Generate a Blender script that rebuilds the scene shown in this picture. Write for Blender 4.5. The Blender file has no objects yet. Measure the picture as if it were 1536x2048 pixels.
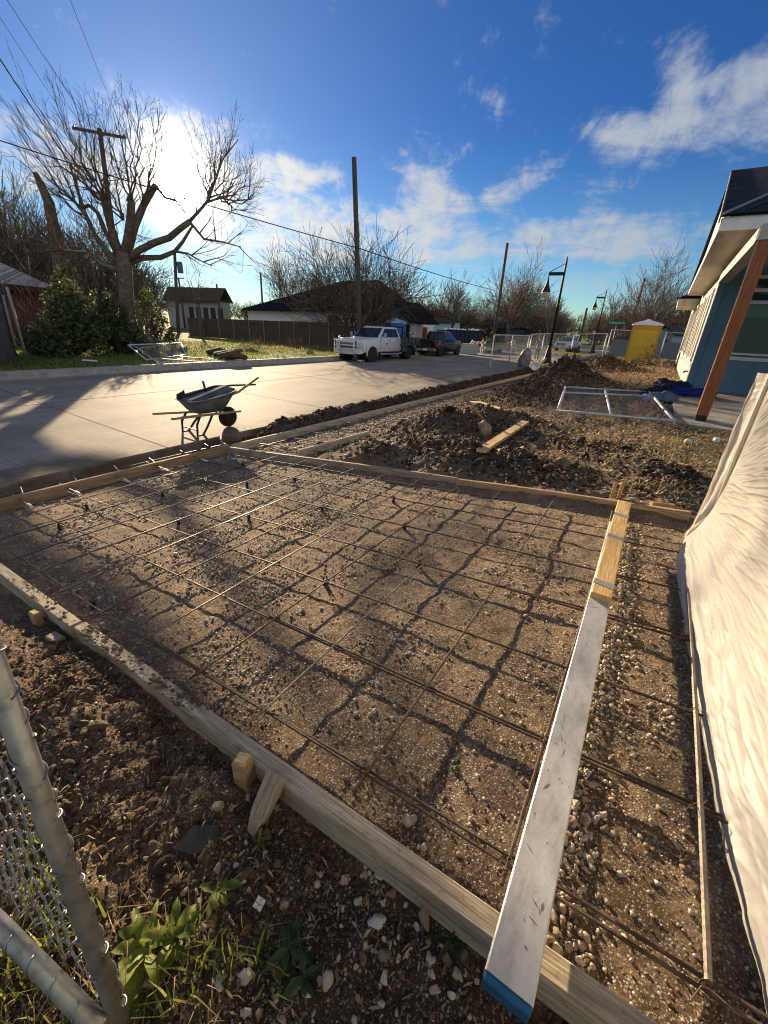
import bpy, math, random
import numpy as np
from mathutils import Vector, Matrix, Euler
random.seed(7); RNG = np.random.default_rng(11)
SC = bpy.context.scene; COL = SC.collection
# ------------------------------------------------------------------ camera
FPX, CX, CY = 810.0, 768.0, 1024.0
EYE = np.array([0.0, 0.0, 1.55])
_a = np.array([1333.0 - CX, 680.0 - CY, FPX]); _h = np.array([1.0, 0.046, 0.0])
_n = np.cross(_a, _h); _n = _n if _n[1] > 0 else -_n
_Z = -_n / np.linalg.norm(_n); _Y = _a / np.linalg.norm(_a); _X = np.cross(_Y, _Z); _X /= np.linalg.norm(_X)
RW = np.array([_X, _Y, _Z])
cam_data = bpy.data.cameras.new('camera'); cam = bpy.data.objects.new('camera', cam_data); COL.objects.link(cam)
cam_data.sensor_fit = 'VERTICAL'; cam_data.sensor_height = 36.0; cam_data.lens = FPX / 2048 * 36.0
cam_data.clip_start = 0.02; cam_data.clip_end = 4000
cr, cu, cf = RW[:, 0], -RW[:, 1], RW[:, 2]
cam.matrix_world = Matrix(((cr[0], cu[0], -cf[0], EYE[0]), (cr[1], cu[1], -cf[1], EYE[1]), (cr[2], cu[2], -cf[2], EYE[2]), (0, 0, 0, 1)))
SC.camera = cam
SC.cycles.filter_width = 1.1
# ------------------------------------------------------------------ light, sky, exposure
SC.view_settings.view_transform = 'Standard'; SC.view_settings.look = 'None'
SC.view_settings.exposure = 1.5; SC.view_settings.gamma = 1.0
SUN_DIR = np.array([-0.804, 0.553, 0.2185]); SUN_DIR /= np.linalg.norm(SUN_DIR)
SUN_EL = math.asin(SUN_DIR[2]); SUN_AZ = math.atan2(SUN_DIR[0], SUN_DIR[1])
sun_data = bpy.data.lights.new('sun', 'SUN'); sun = bpy.data.objects.new('sun', sun_data); COL.objects.link(sun)
sun_data.energy = 4.2; sun_data.angle = math.radians(0.5); sun_data.color = (1.0, 0.77, 0.50)
sun.rotation_euler = Vector(SUN_DIR).to_track_quat('Z', 'Y').to_euler(); sun.location = (-20, 14, 12)

def ray(px, py):
    d = RW @ np.array([px - CX, py - CY, FPX]); return d / np.linalg.norm(d)
def at(px, py, c=0.0, s=0.0):
    d = RW @ np.array([px - CX, py - CY, FPX]); t = (c - EYE[2]) / (d[2] - s * d[0]); return EYE + t * d
def P(px, py, d):
    v = ray(px, py); return EYE + v * d / math.hypot(v[0], v[1])
def onX(px, py, x):
    v = ray(px, py); return EYE + v * x / v[0]
def onY(px, py, y):
    v = ray(px, py); return EYE + v * y / v[1]

world = bpy.data.worlds.new('World'); SC.world = world; world.use_nodes = True
def build_sky():
    nt = world.node_tree; N = nt.nodes; L = nt.links; N.clear()
    out = N.new('ShaderNodeOutputWorld'); bg = N.new('ShaderNodeBackground'); bg.inputs['Strength'].default_value = 0.1
    L.new(bg.outputs[0], out.inputs[0])
    sky = N.new('ShaderNodeTexSky'); sky.sky_type = 'NISHITA'; sky.sun_disc = False
    sky.sun_elevation = SUN_EL; sky.sun_rotation = SUN_AZ; sky.air_density = 1.0; sky.dust_density = 0.03; sky.ozone_density = 2.2
    tc = N.new('ShaderNodeTexCoord'); D = tc.outputs['Generated']
    def math_(op, a, b=None, c=None, clamp=False):
        n = N.new('ShaderNodeMath'); n.operation = op; n.use_clamp = clamp
        for i, v in enumerate((a, b, c)):
            if v is None: continue
            if isinstance(v, (int, float)): n.inputs[i].default_value = v
            else: L.new(v, n.inputs[i])
        return n.outputs[0]
    def dotv(v):
        n = N.new('ShaderNodeVectorMath'); n.operation = 'DOT_PRODUCT'; L.new(D, n.inputs[0]); n.inputs[1].default_value = tuple(v); return n.outputs['Value']
    def mixc(fac, a, b, mode='MIX'):
        n = N.new('ShaderNodeMix'); n.data_type = 'RGBA'; n.blend_type = mode
        for s, v in ((n.inputs['Factor'], fac), (n.inputs['A'], a), (n.inputs['B'], b)):
            if isinstance(v, (int, float)): s.default_value = v
            elif isinstance(v, tuple): s.default_value = v
            else: L.new(v, s)
        return n.outputs['Result']
    sep = N.new('ShaderNodeSeparateXYZ'); L.new(D, sep.inputs[0])
    z = math_('MAXIMUM', sep.outputs['Z'], 0.0)
    lowf = N.new('ShaderNodeMapRange'); lowf.interpolation_type = 'SMOOTHSTEP'; L.new(z, lowf.inputs[0]); lowf.inputs[1].default_value = 0.0; lowf.inputs[2].default_value = 0.36
    base = mixc(1.0, sky.outputs[0], mixc(lowf.outputs[0], SKY_LOW, SKY_TINT), 'MULTIPLY')
    # clouds: noise on a flat layer overhead, gathered at the seen and the added clouds
    den = math_('ADD', z, 0.09)
    cu_ = math_('DIVIDE', sep.outputs['X'], den); cv_ = math_('DIVIDE', sep.outputs['Y'], den)
    cmb = N.new('ShaderNodeCombineXYZ'); L.new(cu_, cmb.inputs[0]); L.new(cv_, cmb.inputs[1])
    def noise(vec, scale, detail, rough, dist=0.0):
        n = N.new('ShaderNodeTexNoise'); n.inputs['Scale'].default_value = scale; n.inputs['Detail'].default_value = detail
        n.inputs['Roughness'].default_value = rough; n.inputs['Distortion'].default_value = dist; L.new(vec, n.inputs['Vector']); return n.outputs['Fac']
    n1 = noise(cmb.outputs[0], 2.2, 10, 0.66, 0.9); n2 = noise(D, 11.0, 10, 0.7, 1.0)
    n3 = noise(D, 30.0, 6, 0.6, 0.3)
    nn = math_('ADD', math_('MULTIPLY', n1, 0.40), math_('ADD', math_('MULTIPLY', n2, 0.42), math_('MULTIPLY', n3, 0.18)))
    tot = None
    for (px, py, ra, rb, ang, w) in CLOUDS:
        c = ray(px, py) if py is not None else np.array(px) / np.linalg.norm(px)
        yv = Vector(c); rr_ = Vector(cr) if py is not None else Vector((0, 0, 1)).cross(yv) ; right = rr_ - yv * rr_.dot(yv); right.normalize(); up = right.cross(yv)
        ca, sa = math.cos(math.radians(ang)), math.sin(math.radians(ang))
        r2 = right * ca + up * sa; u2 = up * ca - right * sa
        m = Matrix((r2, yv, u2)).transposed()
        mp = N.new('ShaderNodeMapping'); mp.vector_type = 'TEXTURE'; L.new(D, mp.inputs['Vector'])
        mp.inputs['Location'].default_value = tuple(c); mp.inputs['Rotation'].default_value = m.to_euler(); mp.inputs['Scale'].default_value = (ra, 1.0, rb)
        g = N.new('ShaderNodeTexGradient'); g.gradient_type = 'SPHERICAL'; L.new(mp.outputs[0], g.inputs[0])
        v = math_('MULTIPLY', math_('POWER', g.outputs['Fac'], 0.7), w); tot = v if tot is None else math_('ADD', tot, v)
    val = math_('ADD', math_('MULTIPLY', math_('MINIMUM', tot, 1.25), 0.62), math_('MULTIPLY', math_('SUBTRACT', nn, 0.5), 3.6))
    mr = N.new('ShaderNodeMapRange'); mr.interpolation_type = 'SMOOTHSTEP'; L.new(val, mr.inputs[0])
    mr.inputs[1].default_value = 0.22; mr.inputs[2].default_value = 1.05; cl = mr.outputs[0]
    sd = math_('MAXIMUM', dotv(SUN_DIR), 0.0)
    near = math_('POWER', sd, 6.0)
    ccol = mixc(near, CLOUD_FAR, CLOUD_NEAR)
    anti = math_('MAXIMUM', math_('MULTIPLY', dotv(SUN_DIR), -1.0), 0.0)          # brighter colour for the added fill clouds opposite the sun
    ccol = mixc(math_('POWER', anti, 0.5), ccol, CLOUD_FILL)
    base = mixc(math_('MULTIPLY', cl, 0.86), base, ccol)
    for (p, A, col) in GLOW:
        g = math_('MULTIPLY', math_('POWER', sd, p), A)
        n = N.new('ShaderNodeVectorMath'); n.operation = 'SCALE'; n.inputs[0].default_value = col; L.new(g, n.inputs['Scale'])
        base = mixc(1.0, base, n.outputs[0], 'ADD')
    L.new(base, bg.inputs[0])
# colours before the background strength of 0.1
SKY_TINT = (0.075, 0.185, 0.36, 1); SKY_LOW = (0.27, 0.375, 0.45, 1)
CLOUD_FAR = (1.65, 1.8, 2.05, 1); CLOUD_NEAR = (3.1, 2.9, 2.5, 1)
CLOUD_FILL = (5.0, 4.8, 4.5, 1)
GLOW = [(6000, 2500.0, (1.0, 0.95, 0.82)), (900, 26.0, (1.0, 0.93, 0.76)), (130, 0.7, (1.0, 0.95, 0.8)), (16, 0.58, (0.88, 0.97, 1.03)), (4, 0.06, (0.8, 0.95, 1.1))]
CLOUDS = [  # pixel of the direction, angular half sizes, tilt, weight
    (1400, 232, .17, .062, 18, 1.2), (1365, 150, .05, .075, 30, .9), (1220, 268, .10, .04, -10, .8), (1490, 180, .10, .05, 40, 1.0), (1530, 270, .1, .05, 10, .9),
    (990, 190, .045, .085, 15, .9), (1088, 72, .035, .06, 0, .85), (1062, 250, .03, .05, 0, .55), (840, 335, .085, .07, -35, 1.0), (870, 370, .08, .03, -10, .8),
    (1050, 355, .09, .035, 18, .95), (1200, 385, .07, .03, 10, .85), (930, 300, .04, .03, 30, .6), (550, 350, .12, .035, 5, .95), (670, 350, .06, .03, 5, .7),
    (900, 430, .16, .05, 8, .95), (1000, 495, .22, .05, 2, 1.0), (1290, 475, .22, .055, -6, 1.2), (1150, 480, .16, .05, 5, .9), (700, 450, .25, .06, 5, .9),
    (760, 520, .3, .05, 3, .8), (1100, 575, .3, .035, 3, .85), (480, 470, .3, .12, 5, 1.0), (180, 330, .25, .10, 10, 1.0), (60, 260, .12, .05, -45, .5), (430, 350, .2, .12, 0, .8),
    ((.5, -.7, .6), None, 1.0, .5, 0, 1.25), ((.95, -.1, .55), None, .8, .45, 0, 1.2), ((-.2, -.9, .8), None, .9, .5, 0, 1.2), ((.3, -.2, 1.0), None, .7, .45, 0, 1.1), ((-.9, -.5, .5), None, .6, .35, 0, 1.1)]  # last row: unseen clouds added out of frame to fill the shade
build_sky()
# ------------------------------------------------------------------ numeric noise
_perm = np.random.default_rng(5).permutation(512); _perm = np.concatenate([_perm, _perm, _perm])
_gang = np.random.default_rng(6).random(512) * 2 * np.pi
def perlin(x, y):
    x = np.asarray(x, float); y = np.asarray(y, float)
    xi = np.floor(x).astype(int); yi = np.floor(y).astype(int); xf = x - xi; yf = y - yi
    u = xf * xf * xf * (xf * (xf * 6 - 15) + 10); v = yf * yf * yf * (yf * (yf * 6 - 15) + 10)
    def g(ix, iy, dx, dy):
        a = _gang[_perm[(_perm[ix & 511] + iy) & 511]]; return np.cos(a) * dx + np.sin(a) * dy
    n00 = g(xi, yi, xf, yf); n10 = g(xi + 1, yi, xf - 1, yf); n01 = g(xi, yi + 1, xf, yf - 1); n11 = g(xi + 1, yi + 1, xf - 1, yf - 1)
    return (n00 * (1 - u) + n10 * u) * (1 - v) + (n01 * (1 - u) + n11 * u) * v
def fbm(x, y, f=1.0, o=4, gain=0.5):
    s = 0; a = 1.0
    for i in range(o):
        s = s + a * perlin(np.asarray(x) * f + 17.3 * i, np.asarray(y) * f - 9.1 * i); f *= 2.03; a *= gain
    return s
def billow(x, y, f=1.0, o=4, gain=0.5):
    s = 0; a = 1.0
    for i in range(o):
        s = s + a * np.abs(perlin(np.asarray(x) * f + 31.7 * i, np.asarray(y) * f + 5.9 * i)); f *= 2.03; a *= gain
    return s
def sst(a, b, x):
    t = np.clip((np.asarray(x, float) - a) / (b - a), 0, 1); return t * t * (3 - 2 * t)
# ------------------------------------------------------------------ mesh building
class MB:
    def __init__(s): s.v = []; s.f = []; s.m = []; s.mi = 0
    def add(s, vs, fs):
        b = len(s.v); s.v.extend([tuple(map(float, p)) for p in vs])
        for f in fs: s.f.append(tuple(b + i for i in f)); s.m.append(s.mi)
    def box(s, c, size, rot=None, taper=1.0):
        hx, hy, hz = size[0] / 2, size[1] / 2, size[2] / 2
        vs = [(-hx, -hy, -hz), (hx, -hy, -hz), (hx, hy, -hz), (-hx, hy, -hz), (-hx * taper, -hy * taper, hz), (hx * taper, -hy * taper, hz), (hx * taper, hy * taper, hz), (-hx * taper, hy * taper, hz)]
        M = rot if rot is not None else Matrix.Identity(3)
        if isinstance(M, (int, float)): M = Matrix.Rotation(M, 3, 'Z')
        vs = [M @ Vector(v) + Vector(c) for v in vs]
        s.add(vs, [(0, 3, 2, 1), (4, 5, 6, 7), (0, 1, 5, 4), (1, 2, 6, 5), (2, 3, 7, 6), (3, 0, 4, 7)])
    def bbox(s, c, size, b=0.01, rot=None):
        # box with chamfered vertical and top edges (stacked octagonal rings)
        hx, hy, hz = size[0] / 2, size[1] / 2, size[2] / 2
        def ring(z, k): return [(-hx + k, -hy + 0 * k + (b if 0 else 0) + k, z)]
        rings = []
        for z, k in ((-hz, b), (-hz + b, 0), (hz - b, 0), (hz, b)):
            X, Y = hx - k, hy - k
            rings.append([(-X + b, -Y, z), (X - b, -Y, z), (X, -Y + b, z), (X, Y - b, z), (X - b, Y, z), (-X + b, Y, z), (-X, Y - b, z), (-X, -Y + b, z)])
        M = rot if rot is not None else Matrix.Identity(3)
        if isinstance(M, (int, float)): M = Matrix.Rotation(M, 3, 'Z')
        s.loft([[M @ Vector(p) + Vector(c) for p in r] for r in rings])
    def loft(s, rings, caps=True, closed=True):
        n = len(rings[0]); vs = [p for r in rings for p in r]; fs = []
        for i in range(len(rings) - 1):
            for j in range(n if closed else n - 1):
                k = (j + 1) % n; fs.append((i * n + j, i * n + k, (i + 1) * n + k, (i + 1) * n + j))
        if caps and closed: fs.append(tuple(range(n - 1, -1, -1))); fs.append(tuple((len(rings) - 1) * n + j for j in range(n)))
        s.add(vs, fs)
    def tube(s, pts, rad, n=6, caps=True):
        pts = np.array([tuple(p) for p in pts], float); k = len(pts)
        if np.isscalar(rad): rad = [rad] * k
        T = np.empty_like(pts); T[1:-1] = pts[2:] - pts[:-2]; T[0] = pts[1] - pts[0]; T[-1] = pts[-1] - pts[-2]
        T /= np.maximum(np.linalg.norm(T, axis=1, keepdims=True), 1e-9)
        ref = np.array([0, 0, 1.0]) if abs(T[0][2]) < 0.9 else np.array([1.0, 0, 0])
        ang = np.arange(n) * 2 * np.pi / n; ca, sa = np.cos(ang), np.sin(ang); u = np.cross(ref, T[0]); u /= np.linalg.norm(u)
        b = len(s.v)
        for i in range(k):
            u = u - T[i] * np.dot(u, T[i]); l = np.linalg.norm(u)
            if l < 1e-6: u = np.cross(T[i], [0.3, 0.5, 0.8]); l = np.linalg.norm(u)
            u = u / l; w = np.cross(T[i], u)
            ring = pts[i] + rad[i] * (ca[:, None] * u + sa[:, None] * w); s.v.extend(map(tuple, ring.tolist()))
        mi = s.mi
        for i in range(k - 1):
            o = b + i * n
            for j in range(n):
                q = (j + 1) % n; s.f.append((o + j, o + q, o + n + q, o + n + j)); s.m.append(mi)
        if caps:
            s.f.append(tuple(b + j for j in range(n - 1, -1, -1))); s.m.append(mi)
            o = b + (k - 1) * n; s.f.append(tuple(o + j for j in range(n))); s.m.append(mi)
    def cyl(s, a, b, r, n=12, r2=None): s.tube([a, b], [r, r if r2 is None else r2], n)
    def lathe(s, prof, c, n=16, axis='Z'):
        rings = []
        for r, z in prof:
            ring = []
            for j in range(n):
                a = 2 * math.pi * j / n; p = (r * math.cos(a), r * math.sin(a), z)
                if axis == 'Y': p = (p[0], p[2], p[1])
                if axis == 'X': p = (p[2], p[0], p[1])
                ring.append((p[0] + c[0], p[1] + c[1], p[2] + c[2]))
            rings.append(ring)
        s.loft(rings)
    def prism(s, poly, z0, z1, M=None):
        r0 = [Vector((x, y, z0)) for x, y in poly]; r1 = [Vector((x, y, z1)) for x, y in poly]
        if M is not None: r0 = [M @ p for p in r0]; r1 = [M @ p for p in r1]
        s.loft([r0, r1])
    def quad(s, a, b, c, d): s.add([a, b, c, d], [(0, 1, 2, 3)])
    def slab(s, a, b, c, d, t):
        # quad with a thickness along its normal
        a, b, c, d = map(Vector, (a, b, c, d)); n = (b - a).cross(d - a).normalized() * t
        s.loft([[a, b, c, d], [a + n, b + n, c + n, d + n]])
    def build(s, name, mats, parent=None, smooth=False, M=None, loc=None):
        me = bpy.data.meshes.new(name); me.from_pydata(s.v, [], s.f)
        if not isinstance(mats, (list, tuple)): mats = [mats]
        for m in mats: me.materials.append(m)
        if len(mats) > 1: me.polygons.foreach_set('material_index', s.m)
        if smooth: me.polygons.foreach_set('use_smooth', [True] * len(s.f))
        me.update()
        return link(name, me, parent, M, loc)
def link(name, me, parent=None, M=None, loc=None):
    o = bpy.data.objects.new(name, me); COL.objects.link(o)
    if parent is not None: o.parent = parent
    if M is not None: o.matrix_local = M
    if loc is not None: o.location = loc
    return o
def np_mesh(name, V, F, mats, smooth=True, parent=None):
    V = np.asarray(V, np.float32); F = np.asarray(F, np.int32); k = F.shape[1]
    me = bpy.data.meshes.new(name); me.vertices.add(len(V)); me.vertices.foreach_set('co', V.ravel())
    me.loops.add(F.size); me.loops.foreach_set('vertex_index', F.ravel())
    me.polygons.add(len(F)); me.polygons.foreach_set('loop_start', np.arange(0, F.size, k, dtype=np.int32))
    me.polygons.foreach_set('use_smooth', np.full(len(F), smooth))
    for m in (mats if isinstance(mats, (list, tuple)) else [mats]): me.materials.append(m)
    me.update(calc_edges=True); me.validate()
    return link(name, me, parent)
def tag(o, label=None, cat=None, group=None, kind=None):
    if label: o['label'] = label
    if cat: o['category'] = cat
    if group: o['group'] = group
    if kind: o['kind'] = kind
    return o
def thing(name, label, cat, loc=(0, 0, 0), rz=0.0, group=None):
    o = bpy.data.objects.new(name, None); COL.objects.link(o); o.empty_display_size = 0.2
    o.location = tuple(map(float, loc)); o.rotation_euler = (0, 0, rz); return tag(o, label, cat, group)
def copy_tree(o, parent=None):
    c = o.copy(); COL.objects.link(c)
    if parent is not None: c.parent = parent
    for ch in list(o.children): copy_tree(ch, c)
    return c
def axes(p0, p1, up=(0, 0, 1)):
    p0 = Vector(p0); x = (Vector(p1) - p0); l = x.length; x.normalize(); u = Vector(up); y = u.cross(x).normalized(); zz = x.cross(y)
    M = Matrix((x, y, zz)).transposed().to_4x4(); M.translation = p0; return M, l
# ------------------------------------------------------------------ materials
def M_(name, cols, scale=6.0, rough=0.8, bump=0.0, bscale=40.0, metal=0.0, spec=0.3, stretch=(1, 1, 1), detail=8, pos=None, island=0.0, trans=0.0, bdist=0.01, coord='Object', alpha=None, nrough=.6):
    m = bpy.data.materials.new(name); m.use_nodes = True; nt = m.node_tree; N = nt.nodes; L = nt.links
    b = N['Principled BSDF']; out = N['Material Output']; b.inputs['Roughness'].default_value = rough; b.inputs['Metallic'].default_value = metal; b.inputs['Specular IOR Level'].default_value = spec
    tc = N.new('ShaderNodeTexCoord'); mp = N.new('ShaderNodeMapping'); mp.inputs['Scale'].default_value = stretch; L.new(tc.outputs[coord], mp.inputs[0])
    if len(cols) == 1 and not island: b.inputs['Base Color'].default_value = (*cols[0], 1); col = None
    else:
        no = N.new('ShaderNodeTexNoise'); no.inputs['Scale'].default_value = scale; no.inputs['Detail'].default_value = detail; no.inputs['Roughness'].default_value = nrough; L.new(mp.outputs[0], no.inputs[0])
        cr_ = N.new('ShaderNodeValToRGB'); el = cr_.color_ramp.elements; k = len(cols)
        pos = pos or ([0.5] if k == 1 else [0.3 + 0.4 * i / (k - 1) for i in range(k)])
        el[0].position = pos[0]; el[0].color = (*cols[0], 1); el[1].position = pos[-1] if k > 1 else 1; el[1].color = (*cols[-1], 1)
        for i in range(1, k - 1):
            e = el.new(pos[i]); e.color = (*cols[i], 1)
        if island:
            ge = N.new('ShaderNodeNewGeometry'); mi = N.new('ShaderNodeMath'); mi.operation = 'MULTIPLY_ADD'; L.new(ge.outputs['Random Per Island'], mi.inputs[0]); mi.inputs[1].default_value = island
            ms = N.new('ShaderNodeMath'); ms.operation = 'MULTIPLY_ADD'; L.new(no.outputs['Fac'], ms.inputs[0]); ms.inputs[1].default_value = 1 - island * .6; ms.inputs[2].default_value = -.2 * island; L.new(ms.outputs[0], mi.inputs[2]); L.new(mi.outputs[0], cr_.inputs[0])
        else: L.new(no.outputs['Fac'], cr_.inputs[0])
        L.new(cr_.outputs[0], b.inputs['Base Color']); col = cr_.outputs[0]
    if bump:
        nb = N.new('ShaderNodeTexNoise'); nb.inputs['Scale'].default_value = bscale; nb.inputs['Detail'].default_value = 6; nb.inputs['Roughness'].default_value = .65; L.new(mp.outputs[0], nb.inputs[0])
        bu = N.new('ShaderNodeBump'); bu.inputs['Strength'].default_value = bump; bu.inputs['Distance'].default_value = bdist; L.new(nb.outputs['Fac'], bu.inputs['Height']); L.new(bu.outputs[0], b.inputs['Normal'])
    if trans:
        tr = N.new('ShaderNodeBsdfTranslucent'); mx = N.new('ShaderNodeMixShader'); mx.inputs[0].default_value = trans
        if col is not None: L.new(col, tr.inputs[0])
        else: tr.inputs[0].default_value = (*cols[0], 1)
        L.new(b.outputs[0], mx.inputs[1]); L.new(tr.outputs[0], mx.inputs[2]); L.new(mx.outputs[0], out.inputs[0])
    return m
# ------------------------------------------------------------------ soil heights
SL = 0.0783
def soil_base(x):
    return np.interp(x, [-400, -17.7, -17.5, -17.3, -6.95, -6.72, -6.05, -5.9, 0.0, 0.7, 3, 400], [-.27, -.27, -.27, -.66, -.66, -.65, -.63, -.575, -.115, -.07, -.05, -.05])
MOUNDS = [(-3.0, 7.4, 1.1, .75, .36, .3), (-2.5, 8.3, .9, .7, .2, .0), (-2.35, 5.6, 1.2, .5, .22, -.1), (-3.25, 4.95, .32, .3, .20, 0), (-1.4, 5.3, 1.0, .4, .13, .1),
          (-2.75, 16.6, 1.3, 1.6, .82, .2), (-3.4, 13.6, 1.0, 1.8, .30, .1), (-3.2, 19.5, 1.0, 1.6, .4, 0), (-2.6, 27.5, 1.3, 1.6, .75, 0), (.35, 6.1, .75, .42, .13, -.2), (-.6, 7.2, .7, .35, .07, .3),
          (-1.75, .42, .55, .28, .07, -.3), (-2.5, .3, .6, .35, .08, 0), (-1.05, .5, .25, .13, .05, -.5), (.3, 33.5, 1.2, .6, .35, 0), (-1.5, 34, 1.0, .7, .3, .2)]
def moist_at(x, y):
    m = np.zeros_like(np.asarray(x, float))
    for (mx, my, rx, ry, h, a) in MOUNDS[:11]:
        ca, sa = math.cos(a), math.sin(a); dx, dy = x - mx, y - my; u = (dx * ca + dy * sa) / (rx * 1.25); v = (-dx * sa + dy * ca) / (ry * 1.25)
        m = np.maximum(m, np.exp(-(u * u + v * v) ** 1.5) * (0.9 if h > .12 else .75))
    berm = sst(5.2, 5.8, y) * sst(-6.95, -6.7, x) * (1 - sst(-5.0, -4.4, x)); m = np.maximum(m, .75 * berm)
    m = np.maximum(m, .8 * (1 - sst(-6.1, -5.8, x)) * sst(-6.9, -6.75, x))
    m = np.maximum(m, .5 * sst(4.7, 5.2, y) * (1 - sst(16, 22, y)) * sst(-4.8, -4.3, x) * (1 - sst(-1.8, -.6, x)))
    south = 1 - sst(.55, .75, y); m = np.maximum(m, south * (.35 + .45 * sst(-1.2, -.7, x) * (1 - sst(.3, .6, x))))
    return np.clip(m + .25 * fbm(x, y, 1.6, 3), 0, 1)
def soil(x, y):
    x = np.asarray(x, float); y = np.asarray(y, float)
    z = soil_base(x).copy() if hasattr(soil_base(x), 'copy') else soil_base(x)
    yard = sst(-6.95, -6.7, x)                                   # everything this side of the street
    bed = sst(-6.0, -5.8, x) * (1 - sst(.5, .7, x)) * sst(.7, .8, y) * (1 - sst(4.35, 4.6, y))
    north = sst(4.4, 4.75, y) * sst(-4.35, -4.05, x) * (1 - sst(40, 46, y))
    south = 1 - sst(.6, .75, y)
    z = z + yard * (.010 * fbm(x, y, 1.1, 3) + .012 * fbm(x, y, 5, 3) + .007 * billow(x, y, 19, 3))
    z = z + north * (1 - .85 * sst(.1, .8, x)) * (.075 + .055 * fbm(x, y, .9, 3) + .05 * billow(x, y, 2.6, 4, .55) + .02 * fbm(x, y, 9, 3))
    z = z + south * yard * (-.01 + .05 * (billow(x, y, 3.0, 4, .6) - .35) + .02 * fbm(x, y, 12, 3) + .012 * billow(x, y, 24, 2))
    z = z - .03 * south * sst(-.8, -.2, x) * (1 - sst(.6, 1.0, x))
    berm = sst(5.3, 6.1, y) * (1 - sst(27, 29, y)) * np.exp(-((x + 6.42) / .24) ** 4)
    z = z + berm * (.24 + .14 * billow(x, y, 1.7, 4, .6) + .05 * fbm(x, y, 7, 3))
    for (mx, my, rx, ry, h, a) in MOUNDS:
        ca, sa = math.cos(a), math.sin(a); dx, dy = x - mx, y - my; u = (dx * ca + dy * sa) / rx; v = (-dx * sa + dy * ca) / ry; r2 = u * u + v * v
        w = np.exp(-r2 * 1.1); z = z + w * h * (.75 + .5 * fbm(x, y, 2.2, 3) + .45 * billow(x, y, 4.5, 4, .6)) + .35 * h * np.exp(-r2 * .5) * billow(x, y, 3.3, 4, .6)
    lot = 1 - sst(-17.7, -17.3, x); z = z + lot * (.05 * fbm(x, y, .35, 3) + .03 * fbm(x, y, 1.5, 2))
    far = sst(41, 44, y) * yard; z = z - far * .12
    return z
def soil1(x, y): return float(soil(np.array([x]), np.array([y]))[0])
def on_soil(px, py, guess=-.1):
    v = ray(px, py); t = np.linspace(.4, 60, 3000); q = EYE[None] + t[:, None] * v; k = np.nonzero(q[:, 2] < soil(q[:, 0], q[:, 1]))[0]
    if len(k) == 0: return at(px, py, guess)
    i = k[0]; t = np.linspace(t[max(i - 1, 0)], t[i], 40); q = EYE[None] + t[:, None] * v; k = np.nonzero(q[:, 2] < soil(q[:, 0], q[:, 1]))[0]; return q[k[0] if len(k) else -1].copy()
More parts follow.
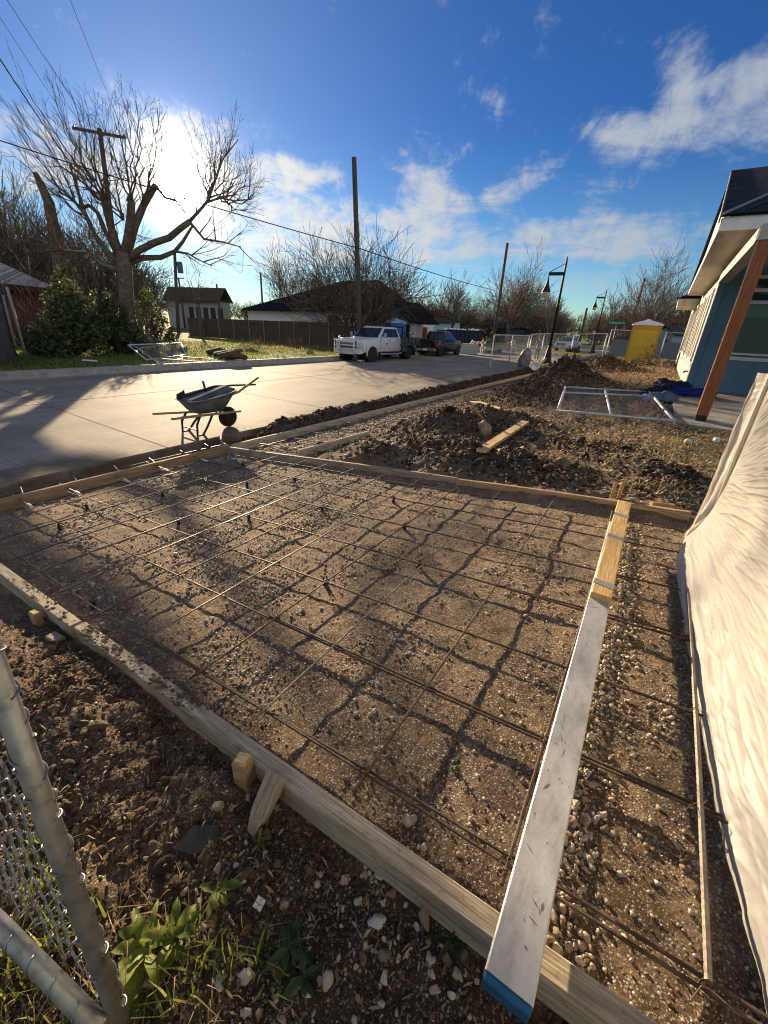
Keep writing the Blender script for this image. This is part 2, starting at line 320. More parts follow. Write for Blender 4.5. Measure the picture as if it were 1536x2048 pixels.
# ------------------------------------------------------------------ soil material
def soil_material():
    m = bpy.data.materials.new('soil'); m.use_nodes = True; nt = m.node_tree; N = nt.nodes; L = nt.links; b = N['Principled BSDF']; b.inputs['Roughness'].default_value = .92; b.inputs['Specular IOR Level'].default_value = .2
    tc = N.new('ShaderNodeTexCoord'); O = tc.outputs['Object']
    def noise(scale, detail=8, rough=.6, dist=0):
        n = N.new('ShaderNodeTexNoise'); n.inputs['Scale'].default_value = scale; n.inputs['Detail'].default_value = detail; n.inputs['Roughness'].default_value = rough; n.inputs['Distortion'].default_value = dist; L.new(O, n.inputs[0]); return n.outputs['Fac']
    def ramp(f, *st):
        r = N.new('ShaderNodeValToRGB'); e = r.color_ramp.elements; e[0].position, e[0].color = st[0][0], (*st[0][1], 1); e[1].position, e[1].color = st[-1][0], (*st[-1][1], 1)
        for p, c in st[1:-1]: q = e.new(p); q.color = (*c, 1)
        L.new(f, r.inputs[0]); return r.outputs[0]
    def mix(f, a, c, mode='MIX'):
        n = N.new('ShaderNodeMix'); n.data_type = 'RGBA'; n.blend_type = mode
        for s, v in ((n.inputs['Factor'], f), (n.inputs['A'], a), (n.inputs['B'], c)):
            if isinstance(v, (int, float)): s.default_value = v
            elif isinstance(v, tuple): s.default_value = (*v, 1)
            else: L.new(v, s)
        return n.outputs['Result']
    def mth(op, a, c, clamp=False):
        n = N.new('ShaderNodeMath'); n.operation = op; n.use_clamp = clamp
        for i, v in enumerate((a, c)):
            if isinstance(v, (int, float)): n.inputs[i].default_value = v
            else: L.new(v, n.inputs[i])
        return n.outputs[0]
    def attr(nm):
        a = N.new('ShaderNodeAttribute'); a.attribute_name = nm; return a.outputs['Fac']
    big = noise(.9, 6); mid = noise(7, 8, .65, .4); fine = noise(55, 8, .7); grit = noise(190, 4, .7)
    mixn = mth('ADD', mth('MULTIPLY', mid, .45), mth('ADD', mth('MULTIPLY', fine, .35), mth('MULTIPLY', grit, .2)))
    dry = ramp(mixn, (.34, (.052, .032, .019)), (.47, (.155, .101, .06)), (.58, (.31, .213, .128)), (.68, (.5, .385, .26)))
    warm = ramp(mixn, (.35, (.075, .046, .027)), (.5, (.27, .175, .097)), (.64, (.56, .39, .22)))
    dry = mix(ramp(big, (.48, (0, 0, 0)), (.62, (1, 1, 1))), dry, warm)
    wet = ramp(mixn, (.35, (.022, .0145, .009)), (.52, (.064, .043, .027)), (.68, (.145, .102, .066)))
    col = mix(attr('moist'), dry, wet)
    def stones(scale, thr, rr):
        v = N.new('ShaderNodeTexVoronoi'); v.inputs['Scale'].default_value = scale; L.new(O, v.inputs['Vector'])
        s = N.new('ShaderNodeSeparateColor'); L.new(v.outputs['Color'], s.inputs[0])
        pick = mth('GREATER_THAN', s.outputs[0], thr); near = mth('LESS_THAN', v.outputs['Distance'], rr)
        k = mth('MULTIPLY', pick, near); return mth('MULTIPLY', k, attr('gravel')), s.outputs[1], v.outputs['Distance']
    k1, t1, d1 = stones(75, .42, .40); k2, t2, d2 = stones(150, .32, .42)
    c1 = ramp(t1, (.0, (.10, .07, .05)), (.5, (.38, .32, .25)), (1, (.72, .67, .58))); c2 = ramp(t2, (0, (.07, .05, .034)), (.55, (.34, .28, .21)), (1, (.68, .62, .53)))
    col = mix(k2, col, c2); col = mix(k1, col, c1)
    gr = ramp(mth('ADD', mth('MULTIPLY', mid, .5), mth('MULTIPLY', fine, .5)), (.36, (.05, .066, .018)), (.5, (.13, .165, .04)), (.64, (.25, .27, .08)))
    straw = ramp(fine, (.38, (.13, .09, .05)), (.55, (.30, .22, .12)), (.7, (.45, .35, .2)))
    gcol = mix(ramp(noise(.35, 5, .6), (.52, (0, 0, 0)), (.68, (1, 1, 1))), gr, straw)
    col = mix(attr('grass'), col, gcol)
    L.new(col, b.inputs['Base Color'])
    h = mth('ADD', mth('MULTIPLY', fine, .7), mth('ADD', mth('MULTIPLY', grit, .35), mth('MULTIPLY', mth('MULTIPLY', k1, mth('SUBTRACT', .4, d1)), 1.4)))
    h = mth('ADD', h, mth('MULTIPLY', mid, .6))
    bu = N.new('ShaderNodeBump'); bu.inputs['Strength'].default_value = 1.0; bu.inputs['Distance'].default_value = .03; L.new(h, bu.inputs['Height']); L.new(bu.outputs[0], b.inputs['Normal'])
    return m
def grow_axis(segs, ends):
    out = []
    for a, b_, st in segs: out.append(np.linspace(a, b_, max(2, int(round((b_ - a) / st)) + 1)))
    ax = np.unique(np.round(np.concatenate(out), 4)); lo, hi = [], []
    s = ends[0]; v = ax[0]
    while v > -1500: s *= 1.35; v -= s; lo.append(v)
    s = ends[1]; v = ax[-1]
    while v < 1500: s *= 1.35; v += s; hi.append(v)
    return np.concatenate([lo[::-1], ax, hi])
gx = grow_axis([(-30, -17.8, .5), (-17.8, -17.2, .1), (-17.2, -7.2, 2), (-7.2, -2.6, .036), (-2.6, 1.0, .02), (1.0, 3, .1), (3, 8, .5)], (.5, .5))
gy = grow_axis([(-3, -.3, .15), (-.3, 2.4, .02), (2.4, 5.6, .032), (5.6, 10, .05), (10, 20, .1), (20, 32, .2), (32, 46, .5)], (.3, .6))
GX, GY = np.meshgrid(gx, gy); GZ = soil(GX.ravel(), GY.ravel())
nx, ny = len(gx), len(gy); idx = np.arange(nx * ny).reshape(ny, nx)
quads = np.stack([idx[:-1, :-1].ravel(), idx[:-1, 1:].ravel(), idx[1:, 1:].ravel(), idx[1:, :-1].ravel()], 1)
ground = np_mesh('ground', np.stack([GX.ravel(), GY.ravel(), GZ], 1), quads, soil_material())
tag(ground, kind='structure')
def fattr(o, nm, v):
    a = o.data.attributes.new(nm, 'FLOAT', 'POINT'); a.data.foreach_set('value', np.asarray(v, np.float32))
fx, fy = GX.ravel(), GY.ravel()
fattr(ground, 'moist', moist_at(fx, fy) * sst(-6.95, -6.7, fx))
grass_v = np.maximum(1 - sst(-17.6, -17.4, fx), sst(40.5, 42, fy)); grass_v = np.maximum(grass_v, .28 * sst(.45, .7, fbm(fx, fy, .8, 3) + .5) * sst(6, 8, fy) * sst(-1.5, -.3, fx))
fattr(ground, 'grass', grass_v)
bedv = sst(.7, .8, fy) * (1 - sst(4.4, 4.6, fy)); fattr(ground, 'gravel', np.clip(.35 + .65 * bedv + .3 * (1 - sst(.5, .7, fy)), 0, 1) * (1 - .6 * sst(6, 12, fy)))
# ------------------------------------------------------------------ street
def street_material():
    m = M_('street concrete', [(.215, .187, .15), (.30, .262, .21), (.36, .317, .258)], .55, .8, 0, 60, spec=.12, detail=12, nrough=.72); nt = m.node_tree; N = nt.nodes; L = nt.links; b = N['Principled BSDF']; base = b.inputs['Base Color'].links[0].from_socket
    tc = N.new('ShaderNodeTexCoord')
    def nz(scale, st, det=6, ro=.65):
        mp = N.new('ShaderNodeMapping'); mp.inputs['Scale'].default_value = st; L.new(tc.outputs['Object'], mp.inputs[0]); n = N.new('ShaderNodeTexNoise'); n.inputs['Scale'].default_value = scale; n.inputs['Detail'].default_value = det; n.inputs['Roughness'].default_value = ro; L.new(mp.outputs[0], n.inputs[0]); return n.outputs['Fac']
    def rp(f, a, c, x, y):
        r = N.new('ShaderNodeMapRange'); L.new(f, r.inputs[0]); r.inputs[1].default_value = a; r.inputs[2].default_value = c; r.inputs[3].default_value = x; r.inputs[4].default_value = y; return r.outputs[0]
    broom = rp(nz(3, (.5, 16, 1)), .35, .65, .80, 1.14); blot = rp(nz(.9, (1, .35, 1), 8), .4, .62, 1.06, .82); spot = rp(nz(9, (1, 1, 1), 4), .66, .74, 1.0, .62); tyre = rp(nz(1.0, (2.2, .05, 1), 4), .52, .66, 1.0, .84)
    col = base
    for f in (broom, blot, spot, tyre):
        n = N.new('ShaderNodeMix'); n.data_type = 'RGBA'; n.blend_type = 'MULTIPLY'; n.inputs['Factor'].default_value = 1; L.new(col, n.inputs['A']); L.new(f, n.inputs['B']); col = n.outputs['Result']
    # soil tracked on to the slab edge
    se = N.new('ShaderNodeSeparateXYZ'); L.new(tc.outputs['Object'], se.inputs[0]); edge_ = rp(se.outputs['X'], -8.6, -6.8, -.22, .16); dirt = N.new('ShaderNodeMath'); dirt.operation = 'ADD'; L.new(nz(1.6, (1, 1, 1), 9, .7), dirt.inputs[0]); L.new(edge_, dirt.inputs[1]); k = rp(dirt.outputs[0], .52, .68, 0, .85)
    n = N.new('ShaderNodeMix'); n.data_type = 'RGBA'; L.new(k, n.inputs['Factor']); L.new(col, n.inputs['A']); n.inputs['B'].default_value = (.14, .10, .068, 1); L.new(n.outputs['Result'], b.inputs['Base Color'])
    bu = N.new('ShaderNodeBump'); bu.inputs['Strength'].default_value = .5; bu.inputs['Distance'].default_value = .006; a = N.new('ShaderNodeMath'); a.operation = 'ADD'; L.new(nz(3, (.5, 16, 1)), a.inputs[0]); L.new(nz(40, (1, 1, 1)), a.inputs[1]); L.new(a.outputs[0], bu.inputs['Height']); L.new(bu.outputs[0], b.inputs['Normal']); return m
concrete = street_material()
conc_grey = M_('kerb concrete', [(.22, .205, .185), (.33, .31, .285), (.40, .38, .35)], 5, .8, .4, 60, bdist=.004)
joint_m = M_('joint filler', [(.05, .045, .04), (.09, .08, .07)], 30, .9)
rd = MB()
ys = [-80, -20] + list(np.arange(-4, 60, .5)) + [70, 84]
edge = lambda y: -6.74 + .03 * math.sin(y * .9) - (.25 if y > 5.2 else 0) * 0
rings = [[(-17.32, y, -.50), (edge(y) - .02, y, -.50), (edge(y), y, -.525), (edge(y) - .01 + .02 * math.sin(y * 7), y, -.70), (-17.32, y, -.70)] for y in ys]
rd.loft([[r[0], r[4], r[3], r[2], r[1]] for r in rings])
road = rd.build('road', concrete); tag(road, kind='structure')
jm = MB()
for y in np.arange(-5.4, 80, 4.7): jm.slab((-17.3, y + .22, -.499), (-6.78, y - .24, -.499), (-6.78, y - .222, -.499), (-17.3, y + .238, -.499), .003)
jm.slab((-12.4, -20, -.498), (-12.382, -20, -.498), (-12.382, 80, -.498), (-12.4, 80, -.498), .003)
jm.build('joint', joint_m, road)
cross = MB(); cross.box((0, 102, -.60), (700, 36, .2)); tag(cross.build('cross_road', concrete), kind='structure')
kb = MB()
prof = [(-17.30, -.55), (-17.30, -.47), (-17.36, -.40), (-17.40, -.27), (-17.44, -.255), (-17.66, -.25), (-17.66, -.6)]
kb.loft([[(x, y, z) for x, z in prof] for y in [-80, 0] + list(np.arange(2, 60, 3)) + [83]]); tag(kb.build('kerb', conc_grey), kind='structure')
fk = MB()   # kerb return and pavement at the far corner, right of the street
fk.loft([[(x, y, z) for x, z in [(-6.9, -.6), (-6.9, -.4), (-6.85, -.36), (-6.7, -.355), (-6.7, -.6)]] for y in (27.6, 40, 60, 83)]); tag(fk.build('kerb', conc_grey), kind='structure')
# ------------------------------------------------------------------ timber, bars and tools in the driveway bed
def wood(name, cols, rough=.75, bump=.35):
    m = M_(name, cols, 2.2, rough, 0, 14, stretch=(1.0, 9, 9), spec=.2, detail=12, nrough=.7); nt = m.node_tree; N = nt.nodes; L = nt.links; b = N['Principled BSDF']; base = b.inputs['Base Color'].links[0].from_socket
    tc = N.new('ShaderNodeTexCoord'); mp = N.new('ShaderNodeMapping'); mp.inputs['Scale'].default_value = (2.5, 90, 90); L.new(tc.outputs['Object'], mp.inputs[0]); g = N.new('ShaderNodeTexNoise'); g.inputs['Scale'].default_value = 2; g.inputs['Detail'].default_value = 8; g.inputs['Distortion'].default_value = .3; L.new(mp.outputs[0], g.inputs[0])
    r = N.new('ShaderNodeMapRange'); L.new(g.outputs['Fac'], r.inputs[0]); r.inputs[1].default_value = .34; r.inputs[2].default_value = .6; r.inputs[3].default_value = .62; r.inputs[4].default_value = 1.12
    mk = N.new('ShaderNodeMapping'); mk.inputs['Scale'].default_value = (2.6, 6, 6); L.new(tc.outputs['Object'], mk.inputs[0]); v = N.new('ShaderNodeTexVoronoi'); v.inputs['Scale'].default_value = 1.0; L.new(mk.outputs[0], v.inputs['Vector']); kr = N.new('ShaderNodeMapRange'); L.new(v.outputs['Distance'], kr.inputs[0]); kr.inputs[1].default_value = .05; kr.inputs[2].default_value = .14; kr.inputs[3].default_value = .42; kr.inputs[4].default_value = 1
    d = N.new('ShaderNodeTexNoise'); d.inputs['Scale'].default_value = 38; d.inputs['Detail'].default_value = 5; d.inputs['Roughness'].default_value = .7; L.new(tc.outputs['Object'], d.inputs[0]); dr = N.new('ShaderNodeMapRange'); L.new(d.outputs['Fac'], dr.inputs[0]); dr.inputs[1].default_value = .57; dr.inputs[2].default_value = .70; dr.inputs[3].default_value = 1; dr.inputs[4].default_value = .55
    col = base
    for f in (r, kr, dr):
        n = N.new('ShaderNodeMix'); n.data_type = 'RGBA'; n.blend_type = 'MULTIPLY'; n.inputs['Factor'].default_value = 1; L.new(col, n.inputs['A']); L.new(f.outputs[0], n.inputs['B']); col = n.outputs['Result']
    L.new(col, b.inputs['Base Color']); bu = N.new('ShaderNodeBump'); bu.inputs['Strength'].default_value = bump; bu.inputs['Distance'].default_value = .004; L.new(g.outputs['Fac'], bu.inputs['Height']); L.new(bu.outputs[0], b.inputs['Normal']); return m
w_pale = wood('pale dusty pine', [(.36, .28, .185), (.62, .52, .375), (.74, .65, .5)])
w_dust = wood('dusty form pine', [(.20, .155, .105), (.43, .355, .255), (.60, .51, .385)], .8, .5)
w_grey = wood('weathered pine', [(.19, .15, .11), (.37, .30, .225), (.5, .42, .33)])
w_tan = wood('orange tan pine', [(.28, .17, .085), (.48, .32, .175), (.6, .44, .265)])
w_new = wood('new yellow pine', [(.50, .31, .12), (.66, .45, .20), (.74, .55, .29)], .6, .2)
mud = M_('dried mud', [(.06, .042, .028), (.12, .085, .055)], 30, .95, .5, 80)
def board(name, p0, p1, w, h, mat, label=None, cat='board', group=None, bow=.006, ch=.004, seed=0, nseg=14, parent=None, twist=0.0):
    M, l = axes(p0, p1); mb = MB(); rings = []; r = random.Random(seed)
    for i in range(nseg + 1):
        t = i / nseg; x = l * t; dy = bow * math.sin(3.1 * t + seed) * 1.2; dz = bow * .6 * math.sin(5.3 * t + seed * 2); a, b = w / 2, h
        c = ch * (1 + .5 * r.random())
        rings.append([(x, -a + c + dy, dz), (x, a - c + dy, dz), (x, a + dy, c + dz), (x, a + dy, b - c + dz), (x, a - c + dy, b + dz), (x, -a + c + dy, b + dz), (x, -a + dy, b - c + dz), (x, -a + dy, c + dz)])
    mb.loft(rings); o = mb.build(name, mat, parent); o.matrix_world = M if parent is None else o.matrix_world
    if parent is not None: o.matrix_local = M
    if label: tag(o, label, cat, group)
    return o
FG = 'form boards around the driveway bed'
zt = lambda x: SL * x
# near board in two lengths meeting at a dark joint, flush with y = .74
def near_pt(x): return (x, .69, zt(x) - .125)
nb1 = board('form_board', near_pt(-4.9), near_pt(-2.625), .07, .125, w_dust, 'dusty pale form board at the left edge beyond the dark joint, splashed with mud', 'board', FG, seed=1)
nb2 = board('form_board', near_pt(-2.60), near_pt(.62), .07, .125, w_dust, 'long pale form board crossing the foreground under the white screed', 'board', FG, seed=2)
def splashes(name, x0, x1, n, parent, seed):
    r = random.Random(seed); mb = MB()
    M = parent.matrix_world.inverted()
    for _ in range(n):
        x = x0 + (x1 - x0) * r.random(); s = .003 + .011 * r.random() ** 3; y = .65 + .085 * r.random(); z = zt(x) + .0035
        k = 6; ring = [(x + s * 1.7 * math.cos(6.283 * j / k) * (0.7 + .6 * r.random()), y + s * math.sin(6.283 * j / k) * (.7 + .6 * r.random()), z) for j in range(k)]
        top = [(x + (p[0] - x) * .5, y + (p[1] - y) * .5, z + s * .35) for p in ring]
        mb.loft([[M @ Vector(p) for p in ring], [M @ Vector(p) for p in top]])
    o = mb.build(name, mud, parent); o['kind'] = 'stuff'; return o
splashes('mud_splash', -3.7, -2.65, 90, nb1, 3); splashes('mud_splash', -2.55, -1.35, 230, nb2, 4)
# cross board (between the bed and the yard), from the street to the house
cA = np.array([-6.02, 4.42, zt(-6.02) - .15]); cB = np.array([.64, 4.66, zt(.64) - .15])
mid = cA + (cB - cA) * .64
board('form_board', cA, mid, .045, .15, w_grey, 'weathered form board dividing the bar grid from the yard, street half', 'board', FG, seed=5, bow=.012)
board('form_board', mid + (cB - cA) * .0006, cB, .048, .148, w_tan, 'brown form board between bed and yard, under the screed tip, house half', 'board', FG, seed=6, bow=.008)
# street line: in the bed, then along the pavement strip
sA = at(0, 1002, zt(-6.1)); sA[2] = -.485
board('form_board', (-6.12, -1.0, -.625), (-6.08, 1.98, -.625), .045, .155, w_tan, 'orange tan form board by the street trench, nearest length', 'board', FG, seed=7)
board('form_board', (-6.115, 2.0, -.63), (-6.05, 4.47, -.615), .045, .15, w_tan, 'orange tan form board by the street trench, between joint and wheelbarrow', 'board', FG, seed=8)
board('form_board', (-6.04, 4.53, -.615), (-5.92, 16.0, -.60), .045, .15, w_pale, 'long pale form board of the pavement strip, starting at the driveway corner', 'board', FG, seed=9, nseg=40)
board('form_board', (-5.915, 16.02, -.60), (-5.78, 27.4, -.58), .045, .15, w_pale, 'far length of the pale pavement form board, ending below the lamp post', 'board', FG, seed=10, nseg=40)
board('form_board', (-4.62, 4.72, -.47), (-4.50, 6.6, -.47), .042, .13, w_pale, 'short pale form board on the house side of the pavement strip', 'board', FG, seed=11)
# curved strip at the driveway corner
mb = MB(); rings = []
for i in range(13):
    t = i / 12; x = -6.09 - .60 * t; y = 4.49 + .30 * t ** 1.7; tx_, ty_ = -.60, .30 * 1.7 * max(t, .02) ** .7; q = math.hypot(tx_, ty_); nx_, ny_ = -ty_ / q * .012, tx_ / q * .012
    rings.append([(x - nx_, y - ny_, -.68), (x + nx_, y + ny_, -.68), (x + nx_, y + ny_, -.475), (x - nx_, y - ny_, -.475)])
mb.loft(rings); tag(mb.build('curved_form', w_grey), 'thin curved form strip bending from the driveway corner towards the wheelbarrow', 'board')
# --- stakes
def stake(name, p, w, t, h, mat, label, lean=(0, 0), rz=0, point=False, top=None):
    mb = MB(); k = .6
    mb.loft([[(-w / 2, -t / 2, -.12), (w / 2, -t / 2, -.12), (w / 2, t / 2, -.12), (-w / 2, t / 2, -.12)], [(-w / 2, -t / 2, h - .012), (w / 2, -t / 2, h), (w / 2, t / 2, h - .004), (-w / 2, t / 2, h - .014)], [(-w / 2 + .006, -t / 2 + .006, h), (w / 2 - .006, -t / 2 + .006, h + .006), (w / 2 - .006, t / 2 - .006, h + .004), (-w / 2 + .006, t / 2 - .006, h)]])
    o = mb.build(name, mat); o.matrix_world = Matrix.Translation(Vector(p)) @ Euler((lean[0], lean[1], rz)).to_matrix().to_4x4(); return tag(o, label, 'stake')
stake('peg', (-.985, .615, -.19), .06, .055, .17, w_tan, 'chunky square wooden peg against the outside of the near form board', rz=.25)
wm = MB(); a = at(505, 1668, -.17); b = at(560, 1548, -.045); M, l = axes(a, b, (0, -.4, 1))
wm.loft([[(0, -.012, -.01), (0, .02, -.01), (0, .02, .012), (0, -.012, .012)], [(l * .35, -.03, -.012), (l * .35, .034, -.012), (l * .35, .034, .03), (l * .35, -.03, .022)], [(l, -.036, -.012), (l, .04, -.012), (l, .04, .035), (l, -.036, .028)]])
o = wm.build('wedge', w_grey); o.matrix_world = M; tag(o, 'split weathered wedge leaning down from the peg into the soil', 'stake')
stake('stake', (-3.02, .60, -.36), .075, .04, .12, w_tan, 'short stub stake outside the near form board, left one of two', rz=.1)
stake('stake', (-2.68, .58, -.34), .10, .06, .09, w_grey, 'muddy low stake outside the near form board beside its joint', rz=.1)
stake('stake', (-.06, 4.80, -.06), .035, .022, .20, w_tan, 'slim upright stake behind the screed tip, left of the pair', rz=.1, lean=(-.08, .0))
stake('stake', (.0, 4.80, -.05), .035, .022, .21, w_tan, 'slim upright stake behind the screed tip, right of the pair', rz=.1, lean=(-.1, .03))
o = board('stub_board', on_soil(1300, 1011) + [0, 0, -.02], on_soil(1345, 1015) + [0, 0, -.02], .05, .06, w_tan, 'short reddish board end in the dry grass behind the brown form board', 'board', seed=19)
# --- bars
rust = M_('rusty steel', [(.04, .027, .02), (.10, .066, .046), (.19, .135, .095)], 9, .65, .3, 90, metal=.35, spec=.4)
steel_d = M_('dull bar steel', [(.10, .085, .075), (.19, .165, .14), (.28, .24, .20)], 9, .5, .2, 90, metal=.5)
def bar(p0, p1, r=.0064, ribs=True, mat=rust, label=None, group=None, sag=.006, seed=0, name='rebar', parent=None):
    M, l = axes(p0, p1); rr = random.Random(seed); pts = []; rad = []; step = .013 if ribs else .25
    k = max(3, int(l / step)); a, b = rr.uniform(1, 2), rr.uniform(0, 6)
    for i in range(k + 1):
        x = l * i / k; pts.append((x, sag * math.sin(a * x + b), sag * .7 * math.sin(a * 1.3 * x + b * 2))); rad.append(r * (1.13 if (i % 2 == 0 and ribs) else 1.0))
    mb = MB(); mb.tube(pts, rad, 6); o = mb.build(name, mat, parent, smooth=not ribs)
    if parent is None: o.matrix_world = M
    else: o.matrix_local = M
    if label: tag(o, label, 'rebar', group)
    return o
G1 = 'reinforcing bars lying from street to house'; G2 = 'reinforcing bars lying along the street direction'; G3 = 'reinforcing bars in the street trench'; G4 = 'reinforcing bars of the pavement strip'
ordn = ['first', 'second', 'third', 'fourth', 'fifth', 'sixth', 'seventh', 'eighth', 'ninth', 'tenth', 'eleventh', 'twelfth', 'thirteenth', 'fourteenth']
rz = lambda x: zt(x) - .045
for i, y in enumerate([.865, 1.395, 1.90, 2.49, 3.075, 3.70, 4.22]):
    bar((-5.95 + .03 * i, y - .01, rz(-5.95)), (.80, y + .01, rz(.80)), label=f'rusty bar crossing the bed from street to house, {ordn[i]} from the near form board', group=G1, seed=i)
    if i in (0, 1, 3): bar((-2.2 + .5 * i, y + .016, rz(-2.2 + .5 * i) + .002), (.77, y + .03, rz(.77)), .0062, label=f'short lapped bar tied beside the {ordn[i]} street-to-house bar, right part of bed', group='lapped bars beside the long bars', seed=20 + i)
YB = [-5.33, -4.75, -4.14, -3.71, -3.22, -2.68, -2.17, -1.64, -1.15, -.57, .0]
for i, x in enumerate(YB):
    y0 = .80 if x > -4.9 else .78
    bar((x + .01, y0, rz(x) + .018), (x - .012, 4.40 if x > -5 else 4.33, rz(x) + .015), .006, label=f'bar running along the bed parallel to the street, {ordn[i]} from the street', group=G2, seed=40 + i, mat=steel_d if i in (0, 3, 4, 6, 8) else rust)
bar((.525, .88, rz(.53) + .02), (.56, 3.3, rz(.56) + .02), .0095, mat=steel_d, label='ribbed bar beside the foot of the white plastic sheet', group=G2, seed=60)
for i, x in enumerate([-6.52, -6.28]):
    bar((x, -.6, -.575), (x + .04, 4.7, -.575), .008, ribs=False, label=f'bar lying in the street trench, {("street side", "board side")[i]}', group=G3, seed=70 + i, mat=steel_d)
for i, y in enumerate([1.55, 2.15, 2.7, 3.25, 3.8, 4.3]):
    bar((-6.72, y + .12, -.545), (-6.22, y, -.555), .008, ribs=False, label=f'short dowel bar laid across the street trench, {ordn[i]} from the left', group='dowel bars across the trench', seed=80 + i, mat=steel_d)
for i, (x) in enumerate([-5.72, -5.3, -4.9, -4.6]):
    bar((x, 4.75, -.53 + .06 * i), (x + .14, 24.0, -.50 + .06 * i), .008, ribs=False, label=f'bar along the pavement strip, {ordn[i]} from the street', group=G4, seed=90 + i, mat=steel_d)
for i in range(16):
    y = 5.0 + .62 * i; bar((-5.9, y, -.515), (-4.5, y + .05, -.42), .008, ribs=False, label=f'cross bar of the pavement strip, {ordn[i] if i < 14 else ("second last", "last")[i - 14]} from the driveway', group='cross bars of the pavement strip', seed=110 + i, mat=steel_d)
# dowels with white sleeves poking through the street board
white_pl = M_('white plastic', [(.62, .6, .55), (.74, .72, .68)], 20, .5)
for i, (px, py) in enumerate([(160, 1014), (153 + 95, 990), (375 - 120 + 0, 962), (325, 942), (400, 924)]):
    y = [1.40, 1.90, 2.49, 3.07, 3.70][i]
    t = thing('dowel', f'short dowel with white plastic sleeve through the tan trench board, {ordn[i]} from the left', 'dowel', (-6.05, y + .05, -.515), 0, 'sleeved dowels through the trench board')
    bar((-.24, .02, .0), (.34, 0, .0), .008, ribs=False, parent=t, name='bar', seed=i, mat=steel_d)
    m = MB(); m.cyl((.24, .0035, 0), (.40, -.003, 0), .016, 10); m.build('sleeve', white_pl, t, True)
# tie wire knots on the nearest crossings
mb = MB(); tw = MB()
rr = random.Random(9); n = 0
for x in [-1.64, -1.15, -.57, 0.0, .53]:
    for y in [.865, 1.395, 1.9, 2.49]:
        if x == .0 and y > 2: continue
        t = MB(); z = rz(x) + .01
        for q in range(2):
            ph = rr.uniform(0, 6); t.tube([(x + .022 * math.cos(ph + a), y + .022 * math.sin(ph + a), z + .018 * math.sin(2 * a)) for a in np.linspace(0, 5.2, 12)], .0016, 4)
        for q in range(2):
            a = rr.uniform(0, 6); t.tube([(x, y, z + .015), (x + .03 * math.cos(a), y + .03 * math.sin(a), z + .03), (x + .06 * math.cos(a + .3), y + .06 * math.sin(a + .3), z + .012)], .0016, 4)
        o = t.build('tie_wire', rust); tag(o, 'twisted rusty tie wire knotted round a bar crossing', 'wire', 'wire ties on the bar crossings'); n += 1
# black plastic bar chairs
blk = M_('black plastic', [(.012, .012, .013), (.03, .03, .03)], 30, .5)
def chair_mesh():
    m = MB(); m.lathe([(.045, 0), (.042, .012), (.022, .045), (.016, .085), (.014, .105)], (0, 0, 0), 8)
    m.box((-.013, 0, .118), (.007, .02, .035)); m.box((.013, 0, .118), (.007, .02, .035)); return m
ch0 = None
spots = [(-5.11, 1.78), (-3.79, 2.08), (-4.72, 1.36), (-5.05, 3.94), (-3.2, 2.5), (-2.71, 3.1), (-1.68, 3.12), (-4.75, 2.47), (-1.71, 1.97), (-1.2, 2.53), (-2.9, .88), (-4.11, 3.24), (-3.71, 3.70), (-4.75, 3.08), (-2.17, 3.72)]
for i, (x, y) in enumerate(spots):
    if ch0 is None: o = ch0 = chair_mesh().build('bar_chair', blk)
    else: o = ch0.copy(); COL.objects.link(o)
    o.location = (x, y, rz(x) - .125); o.rotation_euler = (0, 0, i * 1.3); o.scale = (1, 1, .95)
    tag(o, 'small black plastic cone chair holding a bar above the gravel', 'bar chair', 'black bar chairs under the grid')
# --- screed and the pine block taped on it
alu = M_('scuffed magnesium', [(.30, .295, .29), (.52, .51, .49), (.66, .65, .63)], 5, .42, .12, 50, metal=.25, spec=.5, stretch=(1, 2.5, 2.5), nrough=.75)
scuff = M_('dark scuffs', [(.10, .10, .105), (.2, .2, .2)], 30, .7)
p0 = at(1015, 1985, .12); p1 = P(1216, 1100, 3.3); p1 = at(1222, 1100, .09)
sc_t = thing('screed', 'long silvery metal screed laid across the form boards, blue cap at its near end', 'screed', p0)
M, l = axes((0, 0, 0), p1 - p0)
mb = MB(); W = .118; mb.loft([[(x, -W / 2 + .003, -.045), (x, W / 2 - .003, -.045), (x, W / 2, -.04), (x, W / 2, -.004), (x, W / 2 - .004, 0), (x, -W / 2 + .004, 0), (x, -W / 2, -.004), (x, -W / 2, -.04)] for x in np.linspace(.01, l + .6, 12)])
mb.build('beam', alu, sc_t, M=M)
blue = M_('blue plastic cap', [(.01, .07, .16), (.015, .11, .23)], 12, .45)
mb = MB(); mb.bbox((.001, 0, -.024), (.022, W - .004, .044), .003); mb.build('end_cap', blue, sc_t, M=M)
mb = MB(); r = random.Random(4)
for _ in range(60):
    x = .06 + r.random() * l * .85; y = r.uniform(-.05, .05); a = r.gauss(.35, .5); ll = .006 + .05 * r.random() ** 3; w = .0012 + .003 * r.random() ** 2
    dx, dy = ll * math.cos(a), ll * math.sin(a); nx_, ny_ = -math.sin(a) * w, math.cos(a) * w
    if abs(y + dy) < W / 2 - .006: mb.add([(x, y, .0006), (x + dx * .5 + nx_, y + dy * .5 + ny_, .0008), (x + dx, y + dy, .0006), (x + dx * .5 - nx_, y + dy * .5 - ny_, .0008)], [(0, 3, 2, 1)])
o = mb.build('scuff', scuff, sc_t, M=M); o['kind'] = 'stuff'
q0 = at(1202, 1190, .135); q1 = at(1250, 1003, .135)
pb = thing('pine_block', 'fresh yellow pine board taped on the far end of the screed with three grey bands', 'board', q0)
M, l2 = axes((0, 0, 0), q1 - q0)
board('board', (0, 0, -.05), tuple(q1 - q0 + np.array([0, 0, -.05])), .112, .055, w_new, parent=pb, bow=.002, seed=12)
